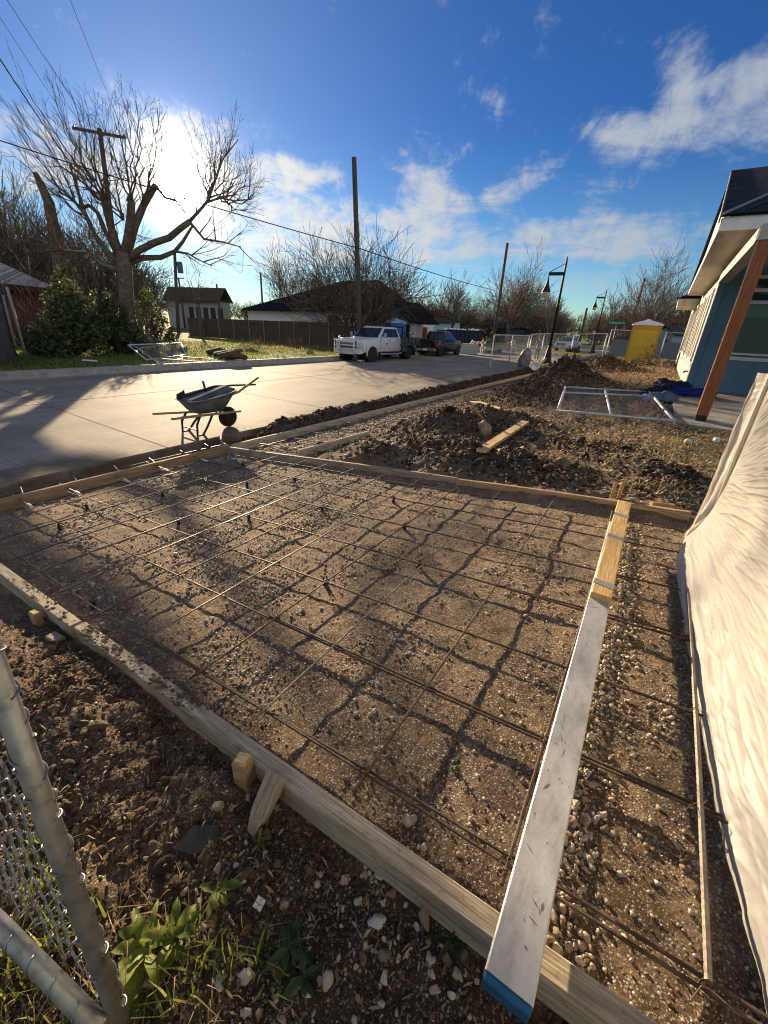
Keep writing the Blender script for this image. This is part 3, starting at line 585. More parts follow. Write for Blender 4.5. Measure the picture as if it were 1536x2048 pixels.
tape = M_('grey duct tape', [(.22, .23, .245), (.33, .34, .35)], 14, .45, .15, 60)
for k, f in enumerate((.075, .50, .78)):
    mb = MB(); w2 = .0585; hh = .0075
    rings = [[(l2 * f - .028 + s_ * .056 + y * .18 * 1, y, z) for (y, z) in [(-w2, -.055), (w2, -.055), (w2, hh), (-w2, hh)]] for s_ in (0, 1)]
    mb.loft(rings); mb.build('tape_band', tape, pb, M=M)
# --- loose plank in the yard, mattock, block
a = on_soil(962, 910); b = on_soil(1048, 853); a[2] += .03; b[2] += .06
board('plank', a, b, .14, .045, w_new, 'pale yellow plank lying on the soil beside the dark mound', 'plank', seed=13)
tan_rock = M_('tan limestone', [(.14, .10, .065), (.30, .235, .155), (.42, .345, .245)], 9, .9, .6, 30)
grey_rock = M_('grey brown stone', [(.08, .065, .05), (.16, .13, .10), (.24, .2, .165)], 9, .9, .6, 30)
def rock(name, c, s, mat, label, seed, cat='stone', group=None, sub=3):
    bmv = ico(sub); r = np.random.default_rng(seed); V = bmv[0].copy()
    o_ = r.random(2) * 50; n = 1 + .30 * perlin(V[:, 0] * 1.3 + o_[0], V[:, 1] * 1.3 + V[:, 2] * 2.1 + o_[1]) + .14 * perlin(V[:, 0] * 3.3 + o_[1], V[:, 2] * 3.1 + V[:, 1] + o_[0])
    for _ in range(9):
        d = r.normal(size=3); d /= np.linalg.norm(d); k = V @ d; V -= np.outer(np.maximum(k - .52, 0) * .92, d)
    V = V * n[:, None] * np.array(s); o = np_mesh(name, V, bmv[1], mat, True); o.location = tuple(c); o.rotation_euler = (0, 0, r.random() * 6); return tag(o, label, cat, group)
_ico = {}
def ico(sub):
    if sub in _ico: return _ico[sub]
    t = (1 + 5 ** .5) / 2; V = [(-1, t, 0), (1, t, 0), (-1, -t, 0), (1, -t, 0), (0, -1, t), (0, 1, t), (0, -1, -t), (0, 1, -t), (t, 0, -1), (t, 0, 1), (-t, 0, -1), (-t, 0, 1)]
    F = [(0, 11, 5), (0, 5, 1), (0, 1, 7), (0, 7, 10), (0, 10, 11), (1, 5, 9), (5, 11, 4), (11, 10, 2), (10, 7, 6), (7, 1, 8), (3, 9, 4), (3, 4, 2), (3, 2, 6), (3, 6, 8), (3, 8, 9), (4, 9, 5), (2, 4, 11), (6, 2, 10), (8, 6, 7), (9, 8, 1)]
    V = [tuple(np.array(v) / np.linalg.norm(v)) for v in V]
    for _ in range(sub - 1):
        mid = {}; nf = []
        def m(a, b):
            k = (min(a, b), max(a, b))
            if k not in mid: p = np.array(V[a]) + np.array(V[b]); V.append(tuple(p / np.linalg.norm(p))); mid[k] = len(V) - 1
            return mid[k]
        for a, b, c in F:
            x, y, z = m(a, b), m(b, c), m(c, a); nf += [(a, x, z), (b, y, x), (c, z, y), (x, y, z)]
        F = nf
    _ico[sub] = (np.array(V), np.array(F)); return _ico[sub]
c = on_soil(968, 868); rock('tan_rock', c + [0, 0, .06], (.18, .15, .18), tan_rock, 'jagged tan rock resting against the dark soil mound below the tool handle', 3)
c = on_soil(1125, 934); rock('grey_stone', c + [0, 0, .04], (.13, .11, .085), grey_rock, 'rounded grey brown stone half buried in yard litter right of the plank', 4)
tool_w = wood('worn handle', [(.22, .12, .06), (.36, .22, .12), (.44, .30, .18)]); iron = M_('dark iron', [(.03, .027, .025), (.08, .07, .06)], 15, .6, .2, metal=.6)
b = on_soil(984, 868); b[2] += .05; a = P(925, 788, math.hypot(b[0], b[1]) + .25)
mk = thing('mattock', 'long wooden tool handle leaning on the dark soil mound, iron head down', 'tool', b)
m = MB(); d = Vector(a - b); m.tube([d * float(t) + Vector((0, .004 * math.sin(float(t) * 6), 0)) for t in np.linspace(0, 1, 8)], [.026 - .004 * math.sin(3 * t) for t in np.linspace(0, 1, 8)], 8); m.build('handle', tool_w, mk, True)
m = MB(); e = Vector((.8, .5, .1)).normalized(); m.loft([[(Vector((0, 0, .03)) + e * t + Vector((0, 0, -s * .18 * t * t)) + o_) for o_ in (Vector((-.012, .02, -w)), Vector((.012, -.02, -w)), Vector((.012, -.02, w)), Vector((-.012, .02, w)))] for t, w, s in ((-.2, .012, 3), (-.1, .02, 2), (0, .032, 1), (.1, .022, 2), (.2, .03, 3))]); m.build('head', iron, mk)
a2 = on_soil(1000, 823); a2[2] += .05; b2 = on_soil(935, 812); b2[2] += .12
m = MB(); m.tube([b2, (a2 + b2) / 2 + [0, 0, .05], a2], .02, 7); o = m.build('root', tool_w); tag(o, 'reddish wooden root lying across the top of the dark mound', 'root')
# white foam lumps in the yard
foam = M_('white foam', [(.6, .59, .55), (.8, .79, .76)], 20, .8, .3, 40)
c = on_soil(1373, 888); rock('foam_lump', c + [0, 0, .05], (.095, .085, .09), foam, 'white foam lump in dry grass, left of the pair by the porch', 21, 'foam lump', sub=2)
c = on_soil(1430, 886); rock('foam_lump', c + [0, 0, .05], (.085, .08, .08), foam, 'white foam lump in dark grass, right of the pair near the sheet', 23, 'foam lump', sub=2)
c = on_soil(845, 1845); 
# ------------------------------------------------------------------ loose gravel, clods, litter (nobody could count them)
def scatter(name, xs, ys, size, mat, sub, flat=(.6, 1.0), sink=.3, seed=1, rough=.35, kind='stuff', zoff=0.0):
    r = np.random.default_rng(seed); n = len(xs); V0, F0 = ico(sub); nv = len(V0)
    z = soil(xs, ys); a = r.random(n) * 2 * np.pi; e = r.uniform(.65, 1.25, n); fl = r.uniform(flat[0], flat[1], n)
    ph = r.random((n, 3)) * 6.28
    V = np.repeat(V0[None], n, 0)
    w = 1 + rough * (np.sin(V[:, :, 0] * 2.1 + ph[:, None, 0]) * np.sin(V[:, :, 1] * 2.4 + ph[:, None, 1]) + .6 * np.sin(V[:, :, 2] * 3.1 + V[:, :, 0] * 2.2 + ph[:, None, 2]))
    V = V * w[:, :, None] * size[:, None, None]; V[:, :, 0] *= e[:, None]; V[:, :, 2] *= fl[:, None]
    if sub >= 2:                                                   # knock flats on to the stones
        for _ in range(4):
            d = r.normal(size=(n, 3)); d /= np.linalg.norm(d, axis=1, keepdims=True); k = np.einsum('nij,nj->ni', V, d) / size[:, None]; V = V - (np.maximum(k - .55, 0) * .85 * size[:, None])[:, :, None] * d[:, None, :]
    tx = r.normal(0, .35, n); V[:, :, 2] += V[:, :, 0] * tx[:, None] * .6
    ca, sa = np.cos(a)[:, None], np.sin(a)[:, None]; X = V[:, :, 0] * ca - V[:, :, 1] * sa; Y = V[:, :, 0] * sa + V[:, :, 1] * ca
    V = np.stack([X + xs[:, None], Y + ys[:, None], V[:, :, 2] + (z + size * fl * (1 - 2 * sink) + zoff)[:, None]], 2)
    F = (F0[None] + (np.arange(n) * nv)[:, None, None]).reshape(-1, 3)
    o = np_mesh(name, V.reshape(-1, 3), F, mat, True); tag(o, kind=kind); return o
peb_m = M_('river pebbles', [(.13, .09, .06), (.29, .215, .145), (.45, .37, .28), (.54, .475, .39), (.39, .33, .26), (.48, .41, .325)], 14, .7, .25, 60, island=.9, pos=[.12, .3, .45, .62, .75, .92])
clod_m = M_('soil clods', [(.042, .028, .019), (.095, .064, .041), (.17, .115, .07)], 20, .95, .7, 90, island=.7, pos=[.2, .5, .85])
dclod_m = M_('moist clods', [(.02, .014, .0095), (.055, .038, .026), (.115, .082, .055)], 20, .92, .7, 90, island=.7, pos=[.2, .5, .85])
bclod_m = M_('dry clods', [(.12, .08, .05), (.26, .18, .11), (.42, .31, .2)], 20, .95, .7, 90, island=.7, pos=[.2, .5, .85])
def lognorm(n, med, sig, lo, hi, seed): return np.clip(np.random.default_rng(seed).lognormal(math.log(med), sig, n), lo, hi)
def uni(n, x0, x1, y0, y1, seed, dens=None):
    r = np.random.default_rng(seed); xs = r.uniform(x0, x1, n); ys = r.uniform(y0, y1, n)
    if dens is not None:
        k = r.random(n) < dens(xs, ys); xs, ys = xs[k], ys[k]
    return xs, ys
pat = lambda x, y: .10 + .90 * sst(-.05, .45, fbm(x, y, 1.4, 3))
strip = lambda x, y: np.exp(-((x - .20 - .03 * np.sin(y * 3)) / .07) ** 2) * (.35 + .65 * sst(-.2, .3, fbm(x, y, 2.2, 2)))
xs, ys = uni(95000, -3.6, .75, .76, 4.5, 1, lambda x, y: np.clip(.6 * pat(x, y) * (1.25 - .18 * y), 0, 1)); s = lognorm(len(xs), .0040, .5, .0018, .012, 2); scatter('gravel', xs, ys, s, peb_m, 1, seed=3)
xs, ys = uni(2300, -3.6, .75, .76, 4.4, 71, lambda x, y: pat(x + 3, y + 2)); s = lognorm(len(xs), .009, .32, .006, .019, 72); scatter('gravel', xs, ys, s, peb_m, 2, seed=73, sink=.32)
xs, ys = uni(7500, -.02, .42, .74, 4.4, 5, strip); s = lognorm(len(xs), .0085, .35, .004, .018, 6); scatter('gravel', xs, ys, s, peb_m, 2, seed=7, sink=.25)
xs, ys = uni(15000, -5.9, -2.4, .8, 4.4, 8, lambda x, y: pat(x + 5, y)); s = lognorm(len(xs), .0075, .42, .004, .020, 9); scatter('gravel', xs, ys, s, peb_m, 1, seed=10)
xs, ys = uni(11000, -2.2, .75, -.25, .66, 11, lambda x, y: np.clip(.06 + .6 * sst(-1.1, -.5, x) * pat(x * 1.5, y * 1.5 + 3), 0, 1)); s = lognorm(len(xs), .0045, .5, .002, .013, 12); scatter('gravel', xs, ys, s, peb_m, 1, seed=13, sink=.3)
xs, ys = uni(1500, -1.0, .75, -.2, .63, 14, lambda x, y: np.clip(.06 + .75 * np.exp(-((y - .52 + .25 * sst(0, .3, x)) / .14) ** 2) * sst(-.55, -.1, x) + .45 * np.exp(-((x + .78) ** 2 + (y - .3) ** 2) / .012), 0, 1)); s = lognorm(len(xs), .0085, .42, .004, .020, 15); scatter('gravel', xs, ys, s, peb_m, 3, seed=16, sink=.28)
xs, ys = uni(14000, -4.2, 1.0, 4.7, 11, 17, lambda x, y: .5 * pat(x, y) + .1); s = lognorm(len(xs), .010, .5, .005, .035, 18); scatter('gravel', xs, ys, s, peb_m, 1, seed=19)
xs, ys = uni(5200, -5.8, -4.4, 4.8, 16, 20); s = lognorm(len(xs), .012, .4, .006, .025, 21); scatter('gravel', xs, ys, s, peb_m, 1, seed=22)
# clods
def near_mounds(x, y):
    w = np.zeros_like(x)
    for (mx, my, rx, ry, h, a) in MOUNDS: w = np.maximum(w, np.exp(-(((x - mx) / (rx * 1.2)) ** 2 + ((y - my) / (ry * 1.2)) ** 2)))
    return w
sd = lambda x, y: np.clip((.85 - .45 * sst(-1.0, -.5, x)) * (.25 + .75 * sst(-.2, .3, fbm(x, y, 3, 2))), 0, 1)
xs, ys = uni(60000, -3.2, .6, -.3, .65, 30, sd); s = lognorm(len(xs), .0034, .5, .0015, .010, 31); scatter('soil_clods', xs, ys, s, clod_m, 1, (.6, 1), .35, 32, .5)
xs, ys = uni(1500, -2.6, -.5, -.1, .62, 43, sd); s = lognorm(len(xs), .010, .5, .006, .034, 44); scatter('soil_clods', xs, ys, s, clod_m, 3, (.55, .9), .4, 45, .5)
xs, ys = uni(26000, -5.9, .7, .78, 4.5, 36, lambda x, y: .08 + .5 * sst(.0, .4, fbm(x + 4, y, 1.7, 3))); s = lognorm(len(xs), .0040, .5, .002, .011, 37); scatter('soil_clods', xs, ys, s, bclod_m, 1, (.5, .9), .46, 38, .5)
xs, ys = uni(110000, -5.0, .8, 4.7, 30, 33, lambda x, y: np.clip(near_mounds(x, y) * 1.2, 0, 1)); s = lognorm(len(xs), .011, .62, .004, .075, 34); scatter('soil_clods', xs, ys, s, dclod_m, 1, (.6, 1), .35, 35, .55)
xs, ys = uni(16000, -6.75, -6.15, 5.3, 28, 39); s = lognorm(len(xs), .014, .55, .006, .06, 40); scatter('soil_clods', xs, ys, s, dclod_m, 1, (.6, 1), .35, 41, .55)
# dry litter: leaves and straw bits in the yard
litter_m = M_('dry litter', [(.12, .075, .04), (.28, .19, .10), (.44, .33, .19), (.55, .45, .3)], 10, .8, island=.9, pos=[.15, .4, .65, .9], trans=.25)
def litter(name, xs, ys, L, W, mat, seed, up=.02, curl=.3):
    r = np.random.default_rng(seed); n = len(xs); z = soil(xs, ys); a = r.random(n) * 6.283; l = L * r.uniform(.5, 1.5, n); w = W * r.uniform(.5, 1.4, n); t = np.abs(r.normal(0, curl, n))
    d = np.stack([np.cos(a) * np.cos(t), np.sin(a) * np.cos(t), np.sin(t)], 1); s = np.stack([-np.sin(a), np.cos(a), r.normal(0, .4, n)], 1)
    c = np.stack([xs, ys, z + up * r.random(n)], 1); m = c + d * (l / 2)[:, None] + np.array([0, 0, 1]) * (l * r.uniform(0, .25, n))[:, None]; e = c + d * l[:, None]
    sw = s * w[:, None]; V = np.stack([c - sw * .4, c + sw * .4, m + sw, m - sw, e], 1).reshape(-1, 3); b = np.arange(n)[:, None] * 5
    F = np.concatenate([b + np.array([[0, 1, 2]]), b + np.array([[0, 2, 3]]), b + np.array([[3, 2, 4]])]); return tag(np_mesh(name, V, F, mat, False), kind='stuff')
xs, ys = uni(30000, -3.4, 1.4, 4.9, 14, 50, lambda x, y: np.clip(.15 + .85 * sst(-2.6, -.6, x), 0, 1) * (.35 + .65 * sst(-.2, .3, fbm(x, y, 1.1, 3)))); litter('leaf_litter', xs, ys, .07, .011, litter_m, 51, .03)
xs, ys = uni(9000, -3, 1.2, 14, 36, 52); litter('leaf_litter', xs, ys, .12, .02, litter_m, 53, .03)
xs, ys = uni(6000, -5.8, .7, .8, 4.5, 54, lambda x, y: pat(x + 2, y + 9)); litter('leaf_litter', xs, ys, .028, .003, litter_m, 55, .008)
xs, ys = uni(1500, -2.6, .6, -.2, .62, 56); litter('leaf_litter', xs, ys, .03, .003, litter_m, 57, .01)
# grass
lawn_m = M_('lawn grass', [(.06, .10, .018), (.14, .19, .035), (.25, .28, .06), (.36, .33, .12)], 4, .6, island=.7, pos=[.15, .4, .65, .95], trans=.5)
drygrass_m = M_('dry grass', [(.20, .13, .05), (.38, .27, .12), (.5, .4, .22)], 4, .7, island=.8, pos=[.15, .5, .9], trans=.4)
def blades(name, xs, ys, H, W, mat, seed, lean=.5, zf=None):
    r = np.random.default_rng(seed); n = len(xs); z = soil(xs, ys) if zf is None else zf; a = r.random(n) * 6.283; h = H * r.uniform(.45, 1.3, n); w = W * r.uniform(.6, 1.4, n); k = np.abs(r.normal(0, lean, n)); b2 = r.random(n) * 6.283
    s = np.stack([np.cos(a), np.sin(a), np.zeros(n)], 1) * (w / 2)[:, None]; d = np.stack([np.cos(b2), np.sin(b2), np.zeros(n)], 1) * (k * h)[:, None]
    c = np.stack([xs, ys, z - .005], 1); u = np.array([0, 0, 1]) * h[:, None]; m = c + u * .55 + d * .35; e = c + u * (1 - .25 * np.minimum(k, 1.5))[:, None] + d
    V = np.stack([c - s, c + s, m + s * .8, m - s * .8, e], 1).reshape(-1, 3); b = np.arange(n)[:, None] * 5
    F = np.concatenate([b + np.array([[0, 1, 2]]), b + np.array([[0, 2, 3]]), b + np.array([[3, 2, 4]])]); return tag(np_mesh(name, V, F, mat, False), kind='stuff')
xs, ys = uni(42000, -34, -17.7, 3, 40, 60, lambda x, y: .35 + .65 * sst(-.25, .25, fbm(x, y, .5, 3))); blades('lawn_grass', xs, ys, .13, .03, lawn_m, 61)
xs, ys = uni(11000, -36, -22, 20, 44, 62, lambda x, y: sst(.0, .3, fbm(x, y, .28, 3))); blades('dry_grass', xs, ys, .28, .03, drygrass_m, 63)
xs, ys = uni(3200, -.7, .9, 5.2, 9.8, 64, lambda x, y: sst(.02, .3, fbm(x + 3, y, .9, 3))); blades('dry_grass', xs, ys, .13, .007, drygrass_m, 65, .9)
xs, ys = uni(2600, -1.6, 1.3, 5.6, 12, 66, lambda x, y: sst(.10, .34, fbm(x - 7, y + 3, 1.0, 3))); blades('green_grass', xs, ys, .08, .007, lawn_m, 67, .7)
xs, ys = uni(700, -7.0, -6.6, 5.5, 12, 68, lambda x, y: sst(0, .3, fbm(x, y, 1.2, 2))); blades('green_grass', xs, ys, .09, .01, lawn_m, 69, .6)
# ------------------------------------------------------------------ plastic sheet over the wall end
def sheet_material():
    m = bpy.data.materials.new('plastic film'); m.use_nodes = True; nt = m.node_tree; N = nt.nodes; L = nt.links; b = N['Principled BSDF']
    b.inputs['Base Color'].default_value = (.56, .54, .495, 1); b.inputs['Roughness'].default_value = .42; b.inputs['Specular IOR Level'].default_value = .35
    tc = N.new('ShaderNodeTexCoord')
    mp = N.new('ShaderNodeMapping'); mp.vector_type = 'TEXTURE'; mp.inputs['Rotation'].default_value = (math.radians(-20), 0, 0); mp.inputs['Scale'].default_value = (1, 1 / 1.3, 1 / 15); L.new(tc.outputs['Object'], mp.inputs[0])
    n = N.new('ShaderNodeTexNoise'); n.noise_type = 'RIDGED_MULTIFRACTAL'; n.inputs['Scale'].default_value = 1.6; n.inputs['Detail'].default_value = 7; n.inputs['Distortion'].default_value = .8; L.new(mp.outputs[0], n.inputs[0])
    n2 = N.new('ShaderNodeTexNoise'); n2.inputs['Scale'].default_value = 26; n2.inputs['Detail'].default_value = 5; L.new(tc.outputs['Object'], n2.inputs[0])
    ad = N.new('ShaderNodeMath'); ad.operation = 'MULTIPLY_ADD'; L.new(n2.outputs['Fac'], ad.inputs[0]); ad.inputs[1].default_value = .25; L.new(n.outputs['Fac'], ad.inputs[2])
    bu = N.new('ShaderNodeBump'); bu.inputs['Strength'].default_value = .5; bu.inputs['Distance'].default_value = .012; L.new(ad.outputs[0], bu.inputs['Height']); L.new(bu.outputs[0], b.inputs['Normal'])
    tr = N.new('ShaderNodeBsdfTranslucent'); tr.inputs[0].default_value = (.56, .51, .43, 1); L.new(bu.outputs[0], tr.inputs['Normal'])
    mx = N.new('ShaderNodeMixShader'); mx.inputs[0].default_value = .42; L.new(b.outputs[0], mx.inputs[1]); L.new(tr.outputs[0], mx.inputs[2]); L.new(mx.outputs[0], N['Material Output'].inputs[0])
    return m
film = sheet_material()
HEM = [(5.2, .62), (4.30, .60), (3.95, .565), (3.47, .53), (2.44, .55), (1.93, .56), (1.41, .60), (1.10, .645), (.95, .665), (.4, .70), (-.5, .74)]
hy = np.array([h[0] for h in HEM][::-1]); hx = np.array([h[1] for h in HEM][::-1])
ny_, nz_ = 430, 520
yy = np.linspace(-.5, 4.25, ny_); vv = np.linspace(0, 1, nz_)
YY, VV = np.meshgrid(yy, vv); top = 1.33 + (4.25 - YY) * .35
ZZ = VV ** 1.15 * (top + .03) - .03
hem = np.interp(YY, hy, hx) + .012 * fbm(YY * 6, YY * 0 + 3, 1, 3)
foot = np.exp(-np.maximum(ZZ, 0) / .17)                      # the film spreads out over the ground
XX = .735 + .015 * (4.25 - YY) * .3 - (.735 - hem) * foot
# creases fan out from the far corner and rise slightly towards the viewer
dy, dz = 4.25 - YY, ZZ - .12; cc = (dz - .06 * dy) / (1 + .62 * dy); rad_ = np.hypot(dy, dz); away = sst(.02, .35, dy)
wv = .22 * fbm(YY, ZZ, .9, 3)
def crease(f, pw, sl, sd): return (1 - np.abs(perlin((cc + .05 * wv) * f + sd, dy * sl + sd * 1.7))) ** pw
XX = XX - .016 * fbm(cc * 4.5 + 3, dy * .55, 1, 2) * away - .020 * crease(9, 9, .7, 3.1) * away * sst(-.1, .3, fbm(cc * 6, dy * .9, 1, 2) + .15) - .010 * crease(21, 8, 1.1, 7.7) * away - .0058 * crease(47, 6, 1.6, 12.3) * away - .0022 * crease(83, 5, 2.2, 21.1) * away - .0016 * fbm(YY * 5, ZZ * 9, 1.6, 3)
low = 1 - sst(.05, .5, ZZ); XX = XX - low * .010 * fbm(YY * 2.2, ZZ * 2, 1, 3)
YY2 = YY - .10 * foot * np.sin(YY * 5) * .3
V = np.stack([XX.ravel(), YY2.ravel(), ZZ.ravel()], 1); I = np.arange(ny_ * nz_).reshape(nz_, ny_)
F = np.stack([I[:-1, :-1].ravel(), I[1:, :-1].ravel(), I[1:, 1:].ravel(), I[:-1, 1:].ravel()], 1)
sheet = thing('plastic_sheet', 'creased white plastic sheet hanging on the wall end and spreading over the soil', 'plastic sheet', (0, 0, 0))
o = np_mesh('film', V, F, film, True, sheet)
# flap at the far end folded round the corner lath, with its bulging foot
nu, nv = 60, 120; U, W = np.meshgrid(np.linspace(0, 1, nu), np.linspace(0, 1, nv)); Zf = W * 1.38 - .03
ft = np.exp(-np.maximum(Zf - .02, 0) / .16); outx = .655 - .105 * ft * (1 - .25 * U) ; 
cx = np.interp(4.25, hy, hx); x0 = .735 - (.735 - cx) * np.exp(-np.maximum(Zf, 0) / .17) * 1.0
Xf = x0 + (outx - x0) * U + .008 * np.sin(U * 9 + Zf * 3) * (U > .05) + .008 * fbm(U * 2, Zf * 5, 1, 3); Yf = 4.25 + .10 * U - .28 * ft * U * (1 - .0 * U) - .02 * np.sin(U * 6.0) + .012 * fbm(U * 3 + 5, Zf * 4, 1, 3)
V = np.stack([Xf.ravel(), Yf.ravel(), Zf.ravel()], 1); I = np.arange(nu * nv).reshape(nv, nu); F = np.stack([I[:-1, :-1].ravel(), I[:-1, 1:].ravel(), I[1:, 1:].ravel(), I[1:, :-1].ravel()], 1)
np_mesh('flap', V, F, film, True, sheet)
lath = MB(); lath.tube([(.722, 4.235, .12), (.714, 4.238, .7), (.72, 4.24, 1.36)], .012, 6); lath.build('corner_lath', M_('pale lath', [(.72, .66, .5), (.8, .74, .6)], 9, .5), sheet)
# ------------------------------------------------------------------ house on the right
blue_s = M_('blue siding', [(.095, .175, .235), (.125, .215, .28), (.15, .245, .315)], 1.5, .6, .08, 30)
white_t = M_('white trim', [(.60, .60, .59), (.74, .74, .72)], 4, .6)
soffit_m = M_('soffit board', [(.34, .31, .26), (.46, .43, .37), (.54, .5, .44)], 1.2, .8, .1, 30, stretch=(4, .6, 1))
shingle = None
def shingle_material(name, dark, light, sx=1.0):
    m = bpy.data.materials.new(name); m.use_nodes = True; nt = m.node_tree; N = nt.nodes; L = nt.links; b = N['Principled BSDF']; b.inputs['Roughness'].default_value = 1.0; b.inputs['Specular IOR Level'].default_value = .08
    tc = N.new('ShaderNodeTexCoord'); br = N.new('ShaderNodeTexBrick'); br.inputs['Scale'].default_value = 5.0 * sx; br.inputs['Mortar Size'].default_value = .025; br.inputs['Row Height'].default_value = .45; br.inputs['Brick Width'].default_value = .8
    br.inputs['Color1'].default_value = (*dark, 1); br.inputs['Color2'].default_value = (*light, 1); br.inputs['Mortar'].default_value = (dark[0] * .35, dark[1] * .35, dark[2] * .35, 1); L.new(tc.outputs['UV'], br.inputs[0])
    no = N.new('ShaderNodeTexNoise'); no.inputs['Scale'].default_value = 60; L.new(tc.outputs['Object'], no.inputs[0])
    mx = N.new('ShaderNodeMix'); mx.data_type = 'RGBA'; mx.blend_type = 'MULTIPLY'; mx.inputs['Factor'].default_value = .7; L.new(br.outputs['Color'], mx.inputs['A']); L.new(no.outputs['Color'], mx.inputs['B'])
    gm = N.new('ShaderNodeMix'); gm.data_type = 'RGBA'; gm.blend_type = 'MULTIPLY'; gm.inputs['Factor'].default_value = 1; gm.inputs['B'].default_value = (1.7, 1.7, 1.7, 1); L.new(mx.outputs['Result'], gm.inputs['A']); L.new(gm.outputs['Result'], b.inputs['Base Color'])
    bu = N.new('ShaderNodeBump'); bu.inputs['Strength'].default_value = .6; bu.inputs['Distance'].default_value = .02; L.new(br.outputs['Fac'], bu.inputs['Height']); bu.invert = True; L.new(bu.outputs[0], b.inputs['Normal']); return m
sh_dark = shingle_material('dark shingles', (.018, .022, .03), (.04, .047, .058))
def roof_plane(mb_list, name, a, b, c, d, t, mat, parent):
    # a,b along the eave, d,c along the ridge; UVs in metres so the courses run level
    a, b, c, d = map(Vector, (a, b, c, d)); n = (b - a).cross(d - a).normalized(); n = n if n.z > 0 else -n
    mb = MB(); mb.loft([[a, b, c, d], [a + n * t, b + n * t, c + n * t, d + n * t]]); o = mb.build(name, mat, parent)
    u = (b - a).normalized(); v = n.cross(u).normalized(); uv = o.data.uv_layers.new(name='UVMap')
    for lp in o.data.loops:
        p = o.data.vertices[lp.vertex_index].co - a; uv.data[lp.index].uv = (p.dot(u), p.dot(v))
    return o
HX = .97
house = thing('blue_house', 'blue sided house under construction with dark shingle roof and orange porch post', 'house', (HX, 18, -.05))
HM = Matrix.Translation(Vector((-HX, -18, .05)))
def hb(mb, name, mats, smooth=False): o = mb.build(name, mats, house, smooth); o.matrix_local = HM; return o
# wall facing the camera (lap siding as real laps) and wall facing the street
mb = MB()
def laps_y(mb, x0, x1, y, z0, z1, step=.19):
    z = z0
    while z < z1 - .01:
        h = min(step, z1 - z); mb.loft([[(x0, y, z), (x1, y, z), (x1, y + .2, z), (x0, y + .2, z)], [(x0, y + .016, z + h), (x1, y + .016, z + h), (x1, y + .2, z + h), (x0, y + .2, z + h)]]); z += h
def laps_x(mb, y0, y1, x, z0, z1, step=.19):
    z = z0
    while z < z1 - .01:
        h = min(step, z1 - z); mb.loft([[(x, y0, z), (x, y1, z), (x + .2, y1, z), (x + .2, y0, z)], [(x + .016, y0, z + h), (x + .016, y1, z + h), (x + .2, y1, z + h), (x + .2, y0, z + h)]]); z += h
laps_y(mb, HX + .14, 1.72, 18.0, -.02, 3.72); laps_y(mb, 1.72, 8.5, 18.0, -.02, 1.06); laps_y(mb, 1.72, 8.5, 18.0, 3.42, 3.72); laps_y(mb, 5.2, 8.5, 18.0, 1.06, 3.42)
hb(mb, 'wall', blue_s)
sunlit_s = M_('sunlit siding', [(.32, .305, .28), (.41, .39, .355)], 2, .65, .1, 30)  # sunlight painted into the siding colour, paler than the blue walls
mb = MB(); laps_x(mb, 18.16, 38.5, HX, -.02, 3.72); hb(mb, 'street_wall', sunlit_s)
mb = MB(); mb.box((HX + .058, 18.065, 1.85), (.17, .21, 3.76)); hb(mb, 'corner_board', blue_s)
mb = MB(); mb.box((HX - .033, 18.10, 1.85), (.012, .13, 3.76)); hb(mb, 'corner_trim', white_t)
# window with masked glass in the camera-facing wall
glass = M_('dark green glass', [(.012, .03, .028), (.02, .045, .04)], .6, .04, spec=.6)
wn = MB()
for z, h in ((1.10, .11), (1.24, .06), (2.72, .09), (3.05, .10), (3.40, .08)): wn.box((3.45, 17.985, z), (3.5, .09, h))
for x in (1.745, 3.45, 5.17): wn.box((x, 17.99, 2.26), (.085, .07, 2.3))
win = hb(wn, 'window', white_t)
g = MB(); g.box((3.45, 18.03, 2.26), (3.42, .03, 2.28)); g.build('pane', glass, win)
# windows on the street wall: frames, masking paper
paper = M_('brown masking paper', [(.36, .29, .20), (.5, .42, .31)], 3, .8, .2, 12)
for k, (y0, y1) in enumerate([(19.6, 22.2), (23.4, 26.0), (28.0, 30.6), (32.5, 35)]):
    w = MB()
    for y in (y0, (y0 + y1) / 2, y1): w.box((HX - .02, y, 2.05), (.06, .11, 2.3))
    for z in (.92, 3.18): w.box((HX - .024, (y0 + y1) / 2, z), (.07, y1 - y0 + .1, .12))
    f = hb(w, 'window', white_t); p = MB(); p.box((HX - .006, (y0 + y1) / 2, 2.05), (.02, y1 - y0 - .1, 2.16)); p.build('masking_paper', paper, f)
mb = MB(); mb.box((HX - .08, 19.0, .55), (.12, .08, .05)); mb.cyl((HX - .14, 19, .55), (HX - .14, 19, .48), .03, 8); hb(mb, 'hose_tap', M_('brass', [(.25, .2, .1)], 5, .4, metal=.8))
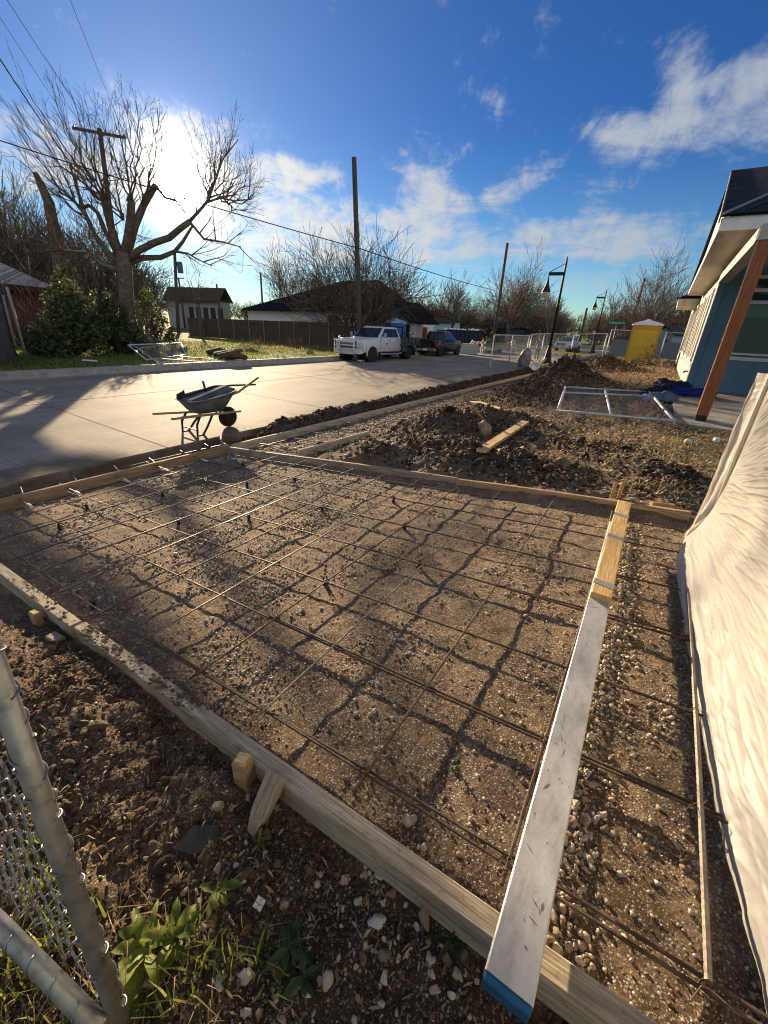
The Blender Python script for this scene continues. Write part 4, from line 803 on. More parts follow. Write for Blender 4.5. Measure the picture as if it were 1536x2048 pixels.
# porch: slab, post, beam
porch = MB(); porch.loft([[(.58, 10.2, -.16), (8.5, 10.2, -.16), (8.5, 17.98, -.16), (.58, 17.98, -.16)], [(.58, 10.2, .025), (8.5, 10.2, .025), (8.5, 17.98, .025), (.58, 17.98, .025)]])
hb(porch, 'porch_slab', M_('porch concrete', [(.16, .13, .10), (.30, .27, .23), (.38, .35, .31)], 1.6, .85, .3, 40))
cedar = M_('stained cedar', [(.15, .048, .02), (.28, .095, .036), (.36, .135, .052)], 3, .6, .2, 14, stretch=(22, 22, 1.2), detail=10, bdist=.004)
pm = MB(); pm.bbox((1.03, 10.95, 1.70), (.215, .215, 3.12), .008); hb(pm, 'porch_post', cedar)
pm = MB(); pm.bbox((1.03, 10.95, .10), (.20, .20, .16), .01); hb(pm, 'post_base', blk)
bm_ = MB(); bm_.box((4.8, 10.95, 3.37), (7.8, .25, .24)); bm_.box((1.03, 14.55, 3.37), (.25, 6.9, .24)); hb(bm_, 'porch_beam', soffit_m)
# roof edge
E0 = .345; EY0, EY1, RY = 12.35 - .0, 28.2, 20.2
EZ = 3.71
sf = MB(); sf.box(((E0 + 9) / 2, (EY0 + 19.99) / 2, EZ - .02), (9 - E0, 19.99 - EY0, .03)); sf.box(((E0 + HX + .1) / 2, (19.99 + EY1) / 2, EZ - .02), (HX + .1 - E0, EY1 - 19.99, .03)); hb(sf, 'soffit', soffit_m)
fs = MB(); fs.box((E0 - .012, (EY0 + EY1) / 2, EZ + .08), (.025, EY1 - EY0, .23)); fs.box(((E0 + 9) / 2, EY0 - .014, EZ + .085), (9 - E0 - .002, .026, .24)); hb(fs, 'fascia', white_t)
RZ = EZ + .2; RH = RZ + 2.75
for nm, q in (('roof', ((E0 - .05, EY0 - .06, RZ), (9, EY0 - .06, RZ), (9, RY, RH), (E0 + .05, RY, RH))), ('roof', ((9, EY1 + .1, RZ), (E0 - .05, EY1 + .1, RZ), (E0 + .05, RY, RH), (9, RY, RH)))):
    o = roof_plane(None, nm, *q, .05, sh_dark, house); o.matrix_local = HM
gb = MB(); gb.loft([[(E0 + .12, EY0 + .1, RZ - .02), (E0 + .12, EY1 - .1, RZ - .02), (E0 + .12, RY, RH - .1)], [(E0 + .22, EY0 + .1, RZ - .02), (E0 + .22, EY1 - .1, RZ - .02), (E0 + .22, RY, RH - .1)]]); hb(gb, 'gable', sunlit_s)
rk = MB(); sl = math.atan2(RH - RZ, RY - EY0); rk.loft([[(E0 - .07, EY0 - .08, RZ - .10), (E0 - .045, EY0 - .08, RZ - .10), (E0 - .045, EY0 - .08, RZ + .07), (E0 - .07, EY0 - .08, RZ + .07)], [(E0 + .02, RY, RH - .10), (E0 + .045, RY, RH - .10), (E0 + .045, RY, RH + .07), (E0 + .02, RY, RH + .07)]]); hb(rk, 'rake_board', M_('dark edge metal', [(.10, .10, .11)], 5, .5))  # one even dark grey along the roof edge
# hip flashing running up the near slope
def onroof(px, py):
    a = np.array([0, EY0 - .06, RZ]); n = np.array([0, -(RH - RZ), RY - EY0 + .06]); n = n / np.linalg.norm(n); v = ray(px, py); t = np.dot(a - EYE, n) / np.dot(v, n); return EYE + v * t + n * .07
h0, h1 = onroof(1441, 437), onroof(1580, 375); hp = MB(); hp.tube([h0, h1], .028, 5); hb(hp, 'hip_flashing', M_('dull flashing', [(.22, .23, .25)], 6, .5))
h0, h1 = onroof(1490, 428), onroof(1580, 395); hp = MB(); hp.tube([h0, h1], .018, 4); hb(hp, 'valley_line', M_('dark flashing', [(.02, .02, .025)], 6, .6))
# lower roof piece at the far end
lo = MB(); lo.loft([[(.02, 29.4, 3.25), (1.2, 29.4, 3.25), (1.2, 33, 3.25), (.02, 33, 3.25)], [(-.03, 29.35, 3.6), (1.2, 29.35, 3.62), (1.2, 33, 3.62), (-.03, 33, 3.6)]]); hb(lo, 'entry_canopy', soffit_m)
lo = MB(); lo.loft([[(-.08, 29.3, 3.625), (1.2, 29.3, 3.64), (1.2, 33.1, 3.64), (-.08, 33.1, 3.625)], [(.2, 29.4, 3.78), (1.2, 29.4, 4.1), (1.2, 33, 4.1), (.2, 33, 3.78)]]); hb(lo, 'canopy_roof', sh_dark)
# garage wing that carries the plastic sheet
gw = MB(); laps_x(gw, -4, 4.33, .80, -.05, 2.9); laps_y(gw, 1.0, 8.5, 4.14, -.05, 2.9); gw2 = hb(gw, 'garage_wall', blue_s)
gt = MB(); gt.box((.83, 4.345, 1.45), (.12, .03, 2.95)); gt.box((.785, 4.28, 1.45), (.025, .13, 2.95)); hb(gt, 'garage_trim', white_t)
o = roof_plane(None, 'garage_roof', (.62, -4.2, 3.0), (.62, 4.5, 3.0), (5, 4.5, 4.9), (5, -4.2, 4.9), .06, sh_dark, house); o.matrix_local = HM
# ------------------------------------------------------------------ chain-link panel in the left foreground
galv = M_('galvanised tube', [(.16, .16, .16), (.40, .40, .39), (.55, .55, .53)], 13, .38, .08, 60, metal=.55, spec=.5, stretch=(1, 1, 1), nrough=.7)
wire_m = M_('galvanised wire', [(.20, .205, .215), (.36, .365, .37)], 20, .4, metal=.7)
B0 = np.array([-.728, .007, -.14]); T0 = np.array([-1.049, .151, 1.468]); B1 = np.array([-2.4, -.27, .06])
lp = thing('chain_link_panel', 'galvanised chain link panel leaning at the left foreground, wire laced round its tube', 'fence panel', B0)
LM = Matrix.Translation(Vector(-B0)); 
def lb(mb, nm, mat, smooth=True): o = mb.build(nm, mat, lp, smooth); o.matrix_local = LM; return o
m = MB(); m.tube([B0, B0 + (T0 - B0) * .5, T0], .0215, 16); lb(m, 'post', galv)
rr0, rr1 = B0 + np.array([-.005, -.03, .09]), B1; m = MB(); m.tube([rr0, rr1], .023, 14); lb(m, 'bottom_rail', galv)
m = MB(); m.tube([T0, T0 + (B1 - B0)], .0215, 10); lb(m, 'top_rail', galv); m = MB(); m.tube([B1 - [0, 0, .1], B1 + (T0 - B0)], .0215, 10); lb(m, 'post', galv)
ux = (B1 - B0); L1 = np.linalg.norm(ux); ux /= L1; vx = (T0 - B0); L2 = np.linalg.norm(vx); vx /= L2; nrm = np.cross(ux, vx); nrm /= np.linalg.norm(nrm)
m = MB(); pit = .062; amp = pit * .52; k = int(.95 / (pit / 2))
rnd = random.Random(3)
for i in range(26):
    v0 = .10 + i * pit * .82; pts = []
    for j in range(int(1.68 / (pit * .5))):
        u = -.0 + .03 + j * pit * .5; s = 1 if j % 2 == 0 else -1
        for f, h in ((-.16, .86), (0, 1.0), (.16, .86)):
            pts.append(B0 + ux * (u + f * pit * .5) + vx * (v0 + s * amp * h + .10 * u) + nrm * (.006 * s * (1 if f < .1 else -1) + .003 * math.sin(i + j)) )
    m.tube(pts, .0021, 5)
lb(m, 'wire_mesh', wire_m)
for i in range(19):
    f = .05 + i * .043 + rnd.uniform(-.008, .008); c = B0 + vx * f * L2 / 1.0 * .96
    a0 = rnd.uniform(2.4, 3.2); pts = []
    for t in np.linspace(0, 1, 16):
        a = a0 - t * 4.6; pts.append(c + (ux * math.cos(a) + nrm * math.sin(a)) * .0245 + vx * (t - .5) * .035 * (1 if i % 3 else -1.2))
    pts = [c + ux * .07 + vx * .01 + nrm * .004] + pts
    w = MB(); w.tube(pts, .0024, 5); lb(w, 'lacing_wire', wire_m)
for i in range(9):
    c = rr0 + (rr1 - rr0) * (.03 + i * .055); d = (rr1 - rr0) / np.linalg.norm(rr1 - rr0); e = np.cross(d, nrm); pts = [c + (nrm * math.cos(a) + e * math.sin(a)) * .026 + d * a * .006 for a in np.linspace(0, 4.8, 14)]
    w = MB(); w.tube(pts, .0024, 5); lb(w, 'lacing_wire', wire_m)
# ------------------------------------------------------------------ weeds and grass at its foot
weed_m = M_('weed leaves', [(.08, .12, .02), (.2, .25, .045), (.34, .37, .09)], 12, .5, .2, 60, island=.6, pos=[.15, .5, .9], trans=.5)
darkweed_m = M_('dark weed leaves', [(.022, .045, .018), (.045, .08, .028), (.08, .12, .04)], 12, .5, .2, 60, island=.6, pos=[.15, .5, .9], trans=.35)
def leafy(name, p, n, L, W, mat, label, seed, rise=.6, group=None):
    r = random.Random(seed); t = thing(name, label, 'weed', p, 0, group); mb = MB(); st = MB()
    for i in range(n):
        a = i * 2.4 + r.uniform(-.4, .4); el = r.uniform(.15, rise); l = L * r.uniform(.55, 1.15); w = W * r.uniform(.6, 1.15); d = Vector((math.cos(a), math.sin(a), 0)); s = Vector((-math.sin(a), math.cos(a), 0)); prev = None; rows = []
        h0 = r.uniform(0, .035)
        for j in range(8):
            q = j / 7; c = d * (l * q) + Vector((0, 0, h0 + l * (math.sin(el) * q * 1.5 - .9 * q * q * math.sin(el) - .12 * q ** 3))); ww = w * (math.sin(math.pi * min(1, q * .92 + .06)) ** .8) * (1 + .12 * math.sin(q * 17 + i)); tw = .35 * math.sin(q * 3 + i)
            rows.append((c - s * ww + Vector((0, 0, ww * (.35 + tw))), c, c + s * ww + Vector((0, 0, ww * (.35 - tw)))))
        vs = [p_ for row in rows for p_ in row]; fs = []
        for j in range(7): fs += [(j * 3, j * 3 + 1, j * 3 + 4, j * 3 + 3), (j * 3 + 1, j * 3 + 2, j * 3 + 5, j * 3 + 4)]
        mb.add(vs, fs)
    mb.build('leaves', mat, t, True); st.tube([(0, 0, -.03), (0, 0, .045)], .004, 5); st.build('stem', mat, t, True); return t
def gp(px, py): p = on_soil(px, py); return p
leafy('leafy_weed', gp(300, 1905), 17, .11, .017, weed_m, 'tall pale green leafy weed lit by the sun beside the chain link tube', 1, 1.1)
leafy('leafy_weed', gp(355, 1880), 14, .09, .015, weed_m, 'smaller pale green weed right of the tall leafy weed, leaves lit', 2, 1.0)
leafy('leafy_weed', gp(440, 1790), 6, .075, .015, weed_m, 'bright three leaved sprout standing alone between weed clump and wedge', 3, 1.2)
leafy('leafy_weed', gp(285, 1985), 12, .10, .015, weed_m, 'low light green weed at the bottom edge beside the tube foot', 4, .8)
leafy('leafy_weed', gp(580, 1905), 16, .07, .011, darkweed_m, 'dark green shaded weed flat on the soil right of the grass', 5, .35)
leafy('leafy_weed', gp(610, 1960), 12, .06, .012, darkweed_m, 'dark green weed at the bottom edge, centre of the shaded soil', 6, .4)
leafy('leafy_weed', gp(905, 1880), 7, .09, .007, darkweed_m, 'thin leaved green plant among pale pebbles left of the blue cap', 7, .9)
leafy('leafy_weed', gp(520, 1690), 5, .06, .006, weed_m, 'thin grassy sprout at the foot of the split wedge', 8, 1.2)
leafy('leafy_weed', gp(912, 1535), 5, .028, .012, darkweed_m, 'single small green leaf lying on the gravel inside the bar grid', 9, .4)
xs, ys = uni(420, -.80, -.36, .0, .34, 80, lambda x, y: sst(-.1, .25, fbm(x, y, 4, 2)) * (1 - .8 * sst(-.62, -.35, x))); blades('green_grass', xs, ys, .11, .006, lawn_m, 81, .7)
xs, ys = uni(700, -1.5, -.74, -.28, .10, 82, lambda x, y: sst(-.2, .2, fbm(x, y, 4, 2))); blades('green_grass', xs, ys, .13, .006, lawn_m, 83, .8)
xs, ys = uni(420, -1.3, -.35, -.25, .30, 84, lambda x, y: sst(-.1, .2, fbm(x + 2, y, 4, 2))); blades('dry_grass', xs, ys, .12, .004, drygrass_m, 85, 1.1)
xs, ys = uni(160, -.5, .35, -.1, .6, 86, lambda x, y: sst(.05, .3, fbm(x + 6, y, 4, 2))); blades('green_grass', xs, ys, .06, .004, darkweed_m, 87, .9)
xs, ys = uni(260, -3.2, -.8, 1.0, 2.6, 88, lambda x, y: sst(.12, .3, fbm(x + 9, y, 2.4, 2))); blades('green_grass', xs, ys, .022, .004, lawn_m, 89, 1.2)
# distinct stones in the shaded soil
white_rock = M_('pale limestone', [(.36, .33, .28), (.52, .49, .43), (.62, .6, .54)], 12, .85, .5, 50)
rust_rock = M_('rusty stone', [(.22, .10, .05), (.36, .18, .09)], 12, .85, .4, 50)
for i, (px, py, s, mt, lab) in enumerate([
    (848, 1842, (.042, .026, .03), tan_rock, 'upright oblong tan stone in the shaded soil left of the blue cap'),
    (752, 1845, (.033, .024, .02), white_rock, 'smooth white stone, largest pale one in the shaded soil'),
    (786, 1787, (.022, .017, .016), rust_rock, 'rust coloured stone among pebbles below the form board'),
    (760, 1752, (.022, .02, .017), white_rock, 'round whitish stone just below the form board near the rust coloured one'),
    (490, 1862, (.021, .013, .018), rust_rock, 'orange brown angular stone beside the weeds'),
    (306, 1968, (.036, .026, .028), tan_rock, 'yellow tan rock half hidden under the pale weed leaves'),
    (437, 1965, (.027, .018, .014), white_rock, 'flat white stone in the shade below the thin grass, right one of two'),
    (492, 1952, (.025, .02, .016), white_rock, 'flat white stone by the pale grass blade under the weeds'),
    (615, 1990, (.014, .028, .014), white_rock, 'long white stone standing at the bottom edge, centre'),
    (930, 1905, (.025, .018, .02), grey_rock, 'brownish stone close left of the screed cap'),
    (985, 1530, (.016, .010, .008), rust_rock, 'orange stone flake on the gravel left of the screed')]):
    c = gp(px, py); rock('stone', c + [0, 0, s[2] * .55], s, mt, lab, 40 + i, sub=3)
sc_m = M_('grey slate scrap', [(.03, .032, .03), (.06, .06, .056)], 20, .9, .5, 120)
c = gp(400, 1682); m = MB(); m.prism([(-.085, -.03), (.0, -.045), (.075, .0), (.055, .045), (-.04, .04)], 0, .006, Matrix.Translation(Vector(c) + Vector((0, 0, .008))) @ Euler((.25, -.1, .5)).to_matrix().to_4x4()); tag(m.build('shingle_scrap', sc_m), 'grey shingle scrap lying on shaded soil left of the wedge', 'scrap')
c = gp(520, 1812); m = MB(); 
for dx, dy in ((-.011, -.011), (.011, -.011), (-.011, .011), (.011, .011)): m.bbox((dx, dy, 0), (.018, .018, .02), .002)
m.box((0, 0, -.004), (.04, .04, .008)); o = m.build('plastic_spacer', white_pl); o.matrix_world = Matrix.Translation(Vector(c) + Vector((0, 0, .018))) @ Euler((.5, .3, .2)).to_matrix().to_4x4() @ Matrix.Diagonal((.75, .75, .75, 1)); tag(o, 'small white plastic square block with four studs on the shaded soil', 'spacer')
# ------------------------------------------------------------------ bare trees
bark = M_('grey brown bark', [(.06, .045, .033), (.135, .104, .078), (.21, .17, .135)], 6, .9, .5, 30, spec=.15)
bark_d = M_('dark bark', [(.042, .031, .024), (.092, .07, .055), (.15, .118, .092)], 6, .9, .4, 30, spec=.15)
def rot_away(d, ang, r):
    d = np.array(d); a = r.normal(size=3); p = np.cross(d, a); p /= max(np.linalg.norm(p), 1e-6); return d * math.cos(ang) + p * math.sin(ang)
def grow(lines, p, d, L, rad, lev, r, cfg):
    d = np.array(d, float); d /= np.linalg.norm(d); n = max(3, min(9, int(L / cfg['seg']))); pts = [np.array(p, float)]; dirs = [d]; step = L / n
    for i in range(n):
        d = d + r.normal(size=3) * cfg['wob'] * (1.0 if lev < 2 else .8) + np.array([0, 0, cfg['up'] if lev > 0 else cfg['up'] * .4]); d /= np.linalg.norm(d); pts.append(pts[-1] + d * step); dirs.append(d)
    tip = max(rad * (.32 if lev < cfg['lev'] else .3), cfg['tip']); radii = [rad + (tip - rad) * (i / n) ** .9 for i in range(n + 1)]
    lines.append((pts, radii, lev))
    if lev >= cfg['lev']: return
    nc = cfg['kids'][min(lev, len(cfg['kids']) - 1)]; nc = max(1, int(round(nc * r.uniform(.75, 1.25))))
    for k in range(nc):
        t = 1.0 if k == 0 else r.uniform(cfg['from'], 1.0); i = min(n, max(1, int(round(t * n)))); a = math.radians(r.uniform(*cfg['ang'])) * (.5 if k == 0 else 1.0)
        nd = rot_away(dirs[i], a, r); rr = radii[i] * (.85 if k == 0 else r.uniform(.45, .75)); grow(lines, pts[i], nd, L * r.uniform(*cfg['ratio']), max(rr, cfg['tip']), lev + 1, r, cfg)
def lines_mesh(lines, origin, name, mat, parent, sides=(7, 6, 5, 4, 3, 3, 3)):
    mb = MB()
    for pts, radii, lev in lines: mb.tube([np.asarray(p) - origin for p in pts], radii, sides[min(lev, 6)], caps=(lev < 2))
    return mb.build(name, mat, parent, True)
def bare_tree(name, base, H, seed, label, group=None, mat=bark, lev=5, kids=(5, 4, 4, 3, 2), up=.07, wob=.09, ang=(22, 58), ratio=(.52, .78), rad=None, trunk=.28, tip=.008, frm=.35, forks=4, lean=(0, 0), spread=.7, seg=.5, hs=.74):
    r = np.random.default_rng(seed); base = np.array(base, float); H = H * hs; rad = rad or H * .024; t = thing(name, label, 'tree', base, 0, group)
    tl = H * trunk; d0 = np.array([lean[0], lean[1], 1.0]); d0 /= np.linalg.norm(d0); tr = [base + np.array([0, 0, -.15])]; d = d0
    for i in range(5): d = d + r.normal(size=3) * .05; d /= np.linalg.norm(d); tr.append(tr[-1] + d * (tl + .15) / 5)
    tr_r = [rad * 1.5, rad * 1.12, rad * 1.02, rad * .97, rad * .95, rad * .95]; mb = MB(); mb.tube([p - base for p in tr], tr_r, 9); mb.build('trunk', mat, t, True)
    cfg = dict(seg=seg, wob=wob, up=up, lev=lev, kids=kids, ang=ang, ratio=ratio, tip=tip); cfg['from'] = frm; lines = []
    for k in range(forks):
        a = 6.283 * k / forks + r.uniform(-.5, .5); s = r.uniform(.35, 1.0) * spread; nd = np.array([math.cos(a) * s, math.sin(a) * s, 1.0]) + d0 * .4
        grow(lines, tr[-1] - d * .1 * k, nd, H * (1 - trunk) * r.uniform(.42, .6), rad * r.uniform(.5, .75), 1, r, cfg)
    lines_mesh(lines, base, 'crown', mat, t); return t
LZ = -.27
# the big cut-back tree by the sun: limbs as seen, but the fourth shifted to steer its shadow
BD = 30.0; bb = P(252, 640, BD); bb[2] = LZ
big = thing('bare_tree', 'huge bare tree with cut thick limbs and sprouting shoots, sun behind it', 'tree', bb)
def limb(px_list, depth, r0, r1): 
    return [P(x, y, BD + dd) for (x, y), dd in zip(px_list, depth)], list(np.linspace(r0 * .66, r1 * .72, len(px_list)))
mb = MB(); tr = [bb + [0, 0, -.2], P(256, 640, BD), P(252, 580, BD), P(249, 535, BD), P(246, 505, BD)]; mb.tube([p - bb for p in tr], [.62, .42, .36, .38, .35], 11); mb.build('trunk', bark, big, True)
LIMBS = [([(243, 520), (226, 470), (214, 425), (207, 395)], (0, .3, .5, .6), .34, .24), ([(246, 520), (256, 470), (261, 430), (263, 402)], (0, -.3, -.4, -.5), .34, .26), ([(252, 515), (270, 450), (288, 408), (311, 371)], (0, .4, 1.0, 1.4), .34, .22),
    ([(255, 525), (276, 502), (308, 486), (338, 476), (362, 456), (380, 443)], (0, -.5, -1, -1.4, -1.6, -1.8), .28, .2), ([(379, 443), (408, 478), (445, 484), (482, 494)], (-1.8, -2, -2.2, -2.4), .12, .03), ([(250, 528), (285, 516), (322, 515), (350, 503), (366, 483), (385, 452)], (0, -.2, -.4, -.6, -.7, -.8), .27, .09),
    ([(350, 503), (376, 507), (394, 518), (424, 532)], (-.6, -.7, -.8, -.8), .10, .03), ([(244, 530), (215, 505), (190, 470), (172, 430), (160, 395), (140, 330)], (0, .3, .8, 1.2, 1.5, 1.8), .26, .07), ([(236, 510), (212, 465), (195, 425), (178, 411), (160, 416)], (.2, .6, .8, 1, 1), .2, .12),
    ([(379, 443), (402, 418), (418, 398), (432, 356), (446, 318), (476, 280)], (-1.8, -1.9, -2, -2.1, -2.1, -2), .14, .03), ([(416, 404), (440, 396), (470, 402), (505, 398)], (-2, -2.1, -2.2, -2.3), .09, .025), ([(245, 545), (205, 530), (170, 505), (120, 500), (70, 505)], (0, .5, 1, 1.6, 2), .2, .04), ([(311, 371), (330, 395), (352, 402), (370, 425)], (1.4, 1.2, 1, .9), .12, .06)]
lines = []; r = np.random.default_rng(21)
cfg = dict(seg=.45, wob=.075, up=.03, lev=5, kids=(3, 3, 3, 2, 2), ang=(14, 42), ratio=(.5, .75), tip=.007); cfg['from'] = .3
for li, (pxs, dep, a, b) in enumerate(LIMBS):
    pts, rad_l = limb(pxs, dep, a, b); lines.append((pts, rad_l, 0))
    for i in range(1, len(pts)):
        dd = pts[i] - pts[i - 1]; dd = dd / np.linalg.norm(dd)
        for k in range(0 if li in (3, 5) else 2):
            nd = dd * .7 + np.array([0, 0, .75]) + r.normal(size=3) * .5; q = pts[i - 1] + (pts[i] - pts[i - 1]) * r.random(); grow(lines, q, nd, r.uniform(.7, 1.5), r.uniform(.022, .045), 2, r, cfg)
SH = [((207, 400), [(60, 170), (100, 190), (140, 180), (165, 215), (40, 230), (80, 240), (120, 235), (190, 250)], 8), ((262, 405), [(225, 215), (262, 205), (240, 240), (285, 230), (205, 240)], 4), ((288, 410), [(318, 220), (300, 235), (275, 215), (330, 260)], 5), ((172, 430), [(20, 240), (45, 275), (70, 300), (10, 290), (95, 280)], 6), ((418, 398), [(380, 275), (400, 300), (425, 290), (458, 300)], 4), ((440, 396), [(505, 345), (518, 390), (500, 420), (480, 330)], 3), ((120, 500), [(40, 440), (80, 400), (20, 380)], 4), ((246, 440), [(180, 260), (150, 270), (215, 255), (130, 300)], 5)]
for (sx, sy), tips, dd in SH:
    s = P(sx, sy, BD + r.uniform(-.5, .8))
    for (tx, ty) in tips:
        e = P(tx + r.uniform(-8, 8), ty + r.uniform(-6, 6), BD + r.uniform(-2.5, 2.5)); n = 9; pts = []
        for i in range(n + 1):
            t = i / n; bend = math.sin(math.pi * t) * .5; pts.append(s + (e - s) * t + np.array([r.normal(0, .07), r.normal(0, .07), -bend * .6 + r.normal(0, .05)]))
        rad_l = list(np.linspace(.055, .009, n + 1)); lines.append((pts, rad_l, 2))
        for i in range(2, n):
            for k in range(2):
                d_ = pts[i] - pts[i - 1]; d_ = d_ / np.linalg.norm(d_); grow(lines, pts[i], d_ * .9 + r.normal(size=3) * .38, r.uniform(.45, 1.05), rad_l[i] * .6, 3, r, cfg)
lines_mesh(lines, bb, 'crown', bark, big)
# other single trees, each on its own ground
def base_at(px, py, d, z=LZ): p = P(px, py, d); p[2] = z; return p
bare_tree('bare_tree', base_at(-5, 640, 24), 11.5, 31, 'dark leaning bare tree at the left picture edge above the grey roof', lev=5, mat=bark_d, lean=(.25, .0), kids=(4, 3, 3, 3, 2), forks=3)
bare_tree('bare_tree', base_at(60, 620, 38), 11.5, 32, 'dense bare tree behind the grey roofed red house', lev=5, mat=bark_d, kids=(4, 4, 3, 3, 2), forks=4, spread=1.0)
bare_tree('bare_tree', base_at(150, 620, 43), 10.5, 33, 'dense bare tree in the thicket left of the huge cut tree', lev=5, mat=bark_d, kids=(4, 4, 3, 3, 2), forks=4, spread=1.1)
bare_tree('bare_tree', base_at(290, 640, 47), 6.5, 34, 'low tangled bare tree right behind the huge cut tree', lev=5, mat=bark_d, kids=(5, 5, 4, 3, 2), forks=6, spread=1.3)
ds = MB(); dpts = [P(128, 600, 33), P(112, 480, 33), P(98, 405, 33), P(83, 372, 33), P(70, 345, 33)]; b0 = dpts[0].copy(); b0[2] = LZ; ds.tube([b0] + dpts, [.42, .38, .32, .27, .2, .12], 8); o = ds.build('dead_trunk', bark, None, True); tag(o, 'broken dead trunk leaning left of the crossarm pole', 'tree trunk')
bare_tree('bare_tree', base_at(403, 672, 52, LZ), 8.6, 35, 'small crooked bare tree standing alone on the lawn before the fence', lev=4, kids=(3, 4, 3, 2), wob=.16, up=.02, forks=3, trunk=.42, rad=.13, spread=.9, ang=(30, 70), hs=.9)
CT = base_at(722, 690, 37.5)
ct = bare_tree('bare_tree', CT, 10.8, 36, 'wide bare tree with green mistletoe behind the white truck', lev=5, kids=(6, 5, 4, 4, 2), forks=11, spread=1.7, rad=.30, trunk=.10, up=.045, ratio=(.6, .84), mat=bark_d, wob=.13, tip=.014, hs=.64)
mist_m = M_('yellow green leaves', [(.03, .045, .012), (.075, .09, .02), (.14, .145, .04)], 6, .55, island=.8, pos=[.15, .5, .9], trans=.45)
bush_m = M_('bush leaves', [(.045, .06, .024), (.10, .125, .05), (.19, .21, .09)], 6, .55, island=.8, pos=[.15, .5, .9], trans=.4)
def leaf_cloud(name, blobs, n, size, mat, origin, parent=None, seed=1, droop=0.0, thr=.02):
    r = np.random.default_rng(seed); out = []
    tot = sum(b[3] * b[4] * b[5] for b in blobs)
    C = []
    for (x, y, z, rx, ry, rz_) in blobs:
        k = max(20, int(n * rx * ry * rz_ / tot)); v = r.normal(size=(k, 3)); v /= np.linalg.norm(v, axis=1, keepdims=True); v *= r.random((k, 1)) ** .45; p = v * np.array([rx, ry, rz_]) + np.array([x, y, z])
        g = fbm(p[:, 0] * 1.1 + p[:, 2] * .7, p[:, 1] * 1.1 - p[:, 2] * 1.3, 1.3, 3) + .35 * fbm(p[:, 0] * 3 + p[:, 2] * 2, p[:, 1] * 3 - p[:, 2] * 2, 1.3, 2); C.append(p[g > thr])
    C = np.concatenate(C); n = len(C); a = r.normal(size=(n, 3)); a[:, 2] -= droop; a /= np.linalg.norm(a, axis=1, keepdims=True); b = np.cross(a, r.normal(size=(n, 3))); b /= np.linalg.norm(b, axis=1, keepdims=True); s = size * r.uniform(.6, 1.5, n)[:, None]
    C = C - np.asarray(origin); V = np.stack([C - a * s, C + b * s * .45, C + a * s, C - b * s * .45], 1).reshape(-1, 3); F = np.arange(n * 4).reshape(-1, 4)
    return np_mesh(name, V, F, mat, False, parent)
r = np.random.default_rng(5); bl = []
for k in range(16):
    a = r.uniform(0, 6.28); q = r.uniform(.2, 2.4); s = r.uniform(.25, .5); bl.append((CT[0] + math.cos(a) * q, CT[1] + math.sin(a) * q, r.uniform(1.4, 3.8), s, s, s * 1.1))
leaf_cloud('mistletoe', bl, 3600, .075, mist_m, CT, ct, 6)
bare_tree('bare_tree', base_at(705, 690, 45), 11.5, 37, 'taller bare tree left of the plain pole, behind the dark roofed house', lev=5, kids=(4, 4, 4, 3, 2), forks=4, spread=.7, rad=.2, trunk=.2)
bare_tree('bare_tree', base_at(575, 640, 72), 12.5, 38, 'fan shaped bare tree behind the ridge of the dark roof', lev=5, kids=(5, 5, 4, 3, 2), forks=7, spread=.75, mat=bark, up=.12, trunk=.12, tip=.02)
bare_tree('bare_tree', base_at(640, 640, 80), 12.0, 39, 'second bare tree behind the dark roof, nearer the plain pole', lev=5, kids=(4, 4, 4, 3, 2), forks=6, spread=.8, up=.12, trunk=.12, tip=.02)
bare_tree('bare_tree', base_at(1018, 670, 62), 12.8, 40, 'tall rounded bare tree behind the first street lamp', lev=5, kids=(5, 5, 4, 3, 2), forks=6, spread=.9, mat=bark_d, tip=.014, trunk=.3, up=.05, wob=.12)
bare_tree('bare_tree', base_at(905, 672, 72), 10.0, 41, 'bare tree behind the dumpster beside the small pale house', lev=5, kids=(4, 4, 4, 3, 2), forks=4, spread=.8, mat=bark_d, tip=.018)
bare_tree('bare_tree', base_at(1095, 672, 84), 10.5, 42, 'bare tree beyond the first street lamp above the white pickup', lev=5, kids=(5, 4, 4, 3, 2), forks=6, spread=.8, mat=bark, tip=.02)
bare_tree('bare_tree', base_at(1290, 685, 60), 11.8, 43, 'broad bare tree behind the yellow toilet cabin', lev=5, kids=(5, 5, 4, 3, 2), forks=7, spread=1.0, mat=bark, tip=.016, up=.09, trunk=.16, rad=.2)
bare_tree('bare_tree', base_at(1235, 685, 66), 8.4, 44, 'lower bare tree behind the street name sign', lev=5, kids=(5, 4, 4, 3, 2), forks=6, spread=1.1, mat=bark_d, tip=.016, trunk=.18)
bare_tree('bare_tree', base_at(1372, 690, 56), 9.0, 45, 'bare tree partly hidden by the corner of the blue house', lev=5, kids=(5, 4, 4, 3, 2), forks=5, spread=.8, mat=bark_d, tip=.016)
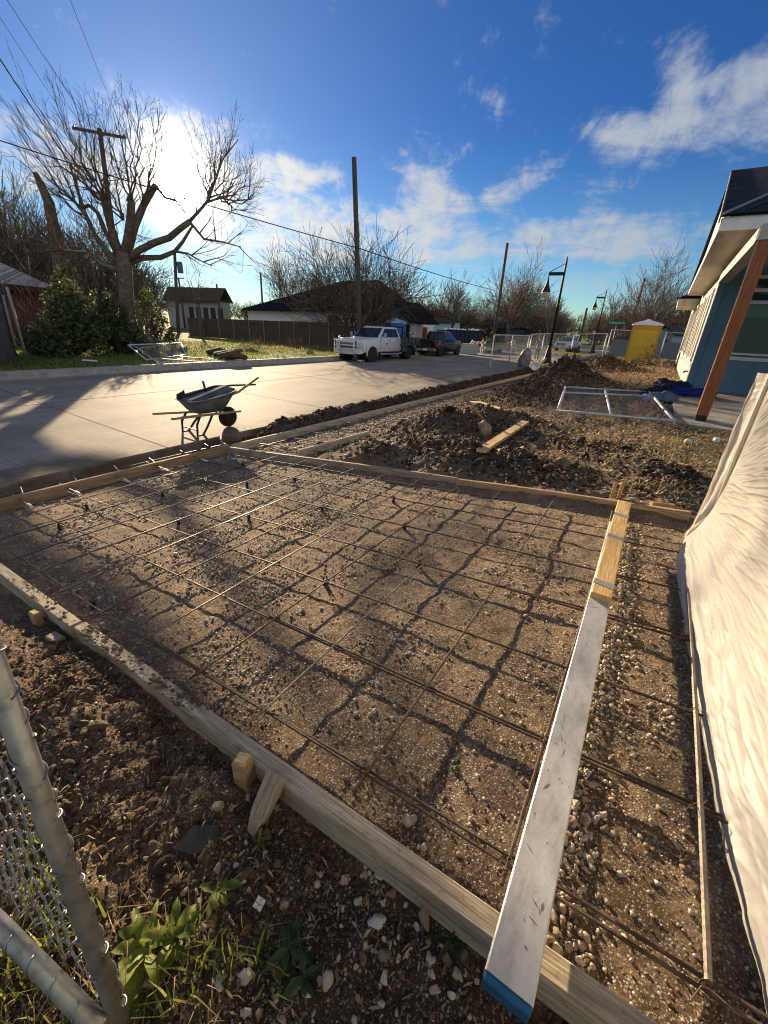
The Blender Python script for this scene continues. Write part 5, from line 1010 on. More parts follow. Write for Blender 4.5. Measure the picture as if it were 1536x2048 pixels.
# shrubs on the left lot
def shrub(px, py, d, blobs, n, size, mat, label, seed, name='shrub', droop=.0, stems=5):
    o = base_at(px, py, d); t = thing(name, label, 'shrub', o); leaf_cloud('foliage', [(o[0] + x, o[1] + y, o[2] + z, a, b, c) for x, y, z, a, b, c in blobs], n, size, mat, o, t, seed, droop)
    r = np.random.default_rng(seed); mb = MB()
    for k in range(stems):
        x, y, z, a, b, c = blobs[k % len(blobs)]; mb.tube([(r.normal(0, .1), r.normal(0, .1), -.1), (x * .6 + r.normal(0, .1), y * .6, z * .6), (x + r.normal(0, .2), y + r.normal(0, .2), z + c * .5)], [.04, .03, .012], 5)
    mb.build('stem', bark_d, t, True); return t
shrub(155, 705, 25.5, [(0, 0, 1.5, 1.0, 1.1, 1.5), (-1.0, .2, 1.1, .8, .9, .9), (1.0, .3, 1.2, .8, .9, 1.2), (.25, .2, 3.1, .55, .6, .9), (-.5, .1, 2.5, .5, .5, .8), (.75, .1, 2.3, .5, .5, .7), (-.3, -.2, .5, 1.5, .9, .6)], 17000, .085, bush_m, 'large green bush before the red house, taller than its neighbours', 71)
shrub(235, 705, 26.5, [(0, 0, 1.3, 1.1, 1.0, 1.3), (.7, .3, .8, .9, .9, .9), (-.4, 0, 2.3, .6, .6, .7)], 9500, .085, bush_m, 'green bush between the large bush and the leaning panels', 72)
shrub(312, 690, 30.5, [(0, 0, 1.3, .8, .8, 1.5), (.6, .3, .9, .6, .6, 1.0), (-.3, .2, 2.6, .5, .5, .8)], 6500, .08, mist_m, 'yellow green ivy bush on a stump left of the lone pole', 73)
shrub(95, 715, 24.5, [(0, 0, .7, 1.0, .8, .8), (.9, 0, .5, .8, .7, .6), (-.8, 0, .5, .8, .7, .6)], 6000, .08, bush_m, 'low dark green bush at the foot of the large bush', 74)
twig_m = M_('reddish twigs', [(.10, .055, .04), (.2, .12, .085)], 9, .85)
def twig_bush(px, py, d, H, n, label, seed, spread=1.0, mat=twig_m):
    o = base_at(px, py, d); t = thing('twig_bush', label, 'shrub', o); r = np.random.default_rng(seed); lines = []; cfg2 = dict(seg=.25, wob=.12, up=.02, lev=3, kids=(4, 4, 3), ang=(15, 50), ratio=(.5, .8), tip=.007); cfg2['from'] = .2
    for k in range(n): a = r.uniform(0, 6.28); s = r.uniform(0, spread); grow(lines, o + np.array([math.cos(a) * .3, math.sin(a) * .3, -.05]), [math.cos(a) * s, math.sin(a) * s, 1], H * r.uniform(.4, .6), .018, 1, r, cfg2)
    lines_mesh(lines, o, 'twigs', mat, t); return t
twig_bush(75, 690, 27.0, 3.4, 26, 'reddish leafless bush in front of the dark red wall', 81, 1.0)
twig_bush(275, 690, 28.0, 3.2, 30, 'pale leafless bush arching under the huge cut tree', 82, 1.2, bark)
twig_bush(200, 690, 28.5, 3.6, 26, 'brown leafless bush between the green bushes', 83, .9, bark)
twig_bush(505, 690, 30.0, .95, 16, 'low dry brush on the lawn before the wooden fence, left clump', 84, 1.5, M_('straw twigs', [(.22, .15, .08), (.36, .27, .16)], 9, .85))
twig_bush(590, 672, 36.0, .8, 10, 'low dry brush on the lawn before the wooden fence, right clump', 85, 1.2, M_('straw twigs', [(.22, .15, .08), (.36, .27, .16)], 9, .85))
# far trees: three kinds, copied
kinds = []
for k, (H, sp, up) in enumerate([(11, .8, .1), (9, 1.0, .06), (13, .65, .13)]):
    kinds.append(bare_tree('far_tree', (-60 - 10 * k, 150, LZ), H, 90 + k, ['round crowned bare tree in the far line of trees', 'low spreading bare tree in the far line of trees', 'tall narrow bare tree in the far line of trees'][k], ['round trees of the far treeline', 'low trees of the far treeline', 'tall trees of the far treeline'][k], bark if k != 1 else bark_d, lev=4, kids=(6, 5, 5, 4), forks=8, spread=sp, up=up, tip=.028, trunk=.12, seg=.9, hs=.9))
r = random.Random(17); used = [False] * 3
def far_tree(px, d, sc):
    k = r.randrange(3); src = kinds[k]; p = base_at(px, 650, d)
    o = src if not used[k] else copy_tree(src); used[k] = True
    o.location = (p[0], p[1], LZ - .1); o.rotation_euler = (0, 0, r.uniform(0, 6.28)); o.scale = (sc * r.uniform(1.0, 1.35), sc * r.uniform(1, 1.35), sc)
for px in range(-60, 320, 24): far_tree(px + r.uniform(-8, 8), r.uniform(55, 85), r.uniform(.7, 1.05))
for px in range(340, 560, 20): far_tree(px + r.uniform(-8, 8), r.uniform(180, 230), r.uniform(.8, 1.15))
for px in range(640, 1130, 11): far_tree(px + r.uniform(-6, 6), r.uniform(88, 140), r.uniform(.55, 1.0))
for px in range(1110, 1215, 14): far_tree(px + r.uniform(-6, 6), r.uniform(200, 280), r.uniform(.7, 1.0))
for px in range(1190, 1400, 12): far_tree(px + r.uniform(-6, 6), r.uniform(125, 165), r.uniform(.6, 1.0))
r2 = np.random.default_rng(3)
def hedge(px0, px1, d, H, label, seed, mat=bush_m, n=5000, kind=None):
    a, b = base_at(px0, 650, d), base_at(px1, 650, d); k = 9; bl = []
    for i in range(k): q = a + (b - a) * (i / (k - 1)); bl.append((q[0], q[1], q[2] + H * .5, 1.6 * np.linalg.norm(b - a) / k, 1.2, H * .6 * r2.uniform(.6, 1.2)))
    o = thing('hedge', label, 'hedge', a); leaf_cloud('foliage', bl, n, .2, mat, a, o, seed, 0, -.25)
scrub_m = M_('far scrub', [(.04, .034, .024), (.085, .07, .045), (.13, .105, .065)], 4, .9, island=.6, pos=[.1, .5, .9])
hedge(640, 1000, 100, 2.4, 'dark scrub along the foot of the trees beyond the dumpster', 91, scrub_m, 9000)
hedge(1000, 1120, 96, 3.2, 'dark scrub under the trees left of the white pickup', 92, scrub_m, 6000)
hedge(1120, 1215, 190, 6, 'far green brown scrub at the end of the street', 93, bush_m, 5000)
hedge(1200, 1400, 130, 3.6, 'dark scrub under the trees behind the yellow cabin', 94, scrub_m, 8000)
hedge(380, 540, 170, 6, 'far scrub beyond the wooden fence and white building', 95, scrub_m, 5000)
# ------------------------------------------------------------------ poles, wires, lamps
pole_m = M_('weathered pole', [(.04, .032, .026), (.085, .068, .055), (.13, .11, .09)], 5, .9, .3, 30, stretch=(3, 3, .4))
def upole(name, base, topz, r0, r1, label, cat='utility pole', group=None, top_xy=None, extra=None):
    base = np.array(base, float); t = thing(name, label, cat, base, 0, group); tx, ty = (0, 0) if top_xy is None else (top_xy[0] - base[0], top_xy[1] - base[1])
    m = MB(); m.tube([(0, 0, -.3), (tx * .5, ty * .5, (topz - base[2]) * .5), (tx, ty, topz - base[2])], [r0, (r0 + r1) / 2, r1], 10); m.build('pole', pole_m, t, True); return t
def pole_px(name, bpx, tpx, d, r0, r1, label, z=LZ, group=None):
    b = P(bpx[0], bpx[1], d); b[2] = z; tp = P(tpx[0], tpx[1], d); return upole(name, b, tp[2], r0, r1, label, group=group, top_xy=tp[:2]), b, tp
PL, pb_, ptop = pole_px('utility_pole', (255, 690), (199, 257), 34.6, .17, .12, 'utility pole with a wooden crossarm rising among the branches of the huge tree')
ca, cb = at(145, 257, ptop[2] - .35), at(252, 277, ptop[2] - .35)
m = MB(); e = (cb - ca) / np.linalg.norm(cb - ca); M, l = axes(ca - pb_, cb - pb_); m.box((l / 2, -.10, 0), (l, .10, .13)); o = m.build('crossarm', pole_m, PL); o.matrix_local = M
ins_m = M_('brown insulators', [(.05, .03, .025)], 5, .3)
for f in (.04, .62, .97):
    q = ca + (cb - ca) * f - pb_; m = MB(); m.lathe([(.03, .05), (.05, .09), (.035, .12), (.055, .16), (.03, .2)], (q[0], q[1], q[2]), 8); m.build('insulator', ins_m, PL, True)
c_ = (ca + cb) / 2 - pb_
for f in (.28, .70):
    q = ca + (cb - ca) * f - pb_; tp_ = ptop - pb_; m = MB(); m.tube([q, (tp_[0], tp_[1], q[2] - .75)], .018, 5); m.build('brace', pole_m, PL)
_, pc_b, pc_t = pole_px('utility_pole', (722, 665), (708, 315), 29.5, .19, .14, 'plain tall pole without crossarm right behind the white truck', z=LZ)
_, p3b, p3t = pole_px('utility_pole', (985, 694), (1015, 486), 58, .2, .15, 'slim leaning pole left of the first street lamp')
t4, p4b, p4t = pole_px('utility_pole', (357, 668), (349, 500), 62, .22, .16, 'pole with a grey transformer can in front of the long brown roof')
m = MB(); q = P(360, 535, 62) - p4b; m.lathe([(.0, -.62), (.3, -.6), (.32, -.5), (.32, .5), (.3, .58), (.0, .62)], (q[0], q[1], q[2]), 12); m.build('transformer', M_('transformer grey', [(.12, .12, .12)], 5, .6), t4, True)
t5, p5b, p5t = pole_px('utility_pole', (368, 640), (357, 556), 95, .2, .15, 'distant pole with short crossarm beside the white walled building')
m = MB(); a, b = P(351, 556, 95), P(368, 557, 95); m.tube([a - p5b, b - p5b], .08, 5); m.build('crossarm', pole_m, t5)
pole_px('utility_pole', (444, 652), (433, 568), 78, .17, .13, 'leaning slim pole at the right end of the white walled building')
pole_px('utility_pole', (524, 605), (521, 545), 90, .2, .16, 'short dark pole behind the left end of the dark roof')
pole_px('utility_pole', (1161, 676), (1174, 616), 118, .3, .24, 'distant pole in the street gap between the two lamps')
pole_px('utility_pole', (1258, 660), (1290, 556), 95, .3, .2, 'leaning dark pole among the branches behind the yellow cabin')
pole_px('utility_pole', (1320, 662), (1318, 634), 60, .05, .05, 'thin vent pipe rising right of the yellow cabin roof')
wire_bk = M_('black cable', [(.015, .015, .017)], 5, .6)
def wire(a, b, sag, r, label, group='overhead wires'):
    a, b = np.array(a), np.array(b); m = MB(); m.tube([a + (b - a) * t - np.array([0, 0, sag * 4 * t * (1 - t)]) for t in np.linspace(0, 1, 24)], r, 5); o = m.build('overhead_wire', wire_bk, None, True); return tag(o, label, 'wire', group)
wire(P(-40, 268, 30), P(720, 497, 29.4), .12, .026, 'cable crossing in front of the sun to the plain pole')
wire(P(720, 497, 29.4), P(992, 581, 58), .15, .03, 'cable from the plain pole down to the slim leaning pole')
wire(P(-30, 72, 20), P(216, 425, 34.4), .25, .022, 'thick cable from the upper left corner down to the crossarm pole')
wire(at(-60, -60, ptop[2]), P(146, 255, 34.6), .1, .010, 'thin wire from the left picture edge to the left end of the crossarm')
wire(at(-10, -38, ptop[2]), P(190, 262, 34.6), .1, .010, 'thin wire from the top left corner to the middle of the crossarm')
wire(at(125, -40, ptop[2]), P(251, 275, 34.6), .1, .008, 'thin wire from the top edge to the right end of the crossarm')
wire(P(330, 560, 58), P(357, 582, 62), .8, .03, 'drooping bright service cable at the transformer pole', 'overhead wires')
lamp_bk = M_('black lamp paint', [(.008, .008, .009), (.018, .018, .02)], 8, .55, spec=.25)
globe_m = M_('lamp glass', [(.55, .50, .36), (.66, .61, .47)], 6, .25, trans=.4)
def lamp(name, b, H, label, k=1.0, dirv=None):
    t = thing(name, label, 'street lamp', b)
    m = MB(); m.lathe([(.36, -.2), (.36, .12), (.30, .2), (.24, .5), (.17, .95), (.14, 1.05), (.15, 1.12), (.12, 1.2), (.115, 1.25)], (0, 0, 0), 14); m.build('base', lamp_bk, t, True)
    m = MB(); m.tube([(0, 0, 1.2), (0, 0, H * .55), (0, 0, H * .55 + .01), (0, 0, H * .55 + .12), (0, 0, H * .55 + .13), (0, 0, H - .3), (0, 0, H)], [.11, .09, .115, .115, .085, .065, .02], 12); m.build('pole', lamp_bk, t, True)
    m = MB(); zz = H - 1.0; m.box((-.52, 0, zz), (.92, .09, .20)); m.tube([(-.96, 0, zz + .1), (-.0, 0, H - .38)], .022, 6); m.tube([(-.96, 0, zz + .05), (-.96, 0, zz - .28)], .035, 6); m.build('arm', lamp_bk, t)
    m = MB(); m.lathe([(.03, zz - .28), (.07, zz - .4), (.11, zz - .62), (.20, zz - .86), (.31, zz - 1.08), (.30, zz - 1.10), (.29, zz - 1.10)], (-.96, 0, 0), 16); m.build('lamp_shade', lamp_bk, t, True)
    m = MB(); m.lathe([(.285, zz - 1.10), (.27, zz - 1.18), (.19, zz - 1.36), (.09, zz - 1.46), (.01, zz - 1.48)], (-.96, 0, 0), 16); m.build('globe', globe_m, t, True); return t
l1 = at(1093, 728, -.42); lm = lamp('street_lamp', l1, 6.75, 'nearer black street lamp with bell shade, base behind the soil pile'); lm.rotation_euler = (0, 0, .10)
l2 = at(1184, 705, -.40); lm = lamp('street_lamp', l2, 7.55, 'farther black street lamp with bell shade, left of the street sign'); lm.rotation_euler = (0, 0, .10)
l3 = base_at(1155, 676, 150, -.4); lm = lamp('street_lamp', l3, 8.3, 'tiny distant street lamp in the gap at the end of the street')
# street name sign (its writing is not readable in the photo beyond a line of white letters)
green = M_('sign green', [(.0, .16, .085)], 5, .5); white_l = M_('sign white', [(.72, .76, .72)], 5, .5)
sg = base_at(1222, 694, 60, -.35); st = thing('street_sign', 'green street name sign with white letters on a thin post', 'sign', sg)
m = MB(); sz = P(1214, 646, 60)[2] - sg[2]; m.tube([(0, 0, -.3), (0, 0, sz - .15)], .035, 8); m.build('post', galv, st, True)
fwd2 = Vector((-sg[0], -sg[1], 0)).normalized(); side = Vector((fwd2.y * -1, fwd2.x, 0)); ez = Vector((0, 0, 1))
SM = Matrix((side, ez, fwd2)).transposed().to_4x4(); SM.translation = (0, 0, sz)
m = MB(); m.bbox((0, .06, 0), (2.0, .40, .03), .01); o = m.build('plate', green, st); o.matrix_local = SM
cu_t = bpy.data.curves.new('lettering', 'FONT'); cu_t.body = 'E Elwood St'; cu_t.size = .34; cu_t.align_x = 'CENTER'; cu_t.align_y = 'CENTER'; cu_t.extrude = .002
tmp = bpy.data.objects.new('tmp', cu_t); COL.objects.link(tmp); bpy.context.view_layer.update(); me = bpy.data.meshes.new_from_object(tmp.evaluated_get(bpy.context.evaluated_depsgraph_get())); bpy.data.objects.remove(tmp)
me.materials.clear(); me.materials.append(white_l); o = link('lettering', me, st); o.matrix_local = SM @ Matrix.Translation((0, .06, .019))
m = MB(); m.bbox((0, -.28, 0), (.3, .26, .03), .01); o = m.build('plate', green, st); o.matrix_local = SM
# round white-backed sign far down the street
ss = base_at(1183, 690, 85, -.4); t = thing('round_sign', 'small pale round sign left of the farther lamp foot', 'sign', ss); m = MB(); zq = P(1184, 665, 85)[2] - ss[2]; m.tube([(0, 0, -.2), (0, 0, zq)], .05, 6); m.build('post', galv, t)
m = MB(); m.cyl((0, -.06, zq), (.0, -.10, zq), .32, 8); m.build('plate', M_('sign back', [(.5, .5, .5)], 5, .4), t)
# ------------------------------------------------------------------ lying fence panels and the standing wire fence
steel = M_('steel tube', [(.42, .44, .46), (.58, .6, .62)], 9, .42, metal=.4, spec=.5)
thin_w = M_('thin wire', [(.28, .29, .30)], 9, .5, metal=.5)
def mesh_wires(mb, o, u, v, L1, L2, step, r, nrm=None):
    o, u, v = map(np.array, (o, u, v)); k = int((L1 + L2) / step)
    for i in range(1, k):
        s = i * step
        a = (s, 0) if s < L1 else (L1, s - L1); b = (0, s) if s < L2 else (s - L2, L2); mb.tube([o + u * a[0] + v * a[1], o + u * b[0] + v * b[1]], r, 3, False)
        a = (L1 - s, 0) if s < L1 else (0, s - L1); b = (L1, s) if s < L2 else (L1 - (s - L2), L2); mb.tube([o + u * a[0] + v * a[1], o + u * b[0] + v * b[1]], r, 3, False)
A = on_soil(1112, 839); B = on_soil(1345, 853); C = on_soil(1130, 778); D = on_soil(1296, 790)
for q in (A, B, C, D): q[2] = max(q[2], .02) + .05
yp = thing('mesh_fence', 'silver tube fence panel with wire mesh lying flat in the yard', 'fence panel', A)
L_ = lambda pts: [np.array(p) - A for p in pts]
E_ = A + (C - A) * .70; Fp = B + (D - B) * .78
for pts in ((A, B), (C, D), (E_, Fp)): m = MB(); m.tube(L_(pts), .03, 8); m.build('rail', steel, yp, True)
for f in (0, .475, 1): m = MB(); m.tube(L_((A + (B - A) * f, C + (D - C) * f)), .034 if f != .475 else .03, 8); m.build('upright', steel if f else steel, yp, True)
m = MB(); u_ = (B - A); l_ = np.linalg.norm(u_); v_ = (C - A); k_ = np.linalg.norm(v_); mesh_wires(m, (0, 0, -.01), u_ / l_, v_ / k_, l_, k_, .13, .0016); m.build('wire_mesh', thin_w, yp)
# panels on the far verge
def far_panel(label, b0, b1, t0, t1, mids, cross_):
    O = b0.copy(); t = thing('mesh_fence', label, 'fence panel', O); G = lambda p: p - O
    for pts in ((b0, b1), (t0, t1)): m = MB(); m.tube([G(p) for p in pts], .03, 6); m.build('rail', steel, t, True)
    for f in mids: m = MB(); m.tube([G(b0 + (t0 - b0) * f), G(b1 + (t1 - b1) * f)], .028, 6); m.build('rail', steel, t, True)
    for f in cross_: m = MB(); m.tube([G(b0 + (b1 - b0) * f), G(t0 + (t1 - t0) * f)], .03, 6); m.build('upright', steel, t, True)
    m = MB(); u_ = b1 - b0; l_ = np.linalg.norm(u_); v_ = t0 - b0; k_ = np.linalg.norm(v_); mesh_wires(m, (0, 0, 0), u_ / l_, v_ / k_, l_, k_, .22, .004); m.build('wire_mesh', thin_w, t)
b0, b1 = at(318, 727, LZ + .05), at(378, 714, LZ + .05); t0, t1 = at(240, 671, .55), at(337, 664, .55)
far_panel('front steel frame panel leaning back into the bushes across the street', b0, b1, t0, t1, (.47,), (0, .55, 1))
b0, b1 = at(293, 720, LZ + .12), at(372, 710, LZ + .12); t0, t1 = at(256, 690, .35), at(362, 686, .35)
far_panel('rear steel frame panel under the front one across the street', b0, b1, t0, t1, (), (0, 1))
# standing fence: posts follow the plan, wire between
def fence_run(label, pts, hs, seed=0, step=.17):
    O = np.array([pts[0][0], pts[0][1], pts[0][2]]); t = thing('wire_fence', label, 'fence', O)
    for p, h in zip(pts, hs): m = MB(); m.tube([np.array(p) - O + [0, 0, -.25], np.array(p) - O + [0, 0, h]], .04, 7); m.build('post', steel, t, True)
    for i in range(len(pts) - 1):
        a, b = np.array(pts[i]) - O, np.array(pts[i + 1]) - O; m = MB(); m.tube([a + [0, 0, hs[i] - .03], b + [0, 0, hs[i + 1] - .03]], .03, 6); m.build('top_rail', steel, t, True)
        u_ = b - a; l_ = np.linalg.norm(u_); m = MB(); mesh_wires(m, a + np.array([0, 0, .05]), u_ / l_, np.array([0, 0, 1.0]), l_, min(hs[i], hs[i + 1]) - .08, step, .0032); m.build('wire_mesh', thin_w, t)
def px_post(px, py, tpy, c): b = at(px, py, c); z = P(px, tpy, math.hypot(b[0], b[1]))[2]; return b, z - c
q = [px_post(978, 745, 672, -.45), px_post(1016, 735, 673, -.45), px_post(1050, 726, 674, -.45)]
fence_run('chain link fence panels standing at the street edge, far left run', [a for a, _ in q], [1.9, 1.9, 1.9])
q = [px_post(1050, 726, 674, -.45), px_post(1075, 724, 674, -.42), px_post(1134, 722, 676, -.4), px_post(1198, 722, 678, -.25)]
fence_run('chain link fence run behind the soil pile and the near lamp foot', [a + [.12, .1, 0] for a, _ in q], [2.0, 2.05, 2.1, 2.1])
q = [px_post(1199, 721, 662, -.2), px_post(1256, 722, 664, -.15), px_post(1308, 722, 664, -.12), px_post(1356, 724, 664, -.1)]
fence_run('tall chain link fence either side of the yellow cabin', [a + [.3, .4, 0] for a, _ in q], [2.35, 2.3, 2.3, 2.25])
# ------------------------------------------------------------------ toilets
yel = M_('yellow plastic', [(.42, .32, .035), (.50, .385, .05)], 3, .5, .05, 20); yel_d = M_('ochre plastic', [(.33, .22, .03), (.40, .27, .04)], 3, .5); wht = M_('white roof plastic', [(.66, .66, .68), (.76, .76, .78)], 3, .5)
def toilet(label, base, sx, sy, h, rz, m1, m2, mr):
    t = thing('portable_toilet', label, 'portable toilet', base, rz)
    m = MB(); m.bbox((0, 0, .06), (sx * 1.06, sy * 1.06, .14), .02); m.build('skid', m2, t)
    m = MB(); m.bbox((0, 0, h * .45 + .1), (sx, sy, h * .87), .05); m.build('cabin', m1, t)
    m = MB(); y = -sy / 2 - .018; m.box((0, y, h * .42), (sx * .84, .035, h * .70)); d = m.build('door', m1, t)
    for z, hh in ((h * .56, h * .36), (h * .21, h * .24)): m = MB(); m.bbox((0, y - .024, z), (sx * .66, .012, hh), .004); m.build('door_panel', m1, d)
    m = MB(); m.box((0, y - .004, h * .83), (sx * .84, .05, h * .075)); m.build('vent_strip', m2, t)
    m = MB(); 
    for s in (-1, 1): m = MB(); m.box((s * sx * .475, -sy / 2 - .01, h * .45), (sx * .06, .06, h * .86)); m.build('corner_trim', m2, t)
    m = MB(); m.box((sx * .34, y - .03, h * .43), (.07, .03, .16)); m.build('latch', blk, t)
    m = MB(); zt_ = h * .885; rings = []
    for k, dz in ((1.08, 0), (1.08, .06), (.86, .16), (.45, .27), (.2, .33), (.18, .37), (.05, .39)): rings.append([(x * sx / 2 * k, yy_ * sy / 2 * k, zt_ + dz) for x, yy_ in ((-1, -1), (0, -1.03), (1, -1), (1.03, 0), (1, 1), (0, 1.03), (-1, 1), (-1.03, 0))])
    m.loft(rings); m.build('roof', mr, t); return t
tb = at(1266, 727, -.08); tt = P(1275, 640, math.hypot(tb[0], tb[1]))[2]
toilet('yellow portable toilet with domed white roof behind the yard', tb + [.2, .9, 0], 1.75, 1.7, tt - tb[2] + .02, .06, yel, yel_d, wht)
blu = M_('blue plastic', [(.01, .10, .36), (.015, .14, .46)], 3, .5); blu_l = M_('pale blue roof', [(.25, .4, .6), (.35, .5, .68)], 3, .5)
q = P(789, 690, 36); q[2] = LZ; hz = P(789, 640, 36)[2] - LZ
toilet('blue portable toilet standing behind the flatbed of the white truck', q, 1.3, 1.3, hz + .05, .9, blu, blu, blu_l)
# ------------------------------------------------------------------ houses
wh_s = M_('white siding', [(.62, .65, .70), (.74, .77, .80)], 2, .6); roof_d = shingle_material('charcoal shingles', (.012, .012, .015), (.022, .022, .026), 1.0)
stone_m = M_('pale stone veneer', [(.22, .20, .18), (.42, .40, .37), (.58, .56, .52)], 2.4, .85, .5, 8, detail=3); dk = M_('dark door', [(.02, .022, .025), (.035, .037, .04)], 4, .5)
def to_local(o, loc, rz): o.matrix_local = (Matrix.Translation(Vector(loc)) @ Matrix.Rotation(rz, 4, 'Z')).inverted(); return o
hc0 = P(497, 640, 55); hc1 = P(752, 650, 41.5); z0 = LZ
zw = P(497, 613, 55)[2]; zw1 = P(752, 636, 41.5)[2]; ez_ = (zw + zw1) / 2
wh = thing('white_house', 'low white sided house with dark hip roof behind the wooden fence', 'house', (hc1[0], hc1[1], z0)); WL = (hc1[0], hc1[1], z0)
def wb(mb, nm, mt): return to_local(mb.build(nm, mt, wh), WL, 0)
a = np.array([hc0[0], hc0[1], 0]); b = np.array([hc1[0], hc1[1], 0]); u = (b - a) / np.linalg.norm(b - a); LW = np.linalg.norm(b - a); back = np.array([-u[1], u[0], 0]); back = back if back @ (a) > 0 else -back
W3 = lambda s, t_, z: tuple(a + u * s + back * t_ + np.array([0, 0, z]))
m = MB(); DP = 7.5; m.loft([[W3(0, 0, z0 - .2), W3(LW, 0, z0 - .2), W3(LW, DP, z0 - .2), W3(0, DP, z0 - .2)], [W3(0, 0, ez_), W3(LW, 0, ez_), W3(LW, DP, ez_), W3(0, DP, ez_)]]); wb(m, 'wall', wh_s)
ov = .55; apex_z = P(655, 563, 50)[2]; r0, r1 = LW * .60, LW * .86
e = [(-ov, -ov), (LW + ov, -ov), (LW + ov, DP + ov), (-ov, DP + ov)]
for tri in (((e[0]), (e[1]), (r1, DP / 2), (r0, DP / 2)), ((e[2]), (e[3]), (r0, DP / 2), (r1, DP / 2)), ((e[1]), (e[2]), (r1, DP / 2), (r1 - .01, DP / 2)), ((e[3]), (e[0]), (r0, DP / 2), (r0 + .01, DP / 2))):
    pts = [W3(s, t_, ez_ + .04 if i < 2 else apex_z) for i, (s, t_) in enumerate(tri)]; to_local(roof_plane(None, 'roof', *pts, .06, roof_d, wh), WL, 0)
m = MB(); m.loft([[W3(s, t_, ez_ - .06) for s, t_ in e], [W3(s, t_, ez_ + .035) for s, t_ in e]]); wb(m, 'eaves', M_('dark eaves', [(.03, .03, .035)], 5, .6))
for f, w_, zc, h_ in ((LW * .715, 1.3, ez_ - .72, .8),):
    m = MB(); m.loft([[W3(f - w_ / 2, -.03, zc - h_ / 2), W3(f + w_ / 2, -.03, zc - h_ / 2), W3(f + w_ / 2, .05, zc - h_ / 2), W3(f - w_ / 2, .05, zc - h_ / 2)], [W3(f - w_ / 2, -.03, zc + h_ / 2), W3(f + w_ / 2, -.03, zc + h_ / 2), W3(f + w_ / 2, .05, zc + h_ / 2), W3(f - w_ / 2, .05, zc + h_ / 2)]]); wf = wb(m, 'window', dk)
    m = MB(); w_ -= .3; h_ -= .25; m.loft([[W3(f - w_ / 2, -.045, zc - h_ / 2), W3(f + w_ / 2, -.045, zc - h_ / 2), W3(f + w_ / 2, -.025, zc - h_ / 2), W3(f - w_ / 2, -.025, zc - h_ / 2)], [W3(f - w_ / 2, -.045, zc + h_ / 2), W3(f + w_ / 2, -.045, zc + h_ / 2), W3(f + w_ / 2, -.025, zc + h_ / 2), W3(f - w_ / 2, -.025, zc + h_ / 2)]]); o = m.build('pane', glass, wf)
for f in (LW * .30, LW * .42, LW * .60):
    p = W3(f, DP * .22, ez_ + .04 + (apex_z - ez_) * .30); m = MB(); m.cyl((p[0], p[1], p[2] - .2), (p[0], p[1], p[2] + .45), .06, 8); wb(m, 'vent_pipe', white_t)
# stone fronted gable wing with garage door
g0 = P(752, 690, 41.0); g0[2] = 0; g1 = P(818, 690, 38.0); g1[2] = 0; ug = (g1 - g0) / np.linalg.norm(g1 - g0); LG = np.linalg.norm(g1 - g0); bg_ = np.array([-ug[1], ug[0], 0]); bg_ = bg_ if bg_ @ g0 > 0 else -bg_
G3 = lambda s, t_, z: tuple(g0 + ug * s + bg_ * t_ + np.array([0, 0, z]))
pk = P(781, 603, 40)[2]; eg = P(818, 640, 38)[2]
m = MB(); m.loft([[G3(0, 0, z0 - .2), G3(LG, 0, z0 - .2), G3(LG, 0, eg), G3(LG * .5, 0, pk - .15), G3(0, 0, eg)], [G3(0, 3, z0 - .2), G3(LG, 3, z0 - .2), G3(LG, 3, eg), G3(LG * .5, 3, pk - .15), G3(0, 3, eg)]]); wb(m, 'gable_wing', stone_m)
for pts in (((-.45, -.5, eg - .25), (-.45, 3.3, eg - .25), (LG * .5, 3.3, pk), (LG * .5, -.5, pk)), ((LG + .45, -.5, eg - .25), (LG + .45, 3.3, eg - .25), (LG * .5, 3.3, pk), (LG * .5, -.5, pk))):
    to_local(roof_plane(None, 'roof', *[G3(*q) for q in pts], .07, roof_d, wh), WL, 0)
m = MB(); m.loft([[G3(LG, 1.0, z0 - .2), G3(LG + .6, 1.0, z0 - .2), G3(LG + .6, 2.4, z0 - .2), G3(LG, 2.4, z0 - .2)], [G3(LG, 1.0, eg - .3), G3(LG + .6, 1.0, eg - .3), G3(LG + .6, 2.4, eg - .3), G3(LG, 2.4, eg - .3)]]); wb(m, 'garage_bay', white_t)
m = MB(); m.loft([[G3(LG * .62, -.05, z0 - .1), G3(LG * .99, -.05, z0 - .1), G3(LG * .99, .05, z0 - .1), G3(LG * .62, .05, z0 - .1)], [G3(LG * .62, -.05, eg - .35), G3(LG * .99, -.05, eg - .35), G3(LG * .99, .05, eg - .35), G3(LG * .62, .05, eg - .35)]]); wb(m, 'garage_door', dk)
m = MB(); m.loft([[G3(LG + .65, .9, z0), G3(LG + 1.1, .9, z0), G3(LG + 1.1, 1.0, z0), G3(LG + .65, 1.0, z0)], [G3(LG + .65, .9, eg - .5), G3(LG + 1.1, .9, eg - .5), G3(LG + 1.1, 1.0, eg - .5), G3(LG + .65, 1.0, eg - .5)]]); wb(m, 'wooden_gate', cedar)
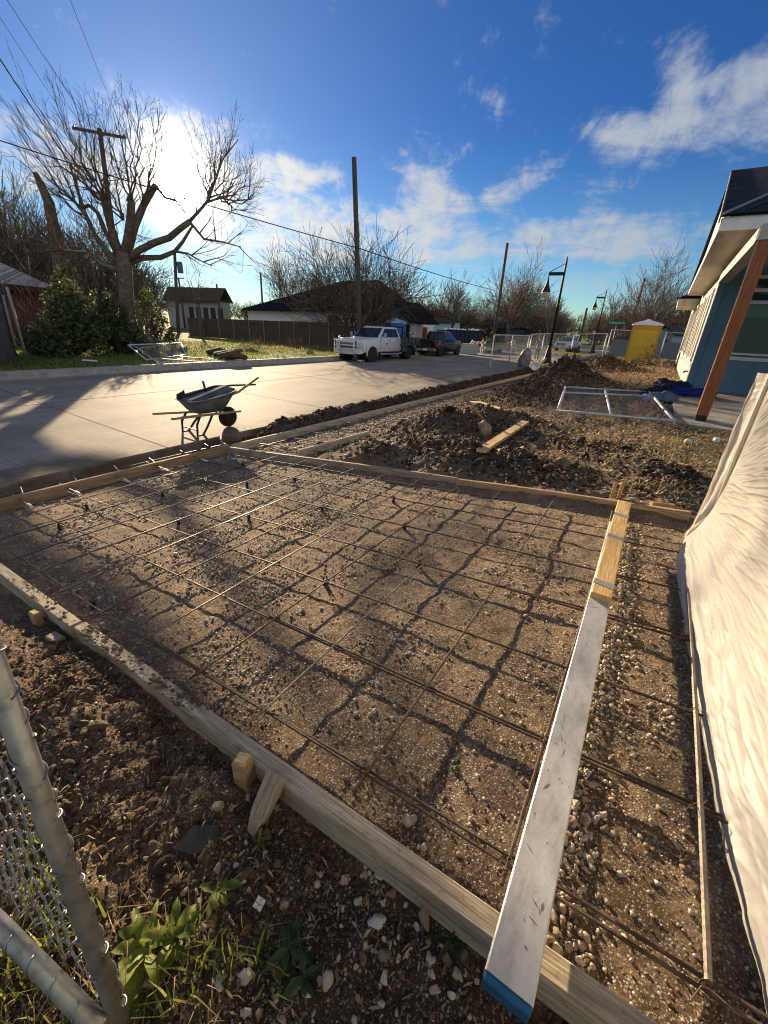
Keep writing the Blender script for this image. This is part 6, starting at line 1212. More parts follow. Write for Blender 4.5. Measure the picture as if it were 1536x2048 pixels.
# wooden fence: runs between measured corners
fw = M_('dark fence boards', [(.065, .042, .028), (.115, .075, .05), (.16, .108, .074)], 2.2, .9, .3, 30, stretch=(6, 6, .5)); fpost = M_('fence posts', [(.2, .175, .15), (.32, .29, .25)], 3, .7)
fpts = [(378, 668, 636), (440, 674, 638), (500, 680, 640), (560, 682, 642), (620, 684, 643), (700, 688, 646)]
dd_ = [56, 50, 45.5, 42, 39, 35.5]
base = [base_at(px, 660, d) for (px, _, _), d in zip(fpts, dd_)]; ft = thing('wooden_fence', 'dark wooden board fence with pale posts in front of the white house', 'fence', base[0])
def fl(o): return to_local(o, base[0], 0)
for i in range(len(base) - 1):
    p, q = base[i], base[i + 1]; d = q - p; l_ = np.linalg.norm(d); h0 = P(fpts[i][0], fpts[i][2], dd_[i])[2] - LZ; h1 = P(fpts[i + 1][0], fpts[i + 1][2], dd_[i + 1])[2] - LZ; nb = int(l_ / .15); m = MB(); nn_ = np.array([-d[1], d[0], 0]) / l_ * .012; rj = random.Random(i)
    for k in range(nb):
        s0, s1 = p + d * (k / nb), p + d * ((k + .94) / nb); h = h0 + (h1 - h0) * k / nb + rj.uniform(-.015, .015); m.loft([[s0 - nn_, s1 - nn_, s1 + nn_, s0 + nn_], [x + np.array([0, 0, h]) for x in (s0 - nn_, s1 - nn_, s1 + nn_, s0 + nn_)]])
    for zf in (.28, .85):
        m.loft([[x + np.array([0, 0, h0 * zf]) for x in (p - nn_ * 4, q - nn_ * 4, q - nn_ * 1.2, p - nn_ * 1.2)], [x + np.array([0, 0, h0 * zf + .09]) for x in (p - nn_ * 4, q - nn_ * 4, q - nn_ * 1.2, p - nn_ * 1.2)]])
    fl(m.build('board_panel', fw, ft)); npst = 2 if i < 4 else 2
    for k in range(npst):
        c_ = p + d * (k / npst); hh = h0 + (h1 - h0) * k / npst; m = MB(); m.cyl(c_ - nn_ * 6 + [0, 0, -.2], c_ - nn_ * 6 + [0, 0, hh - .02], .04, 7); fl(m.build('post', fpost, ft))
# red house with a grey roof at the left
red = M_('dark red siding', [(.10, .022, .02), (.15, .035, .03)], 2, .8); groof = shingle_material('grey shingles', (.13, .15, .18), (.19, .21, .245), 1.3)
ra, rb_ = P(-160, 690, 29), P(128, 690, 34); ra[2] = rb_[2] = LZ; rh = thing('red_house', 'dark red house with pale grey shingle roof behind bushes at left', 'house', ra)
ur = (rb_ - ra) / np.linalg.norm(rb_ - ra); br_ = np.array([-ur[1], ur[0], 0]); br_ = br_ if br_ @ ra > 0 else -br_; LR = np.linalg.norm(rb_ - ra); er = P(60, 574, 32)[2]; pr = P(60, 508, 37)[2]
R3 = lambda s, t_, z: tuple(ra + ur * s + br_ * t_ + np.array([0, 0, z]))
m = MB(); m.loft([[R3(0, .3, -.4), R3(LR - .3, .3, -.4), R3(LR - .3, 9.5, -.4), R3(0, 9.5, -.4)], [R3(0, .3, er - LZ), R3(LR - .3, .3, er - LZ), R3(LR - .3, 9.5, er - LZ), R3(0, 9.5, er - LZ)]]); to_local(m.build('wall', red, rh), ra, 0)
for pts in (((-.3, -.3, er - LZ), (LR + .3, -.3, er - LZ), (LR + .3, 5, pr - LZ), (-.3, 5, pr - LZ)), ((-.3, 10.3, er - LZ), (LR + .3, 10.3, er - LZ), (LR + .3, 5, pr - LZ), (-.3, 5, pr - LZ))): to_local(roof_plane(None, 'roof', *[R3(*q) for q in pts], .07, groof, rh), ra, 0)
m = MB(); m.loft([[R3(-.3, -.32, er - LZ - .22), R3(LR + .3, -.32, er - LZ - .22), R3(LR + .3, -.27, er - LZ - .22), R3(-.3, -.27, er - LZ - .22)], [R3(-.3, -.32, er - LZ + .02), R3(LR + .3, -.32, er - LZ + .02), R3(LR + .3, -.27, er - LZ + .02), R3(-.3, -.27, er - LZ + .02)]]); to_local(m.build('fascia', M_('dark red brown fascia', [(.07, .03, .025)], 4, .7), rh), ra, 0)
m = MB(); m.loft([[R3(LR - .3, .3, er - LZ), R3(LR - .3, 9.5, er - LZ), R3(LR - .3, 5, pr - LZ - .1)], [R3(LR - .5, .3, er - LZ), R3(LR - .5, 9.5, er - LZ), R3(LR - .5, 5, pr - LZ - .1)]]); to_local(m.build('gable', red, rh), ra, 0)
# leaning corrugated screen
cg = M_('dull corrugated sheet', [(.10, .085, .09), (.16, .14, .145)], 3, .6, metal=.3)
p0, p1, p2 = at(-70, 742, LZ), at(33, 717, LZ), P(3, 575, 23.8)
u_ = p1 - p0; v_ = p2 - p1; m = MB(); rows = []; k = 60; nn_ = np.cross(u_, v_); nn_ /= np.linalg.norm(nn_)
for sgn in (0, 1): rows.append([p0 - p0 + u_ * (i / k) + nn_ * (.035 * math.sin(i * 1.57) + .01 * sgn) for i in range(k + 1)])
m.loft([[x for x in rows[0]] + [x for x in rows[1][::-1]], [x + v_ for x in rows[0]] + [x + v_ for x in rows[1][::-1]]]); cs = thing('corrugated_screen', 'leaning dark corrugated sheet at the left edge with two pale poles', 'screen', p0); m.build('sheet', cg, cs)
for a_, b_ in (((5, 590), (30, 690)), ((14, 575), (52, 712))): m = MB(); q0, q1 = P(*a_, 23.4) - p0, P(*b_, 23.2) - p0; m.tube([q0, q1], .05, 6); m.build('pole', M_('pale pole', [(.3, .28, .26), (.4, .38, .35)], 5, .7), cs, True)
# long building behind, and small far houses
brown_r = shingle_material('brown roof', (.075, .052, .04), (.11, .08, .062), .7); pale_w = M_('pale wall', [(.27, .28, .27), (.36, .37, .36)], 2, .7)
lb0, lb1 = P(335, 640, 98), P(444, 640, 90); lb0[2] = lb1[2] = LZ; lo_ = thing('long_building', 'far white walled building with long brown roof left of the wooden fence', 'building', lb0)
ul = (lb1 - lb0); LL = np.linalg.norm(ul); ul /= LL; bl_ = np.array([-ul[1], ul[0], 0]); bl_ = bl_ if bl_ @ lb0 > 0 else -bl_; zt1 = P(390, 577, 98)[2] - LZ; ze = P(390, 603, 94)[2] - LZ
L3 = lambda s, t_, z: tuple(ul * s + bl_ * t_ + np.array([0, 0, z]))
m = MB(); m.loft([[L3(0, .5, -.2), L3(LL - .5, .5, -.2), L3(LL - .5, 3.5, -.2), L3(0, 3.5, -.2)], [L3(0, .5, ze), L3(LL - .5, .5, ze), L3(LL - .5, 3.5, ze), L3(0, 3.5, ze)]]); m.build('wall', pale_w, lo_)
roof_plane(None, 'roof', L3(-.4, -.2, ze), L3(LL, -.2, ze), L3(LL, 2, zt1), L3(-.4, 2, zt1), .1, brown_r, lo_); roof_plane(None, 'roof', L3(-.4, 4, ze), L3(LL, 4, ze), L3(LL, 2, zt1), L3(-.4, 2, zt1), .1, brown_r, lo_)
for k in range(5): s = LL * (.40 + .13 * k); m = MB(); m.loft([[L3(s, .42, 0), L3(s + 1.0, .42, 0), L3(s + 1.0, .55, 0), L3(s, .55, 0)], [L3(s, .42, ze * .8), L3(s + 1.0, .42, ze * .8), L3(s + 1.0, .55, ze * .8), L3(s, .55, ze * .8)]]); m.build('window', dk, lo_)
def small_house(label, px0, px1, py_e, py_r, d, wall_m, roof_m, gable_front=True, name='small_house'):
    a_, b_ = P(px0, 660, d), P(px1, 660, d * .98); a_[2] = b_[2] = LZ; t = thing(name, label, 'house', a_); u = b_ - a_; L0 = np.linalg.norm(u); u /= L0; bk = np.array([-u[1], u[0], 0]); bk = bk if bk @ a_ > 0 else -bk; e = P(px0, py_e, d)[2] - LZ; rg = P(px0, py_r, d)[2] - LZ
    Q = lambda s, t_, z: tuple(u * s + bk * t_ + np.array([0, 0, z])); m = MB()
    if gable_front:
        m.loft([[Q(0, 0, -.2), Q(L0, 0, -.2), Q(L0, 0, e), Q(L0 / 2, 0, rg - .1), Q(0, 0, e)], [Q(0, 7, -.2), Q(L0, 7, -.2), Q(L0, 7, e), Q(L0 / 2, 7, rg - .1), Q(0, 7, e)]]); m.build('wall', wall_m, t)
        roof_plane(None, 'roof', Q(-.4, -.4, e - .1), Q(-.4, 7.4, e - .1), Q(L0 / 2, 7.4, rg), Q(L0 / 2, -.4, rg), .12, roof_m, t); roof_plane(None, 'roof', Q(L0 + .4, -.4, e - .1), Q(L0 + .4, 7.4, e - .1), Q(L0 / 2, 7.4, rg), Q(L0 / 2, -.4, rg), .12, roof_m, t)
    else:
        m.loft([[Q(0, 0, -.2), Q(L0, 0, -.2), Q(L0, 7, -.2), Q(0, 7, -.2)], [Q(0, 0, e), Q(L0, 0, e), Q(L0, 7, e), Q(0, 7, e)]]); m.build('wall', wall_m, t)
        roof_plane(None, 'roof', Q(-.4, -.4, e), Q(L0 + .4, -.4, e), Q(L0 + .4, 3.5, rg), Q(-.4, 3.5, rg), .12, roof_m, t); roof_plane(None, 'roof', Q(-.4, 7.4, e), Q(L0 + .4, 7.4, e), Q(L0 + .4, 3.5, rg), Q(-.4, 3.5, rg), .12, roof_m, t)
    for f, w_, zz, hh, nm in ((.25, .22, 0, e * .8, 'door'), (.7, .2, e * .35, e * .4, 'window')):
        m = MB(); s0, s1 = L0 * (f - w_ / 2), L0 * (f + w_ / 2); m.loft([[Q(s0, -.06, zz), Q(s1, -.06, zz), Q(s1, .05, zz), Q(s0, .05, zz)], [Q(s0, -.06, zz + hh), Q(s1, -.06, zz + hh), Q(s1, .05, zz + hh), Q(s0, .05, zz + hh)]]); m.build(nm, dk, t)
    return t
mint = M_('pale blue siding', [(.36, .44, .44), (.46, .54, .54)], 2, .7); gdk = shingle_material('slate grey shingles', (.05, .055, .06), (.08, .085, .09), .8)
small_house('small pale blue gabled cottage beyond the black pickup', 830, 850, 642, 634, 82, mint, gdk)
small_house('pale blue low house right of the gabled cottage', 850, 866, 642, 636, 86, mint, gdk, False)
small_house('dark low shed behind the lawn left of the slim pole', 990, 1018, 657, 652, 92, M_('dark blue grey siding', [(.03, .045, .06), (.045, .06, .08)], 3, .7), gdk, False, 'shed')
small_house('grey gabled house behind the fence right of the yellow cabin', 1312, 1350, 668, 652, 70, M_('grey siding', [(.28, .30, .33), (.36, .38, .41)], 3, .7), gdk, True)
# grey board fence behind the yellow cabin
gf = M_('grey boards', [(.15, .165, .19), (.22, .235, .26)], 3, .8, stretch=(6, 6, .5)); a_, b_ = base_at(1225, 680, 56, -.3), base_at(1365, 690, 52, -.3); t = thing('board_fence', 'grey board fence behind the yellow cabin', 'fence', a_); m = MB(); d = b_ - a_; k = 60
for i in range(k):
    s0, s1 = d * (i / k), d * ((i + .93) / k); nn_ = np.array([-d[1], d[0], 0]) / np.linalg.norm(d) * .015; m.loft([[s0 - nn_, s1 - nn_, s1 + nn_, s0 + nn_], [x + np.array([0, 0, 1.62]) for x in (s0 - nn_, s1 - nn_, s1 + nn_, s0 + nn_)]])
m.build('board_panel', gf, t); m = MB(); m.box(tuple(d / 2 + np.array([0, 0, 1.66])), (np.linalg.norm(d), .06, .06), math.atan2(d[1], d[0])); m.build('top_rail', gf, t)
# ------------------------------------------------------------------ vehicles
def car_paint(name, c, rough=.28):
    m = M_(name, [c, tuple(x * 1.1 for x in c)], 2, rough, spec=.5); m.node_tree.nodes['Principled BSDF'].inputs['Coat Weight'].default_value = .5; m.node_tree.nodes['Principled BSDF'].inputs['Coat Roughness'].default_value = .08; return m
tyre_m = M_('tyre rubber', [(.012, .012, .012), (.03, .029, .028)], 14, .85, .2, 50); rim_d = M_('dark rim', [(.03, .03, .032), (.06, .06, .062)], 8, .4, metal=.6); rim_l = M_('alloy rim', [(.35, .35, .36), (.45, .45, .46)], 8, .35, metal=.7)
car_glass = M_('vehicle glass', [(.012, .016, .02), (.025, .03, .035)], 1.5, .05, spec=.7); chrome = M_('chrome', [(.5, .51, .52), (.62, .63, .64)], 6, .2, metal=.8); blk_m = M_('black trim', [(.012, .012, .013), (.022, .022, .024)], 6, .55)
lens_m = M_('headlight lens', [(.45, .47, .5), (.6, .62, .65)], 6, .12, spec=.7); red_l = M_('red lens', [(.22, .012, .01), (.3, .02, .015)], 6, .2); amber = M_('amber lens', [(.5, .22, .03), (.6, .3, .05)], 6, .3); plate_m = M_('licence plate', [(.6, .58, .55), (.7, .68, .66)], 4, .5)
def bring(x, hw, z0, z1, sh=.06, top=None):
    t = hw - (top if top is not None else .05); return [(x, -hw + .05, z0), (x, hw - .05, z0), (x, hw, z0 + .08), (x, hw + .015, (z0 + z1) * .52), (x, hw - .01, z1 - sh), (x, t, z1), (x, 0, z1 + .02), (x, -t, z1), (x, -hw + .01, z1 - sh), (x, -hw - .015, (z0 + z1) * .52), (x, -hw, z0 + .08)]
def panel_on(mb, q, u0, u1, v0, v1, off=.006, th=.006):
    a, b, c, d = [Vector(p) for p in q]
    def pt(u, v): return (a * (1 - u) + b * u) * (1 - v) + (d * (1 - u) + c * u) * v
    n = (b - a).cross(d - a).normalized(); ps = [pt(u0, v0), pt(u1, v0), pt(u1, v1), pt(u0, v1)]; mb.loft([[p + n * (off - th) for p in ps], [p + n * off for p in ps]])
def wheel(t, x, y, r, w, side, rim, dual=False):
    m = MB(); m.lathe([(r * .62, -w / 2), (r * .93, -w / 2), (r, -w * .36), (r, w * .36), (r * .93, w / 2), (r * .62, w / 2)], (x, y, r), 22, 'Y'); wt = m.build('wheel', tyre_m, t, True)
    m = MB(); s = side; m.lathe([(r * .64, s * w * .10), (r * .62, s * w * .46), (r * .50, s * w * (.2 if dual else .34)), (r * .2, s * w * (.15 if dual else .40)), (r * .12, s * w * .5), (.01, s * w * .5)], (x, y, r), 18, 'Y'); m.build('rim', rim, wt, True)
    m = MB()
    for k in range(6): a = k * 1.047; m.cyl((x + r * .16 * math.cos(a), y + s * w * .40, r + r * .16 * math.sin(a)), (x + r * .56 * math.cos(a), y + s * w * .42, r + r * .56 * math.sin(a)), r * .07, 5)
    m.build('spokes', rim, wt)
def truck(name, label, loc, yaw, paint, kind, cat='truck'):
    t = thing(name, label, cat, loc, yaw); f150 = kind != 'flatbed'; W = 1.0 if not f150 else .98; R = .42 if not f150 else .39
    xf = 2.05; xr = -2.0 if f150 else -2.15; Hh = 1.34 if not f150 else 1.20; belt = 1.42 if not f150 else 1.28; roof = 2.06 if not f150 else 1.90; z0 = .55 if not f150 else .45; cabr = -1.25 if f150 else -1.15
    # body
    m = MB(); st = [(2.98, W * .86, z0 + .1, Hh - .20), (2.93, W * .93, z0 + .02, Hh - .10), (2.6, W * .985, z0, Hh - .03), (2.05, W, z0, Hh), (1.45, W, z0, belt - .02), (1.2, W, z0, belt), (cabr, W, z0, belt), (cabr - .02, W * .985, z0, belt - .01)]
    m.loft([bring(*s) for s in st]); m.build('body', paint, t, True) 
    # greenhouse
    B = [(1.42, -W * .93), (1.42, W * .93), (cabr, W * .93), (cabr, -W * .93)]; T = [(.62, -W * .72), (.62, W * .72), (cabr + .18, W * .72), (cabr + .18, -W * .72)]
    vb = [(x, y, belt - .01) for x, y in B]; vt = [(x, y, roof - .08) for x, y in T]; vt2 = [(x * 1.0 - .035, y * .96, roof - .03) for x, y in T]; vtt = [(x * .9 - .03, y * .82, roof) for x, y in T]
    m = MB(); m.loft([vb, vt, vt2, vtt]); m.build('cab', paint, t)
    g = MB(); panel_on(g, (vb[0], vb[1], vt[1], vt[0]), .02, .98, .02, .99, .003); g.build('windscreen_seal', blk_m, t)
    g = MB(); panel_on(g, (vb[0], vb[1], vt[1], vt[0]), .05, .95, .06, .95, .008); g.build('windscreen', car_glass, t)
    g = MB(); panel_on(g, (vb[2], vb[3], vt[3], vt[2]), .08, .92, .15, .9); g.build('rear_window', car_glass, t)
    for q in ((vb[1], vb[2], vt[2], vt[1]), (vb[3], vb[0], vt[0], vt[3])):
        fl = q[0][1] < 0
        g = MB(); panel_on(g, q, *((.13, .93) if not fl else (.07, .87)), .05, .94, .003); g.build('window_seal', blk_m, t)
        for u0, u1 in (((.17, .51), (.56, .90)) if not fl else ((.10, .44), (.49, .83))): g = MB(); panel_on(g, q, u0, u1, .09, .92, .008); g.build('side_window', car_glass, t)
    for s in (-1, 1):      # door gaps, handles, mirrors
        y = s * (W + .012)
        d = MB()
        for x in (1.25, .18, cabr + .12): d.box((x, y, (z0 + belt) / 2 + .05), (.012, .012, belt - z0 - .15))
        d.build('door_gap', blk_m, t)
        for x in (.30, -.72): h = MB(); h.box((x, y + s * .015, belt - .16), (.18, .03, .035)); h.build('door_handle', chrome if not f150 else blk_m, t)
        mm = MB(); mm.box((1.12, s * (W + .10), belt + .05), (.05, .22, .04)); mm.bbox((1.12, s * (W + .23), belt + .15), (.10, .17, .27), .025); mm.build('mirror', paint if f150 else chrome, t)
        # arches
        for xw in ((xf, xr) if f150 else (xf,)):
            a = MB(); n = 14; rr = R * 1.24
            a.loft([[(xw + rr * math.cos(q), s * (W - .02), R + rr * math.sin(q)), (xw + rr * math.cos(q), s * (W + .03), R + rr * math.sin(q)), (xw + rr * 1.1 * math.cos(q), s * (W + .022), R + rr * 1.1 * math.sin(q)), (xw + rr * 1.1 * math.cos(q), s * (W - .02), R + rr * 1.1 * math.sin(q))] for q in np.linspace(-.1, math.pi + .1, n)]); a.build('wheel_arch', paint, t)
            w_ = MB(); w_.cyl((xw, s * (W - .30), R), (xw, s * (W + .018), R), R * 1.22, 20); w_.build('wheel_well', blk_m, t)
        rb_ = MB(); rb_.tube([(1.3, s * (W + .08), z0 - .06), (1.2, s * (W + .12), z0 - .10), (cabr + .05, s * (W + .12), z0 - .10), (cabr - .02, s * (W + .06), z0 - .05)], .045, 7); rb_.build('running_board', chrome if not f150 else blk_m, t, True)
    # front end
    f = 2.985
    m = MB(); m.bbox((f - .02, 0, (z0 + Hh) / 2 + .04), (.07, W * 1.22, (Hh - z0) * .50), .02); gr = m.build('grille', blk_m if f150 else chrome, t)
    m = MB()
    for z in np.linspace((z0 + Hh) / 2 - .10, (z0 + Hh) / 2 + .18, 3): m.box((f + .02, 0, z), (.03, W * 1.12, .05))
    m.build('grille_bars', chrome if f150 else blk_m, gr)
    for s in (-1, 1): m = MB(); m.bbox((f - .055, s * W * .77, (z0 + Hh) / 2 + .06), (.12, W * .28, .30), .03); m.build('headlight', lens_m, t); m = MB(); m.bbox((f + .06, s * W * .62, z0 + .03), (.05, .20, .11), .02); m.build('fog_light', blk_m, t)
    m = MB(); m.bbox((f + .0, 0, z0 + .04), (.22, W * 1.92, .24), .05); m.build('front_bumper', paint if not f150 else chrome, t)
    m = MB(); m.box((f + .118, 0, z0 + .06), (.015, .34, .17)); m.build('licence_plate', plate_m, t)
    m = MB(); m.box((0, 0, z0 - .08), (5.2, W * 1.3, .16)); m.box((-1.5, 0, R), (.2, W * 1.5, .14)); m.box((2.05, 0, R), (.16, W * 1.5, .12)); m.build('chassis', blk_m, t)
    for s in (-1, 1):
        wheel(t, xf, s * (W - .13), R, .28, s, rim_d if not f150 else rim_l)
        wheel(t, xr if f150 else -2.2, s * (W - .11), R, .28 if f150 else .26, s, rim_d if not f150 else rim_l, not f150)
        if not f150: wheel(t, -2.2, s * (W - .40), R, .24, s, rim_d, True)
    if f150:
        m = MB(); xb = -3.0
        m.loft([bring(cabr - .03, W * .985, z0, belt - .03), bring(xb + .05, W * .97, z0, belt - .03), bring(xb, W * .95, z0 + .02, belt - .05)]); m.build('bed', paint, t, True)
        m = MB(); m.box(((cabr + xb) / 2, 0, belt - .015), (abs(cabr - xb) - .25, W * 1.62, .05)); m.build('bed_floor', blk_m, t)
        for s in (-1, 1): m = MB(); m.bbox((xb - .0, s * W * .86, belt - .30), (.06, .16, .38), .02); m.build('tail_light', red_l, t)
        m = MB(); m.box((xb - .012, 0, belt - .33), (.03, W * 1.5, .46)); m.build('tailgate', paint, t); m = MB(); m.bbox((xb - .08, 0, z0 + .05), (.2, W * 1.86, .20), .04); m.build('rear_bumper', chrome if kind == 'pickup' else paint, t); m = MB(); m.box((xb - .188, 0, z0 + .07), (.015, .32, .16)); m.build('licence_plate', plate_m, t)
    else:
        dkst = M_('dark flatbed steel', [(.035, .045, .055), (.07, .085, .10)], 4, .5, metal=.3); m = MB(); m.box((-2.35, 0, .98), (2.6, 2.20, .12)); m.build('flatbed', dkst, t)
        m = MB(); 
        for y in (-1.02, -.5, 0, .5, 1.02): m.box((-1.22, y, 1.55), (.07, .07, 1.05))
        m.box((-1.22, 0, 2.08), (.08, 2.12, .08)); m.box((-1.22, 0, 1.3), (.05, 2.1, .5)); m.build('headache_rack', blk_m, t)
        for s in (-1, 1):
            m = MB(); m.bbox((-2.35, s * 1.06, 1.24), (2.4, .10, .42), .015); sb = m.build('side_board', dkst, t); m = MB()
            for x in (-1.4, -1.9, -2.4, -2.9, -3.4): m.box((x, s * 1.118, 1.25), (.06, .03, .46))
            m.build('stake_post', blk_m, sb); m = MB(); m.bbox((-1.52, s * 1.03, .72), (.5, .16, .38), .02); m.build('tool_box', dkst, t)
            m = MB(); m.loft([[(-2.2 + .62 * math.cos(q), s * (W - .45), R + .62 * math.sin(q)), (-2.2 + .62 * math.cos(q), s * (W + .1), R + .62 * math.sin(q)), (-2.2 + .66 * math.cos(q), s * (W + .1), R + .66 * math.sin(q)), (-2.2 + .66 * math.cos(q), s * (W - .45), R + .66 * math.sin(q))] for q in np.linspace(.1, 3.04, 12)]); m.build('rear_fender', dkst, t)
            m = MB(); m.box((-2.95, s * .85, .48), (.03, .5, .5)); m.build('mud_flap', blk_m, t); m = MB(); m.bbox((-3.66, s * .95, .9), (.05, .12, .16), .01); m.build('tail_light', red_l, t)
        m = MB(); r_ = random.Random(5)
        for x, y, sx, h in ((-1.7, .4, .5, .5), (-2.3, -.3, .7, .35), (-2.9, .45, .5, .42), (-1.8, -.55, .35, .62)): m.bbox((x, y, 1.04 + h / 2), (sx, .5, h), .03)
        m.tube([(-1.5, .7, 1.3), (-3.3, .75, 1.75)], .03, 6); m.tube([(-1.4, .2, 1.4), (-3.0, .6, 1.85)], .03, 6); m.build('cargo', blk_m, t)
        # grille guard of white tubes
        m = MB()
        for s in (-1, 1): m.tube([(f + .14, s * .52, z0 - .12), (f + .20, s * .52, z0 + .2), (f + .20, s * .52, Hh + .02), (f + .12, s * .50, Hh + .14)], .045, 7); m.tube([(f + .18, s * .52, Hh - .05), (f + .16, s * .9, Hh - .10), (f - .05, s * 1.06, Hh - .14), (f - .05, s * 1.06, z0 + .1), (f + .18, s * .9, z0 - .02), (f + .2, s * .52, z0 - .02)], .035, 7); m.tube([(f + .17, s * .52, (Hh + z0) / 2), (f + .12, s * .92, (Hh + z0) / 2), (f - .04, s * 1.05, (Hh + z0) / 2)], .03, 6)
        for z in (z0 - .06, z0 + .20, (Hh + z0) / 2 + .02, (Hh + z0) / 2 + .2, Hh + .0): m.tube([(f + .20, -.52, z), (f + .20, .52, z)], .035, 7)
        m.build('grille_guard', car_paint('white guard paint', (.62, .62, .62)), t, True)
        for y in (-.55, -.28, 0, .28, .55): m = MB(); m.bbox((.50, y, roof + .025), (.12, .09, .05), .015); m.build('marker_light', amber, t)
        m = MB(); m.cyl((.55, W + .018, 1.05), (.55, W + .026, 1.05), .07, 10); m.build('door_emblem', blk_m, t)
    return t
wp = car_paint('white truck paint', (.60, .61, .63)); bp = car_paint('black truck paint', (.008, .009, .011), .2); wp2 = car_paint('white pickup paint', (.55, .56, .58))
fw_ = at(740, 724, -.5)
yaw = math.radians(-88); W_ = .90
hd = np.array([math.cos(yaw), math.sin(yaw), 0]); lf = np.array([-hd[1], hd[0], 0])
# viewer sees the front and the truck's left side (towards the road)
org = fw_ - hd * 2.05 * 1.15 - lf * W_; org[2] = -.5
ft_ = truck('flatbed_truck', 'white crew cab truck with tube grille guard and dark flatbed, parked facing the camera', org, yaw, wp, 'flatbed'); ft_.scale = (1.15, 1.06, 1.0)
rw = at(879, 712.5, -.5); yaw = math.radians(90 + 3); hd = np.array([math.cos(yaw), math.sin(yaw), 0]); lf = np.array([-hd[1], hd[0], 0]); org = rw + hd * 2.0 + lf * .86; org[2] = -.5
truck('pickup_truck', 'black crew cab pickup parked behind the white flatbed truck, tail towards the camera', org, yaw, bp, 'pickup')
c_ = at(1112, 700.5, -.5); yaw = math.radians(-90 - 9); hd = np.array([math.cos(yaw), math.sin(yaw), 0]); lf = np.array([-hd[1], hd[0], 0]); org = c_ - hd * 2.05 + lf * .86; org[2] = -.5
wk = truck('pickup_truck', 'white pickup with a bar on its roof driving towards the camera on the street', org, yaw, wp2, 'plain')
m = MB(); m.bbox((.1, 0, 1.99), (.9, 1.3, .10), .03); m.box((-2, 0, 1.98), (1.6, 1.5, .05)); 
for s in (-1, 1): m.tube([(-1.4, s * .8, 1.3), (-1.4, s * .75, 1.98)], .03, 5); m.tube([(-2.8, s * .8, 1.3), (-2.8, s * .75, 1.98)], .03, 5)
m.build('roof_bar', blk_m, wk)
# a dark parked vehicle shows only its pale roof beyond the lawn
# ------------------------------------------------------------------ dumpster with white bags
navy = M_('navy steel', [(.012, .018, .035), (.02, .03, .055)], 3, .6, .2, 12)
q = at(958, 694, -.4); d_ = P(960, 694, 56); b0 = base_at(893, 690, 52); b1 = base_at(962, 690, 55); t = thing('dumpster', 'dark navy roll off dumpster heaped with white bags behind the black pickup', 'dumpster', b0); u = b1 - b0; L0 = np.linalg.norm(u); u /= L0; bk = np.array([-u[1], u[0], 0]); bk = bk if bk @ b0 > 0 else -bk; hz = P(930, 662, 54)[2] - LZ
Q = lambda s, t_, z: tuple(u * s + bk * t_ + np.array([0, 0, z])); m = MB(); m.loft([[Q(.1, .05, .1), Q(L0 - .1, .05, .1), Q(L0 - .1, 2.3, .1), Q(.1, 2.3, .1)], [Q(0, 0, hz), Q(L0, 0, hz), Q(L0, 2.4, hz), Q(0, 2.4, hz)]]); m.build('bin', navy, t); m = MB()
for k in range(9): s = L0 * k / 8; m.loft([[Q(s - .05, -.06, .1), Q(s + .05, -.06, .1), Q(s + .05, .06, .1), Q(s - .05, .06, .1)], [Q(s - .05, -.1, hz), Q(s + .05, -.1, hz), Q(s + .05, .02, hz), Q(s - .05, .02, hz)]])
m.loft([[Q(-.08, -.1, hz), Q(L0 + .08, -.1, hz), Q(L0 + .08, .04, hz), Q(-.08, .04, hz)], [Q(-.08, -.1, hz + .1), Q(L0 + .08, -.1, hz + .1), Q(L0 + .08, .04, hz + .1), Q(-.08, .04, hz + .1)]]); m.build('ribs', navy, t)
bag_m = M_('white bags', [(.5, .5, .52), (.7, .7, .71)], 6, .5, .3, 8)
rr = random.Random(8)
for k in range(11): p = b0 + np.array(Q(L0 * (.05 + .9 * k / 10), .5 + .5 * rr.random(), hz + .12)); rock('bag', p, (.28 * rr.uniform(.7, 1.3), .25, .20 * rr.uniform(.7, 1.2)), bag_m, 'white bag heaped on the rim of the navy dumpster', 300 + k, 'bag', 'white bags on the dumpster', 2)
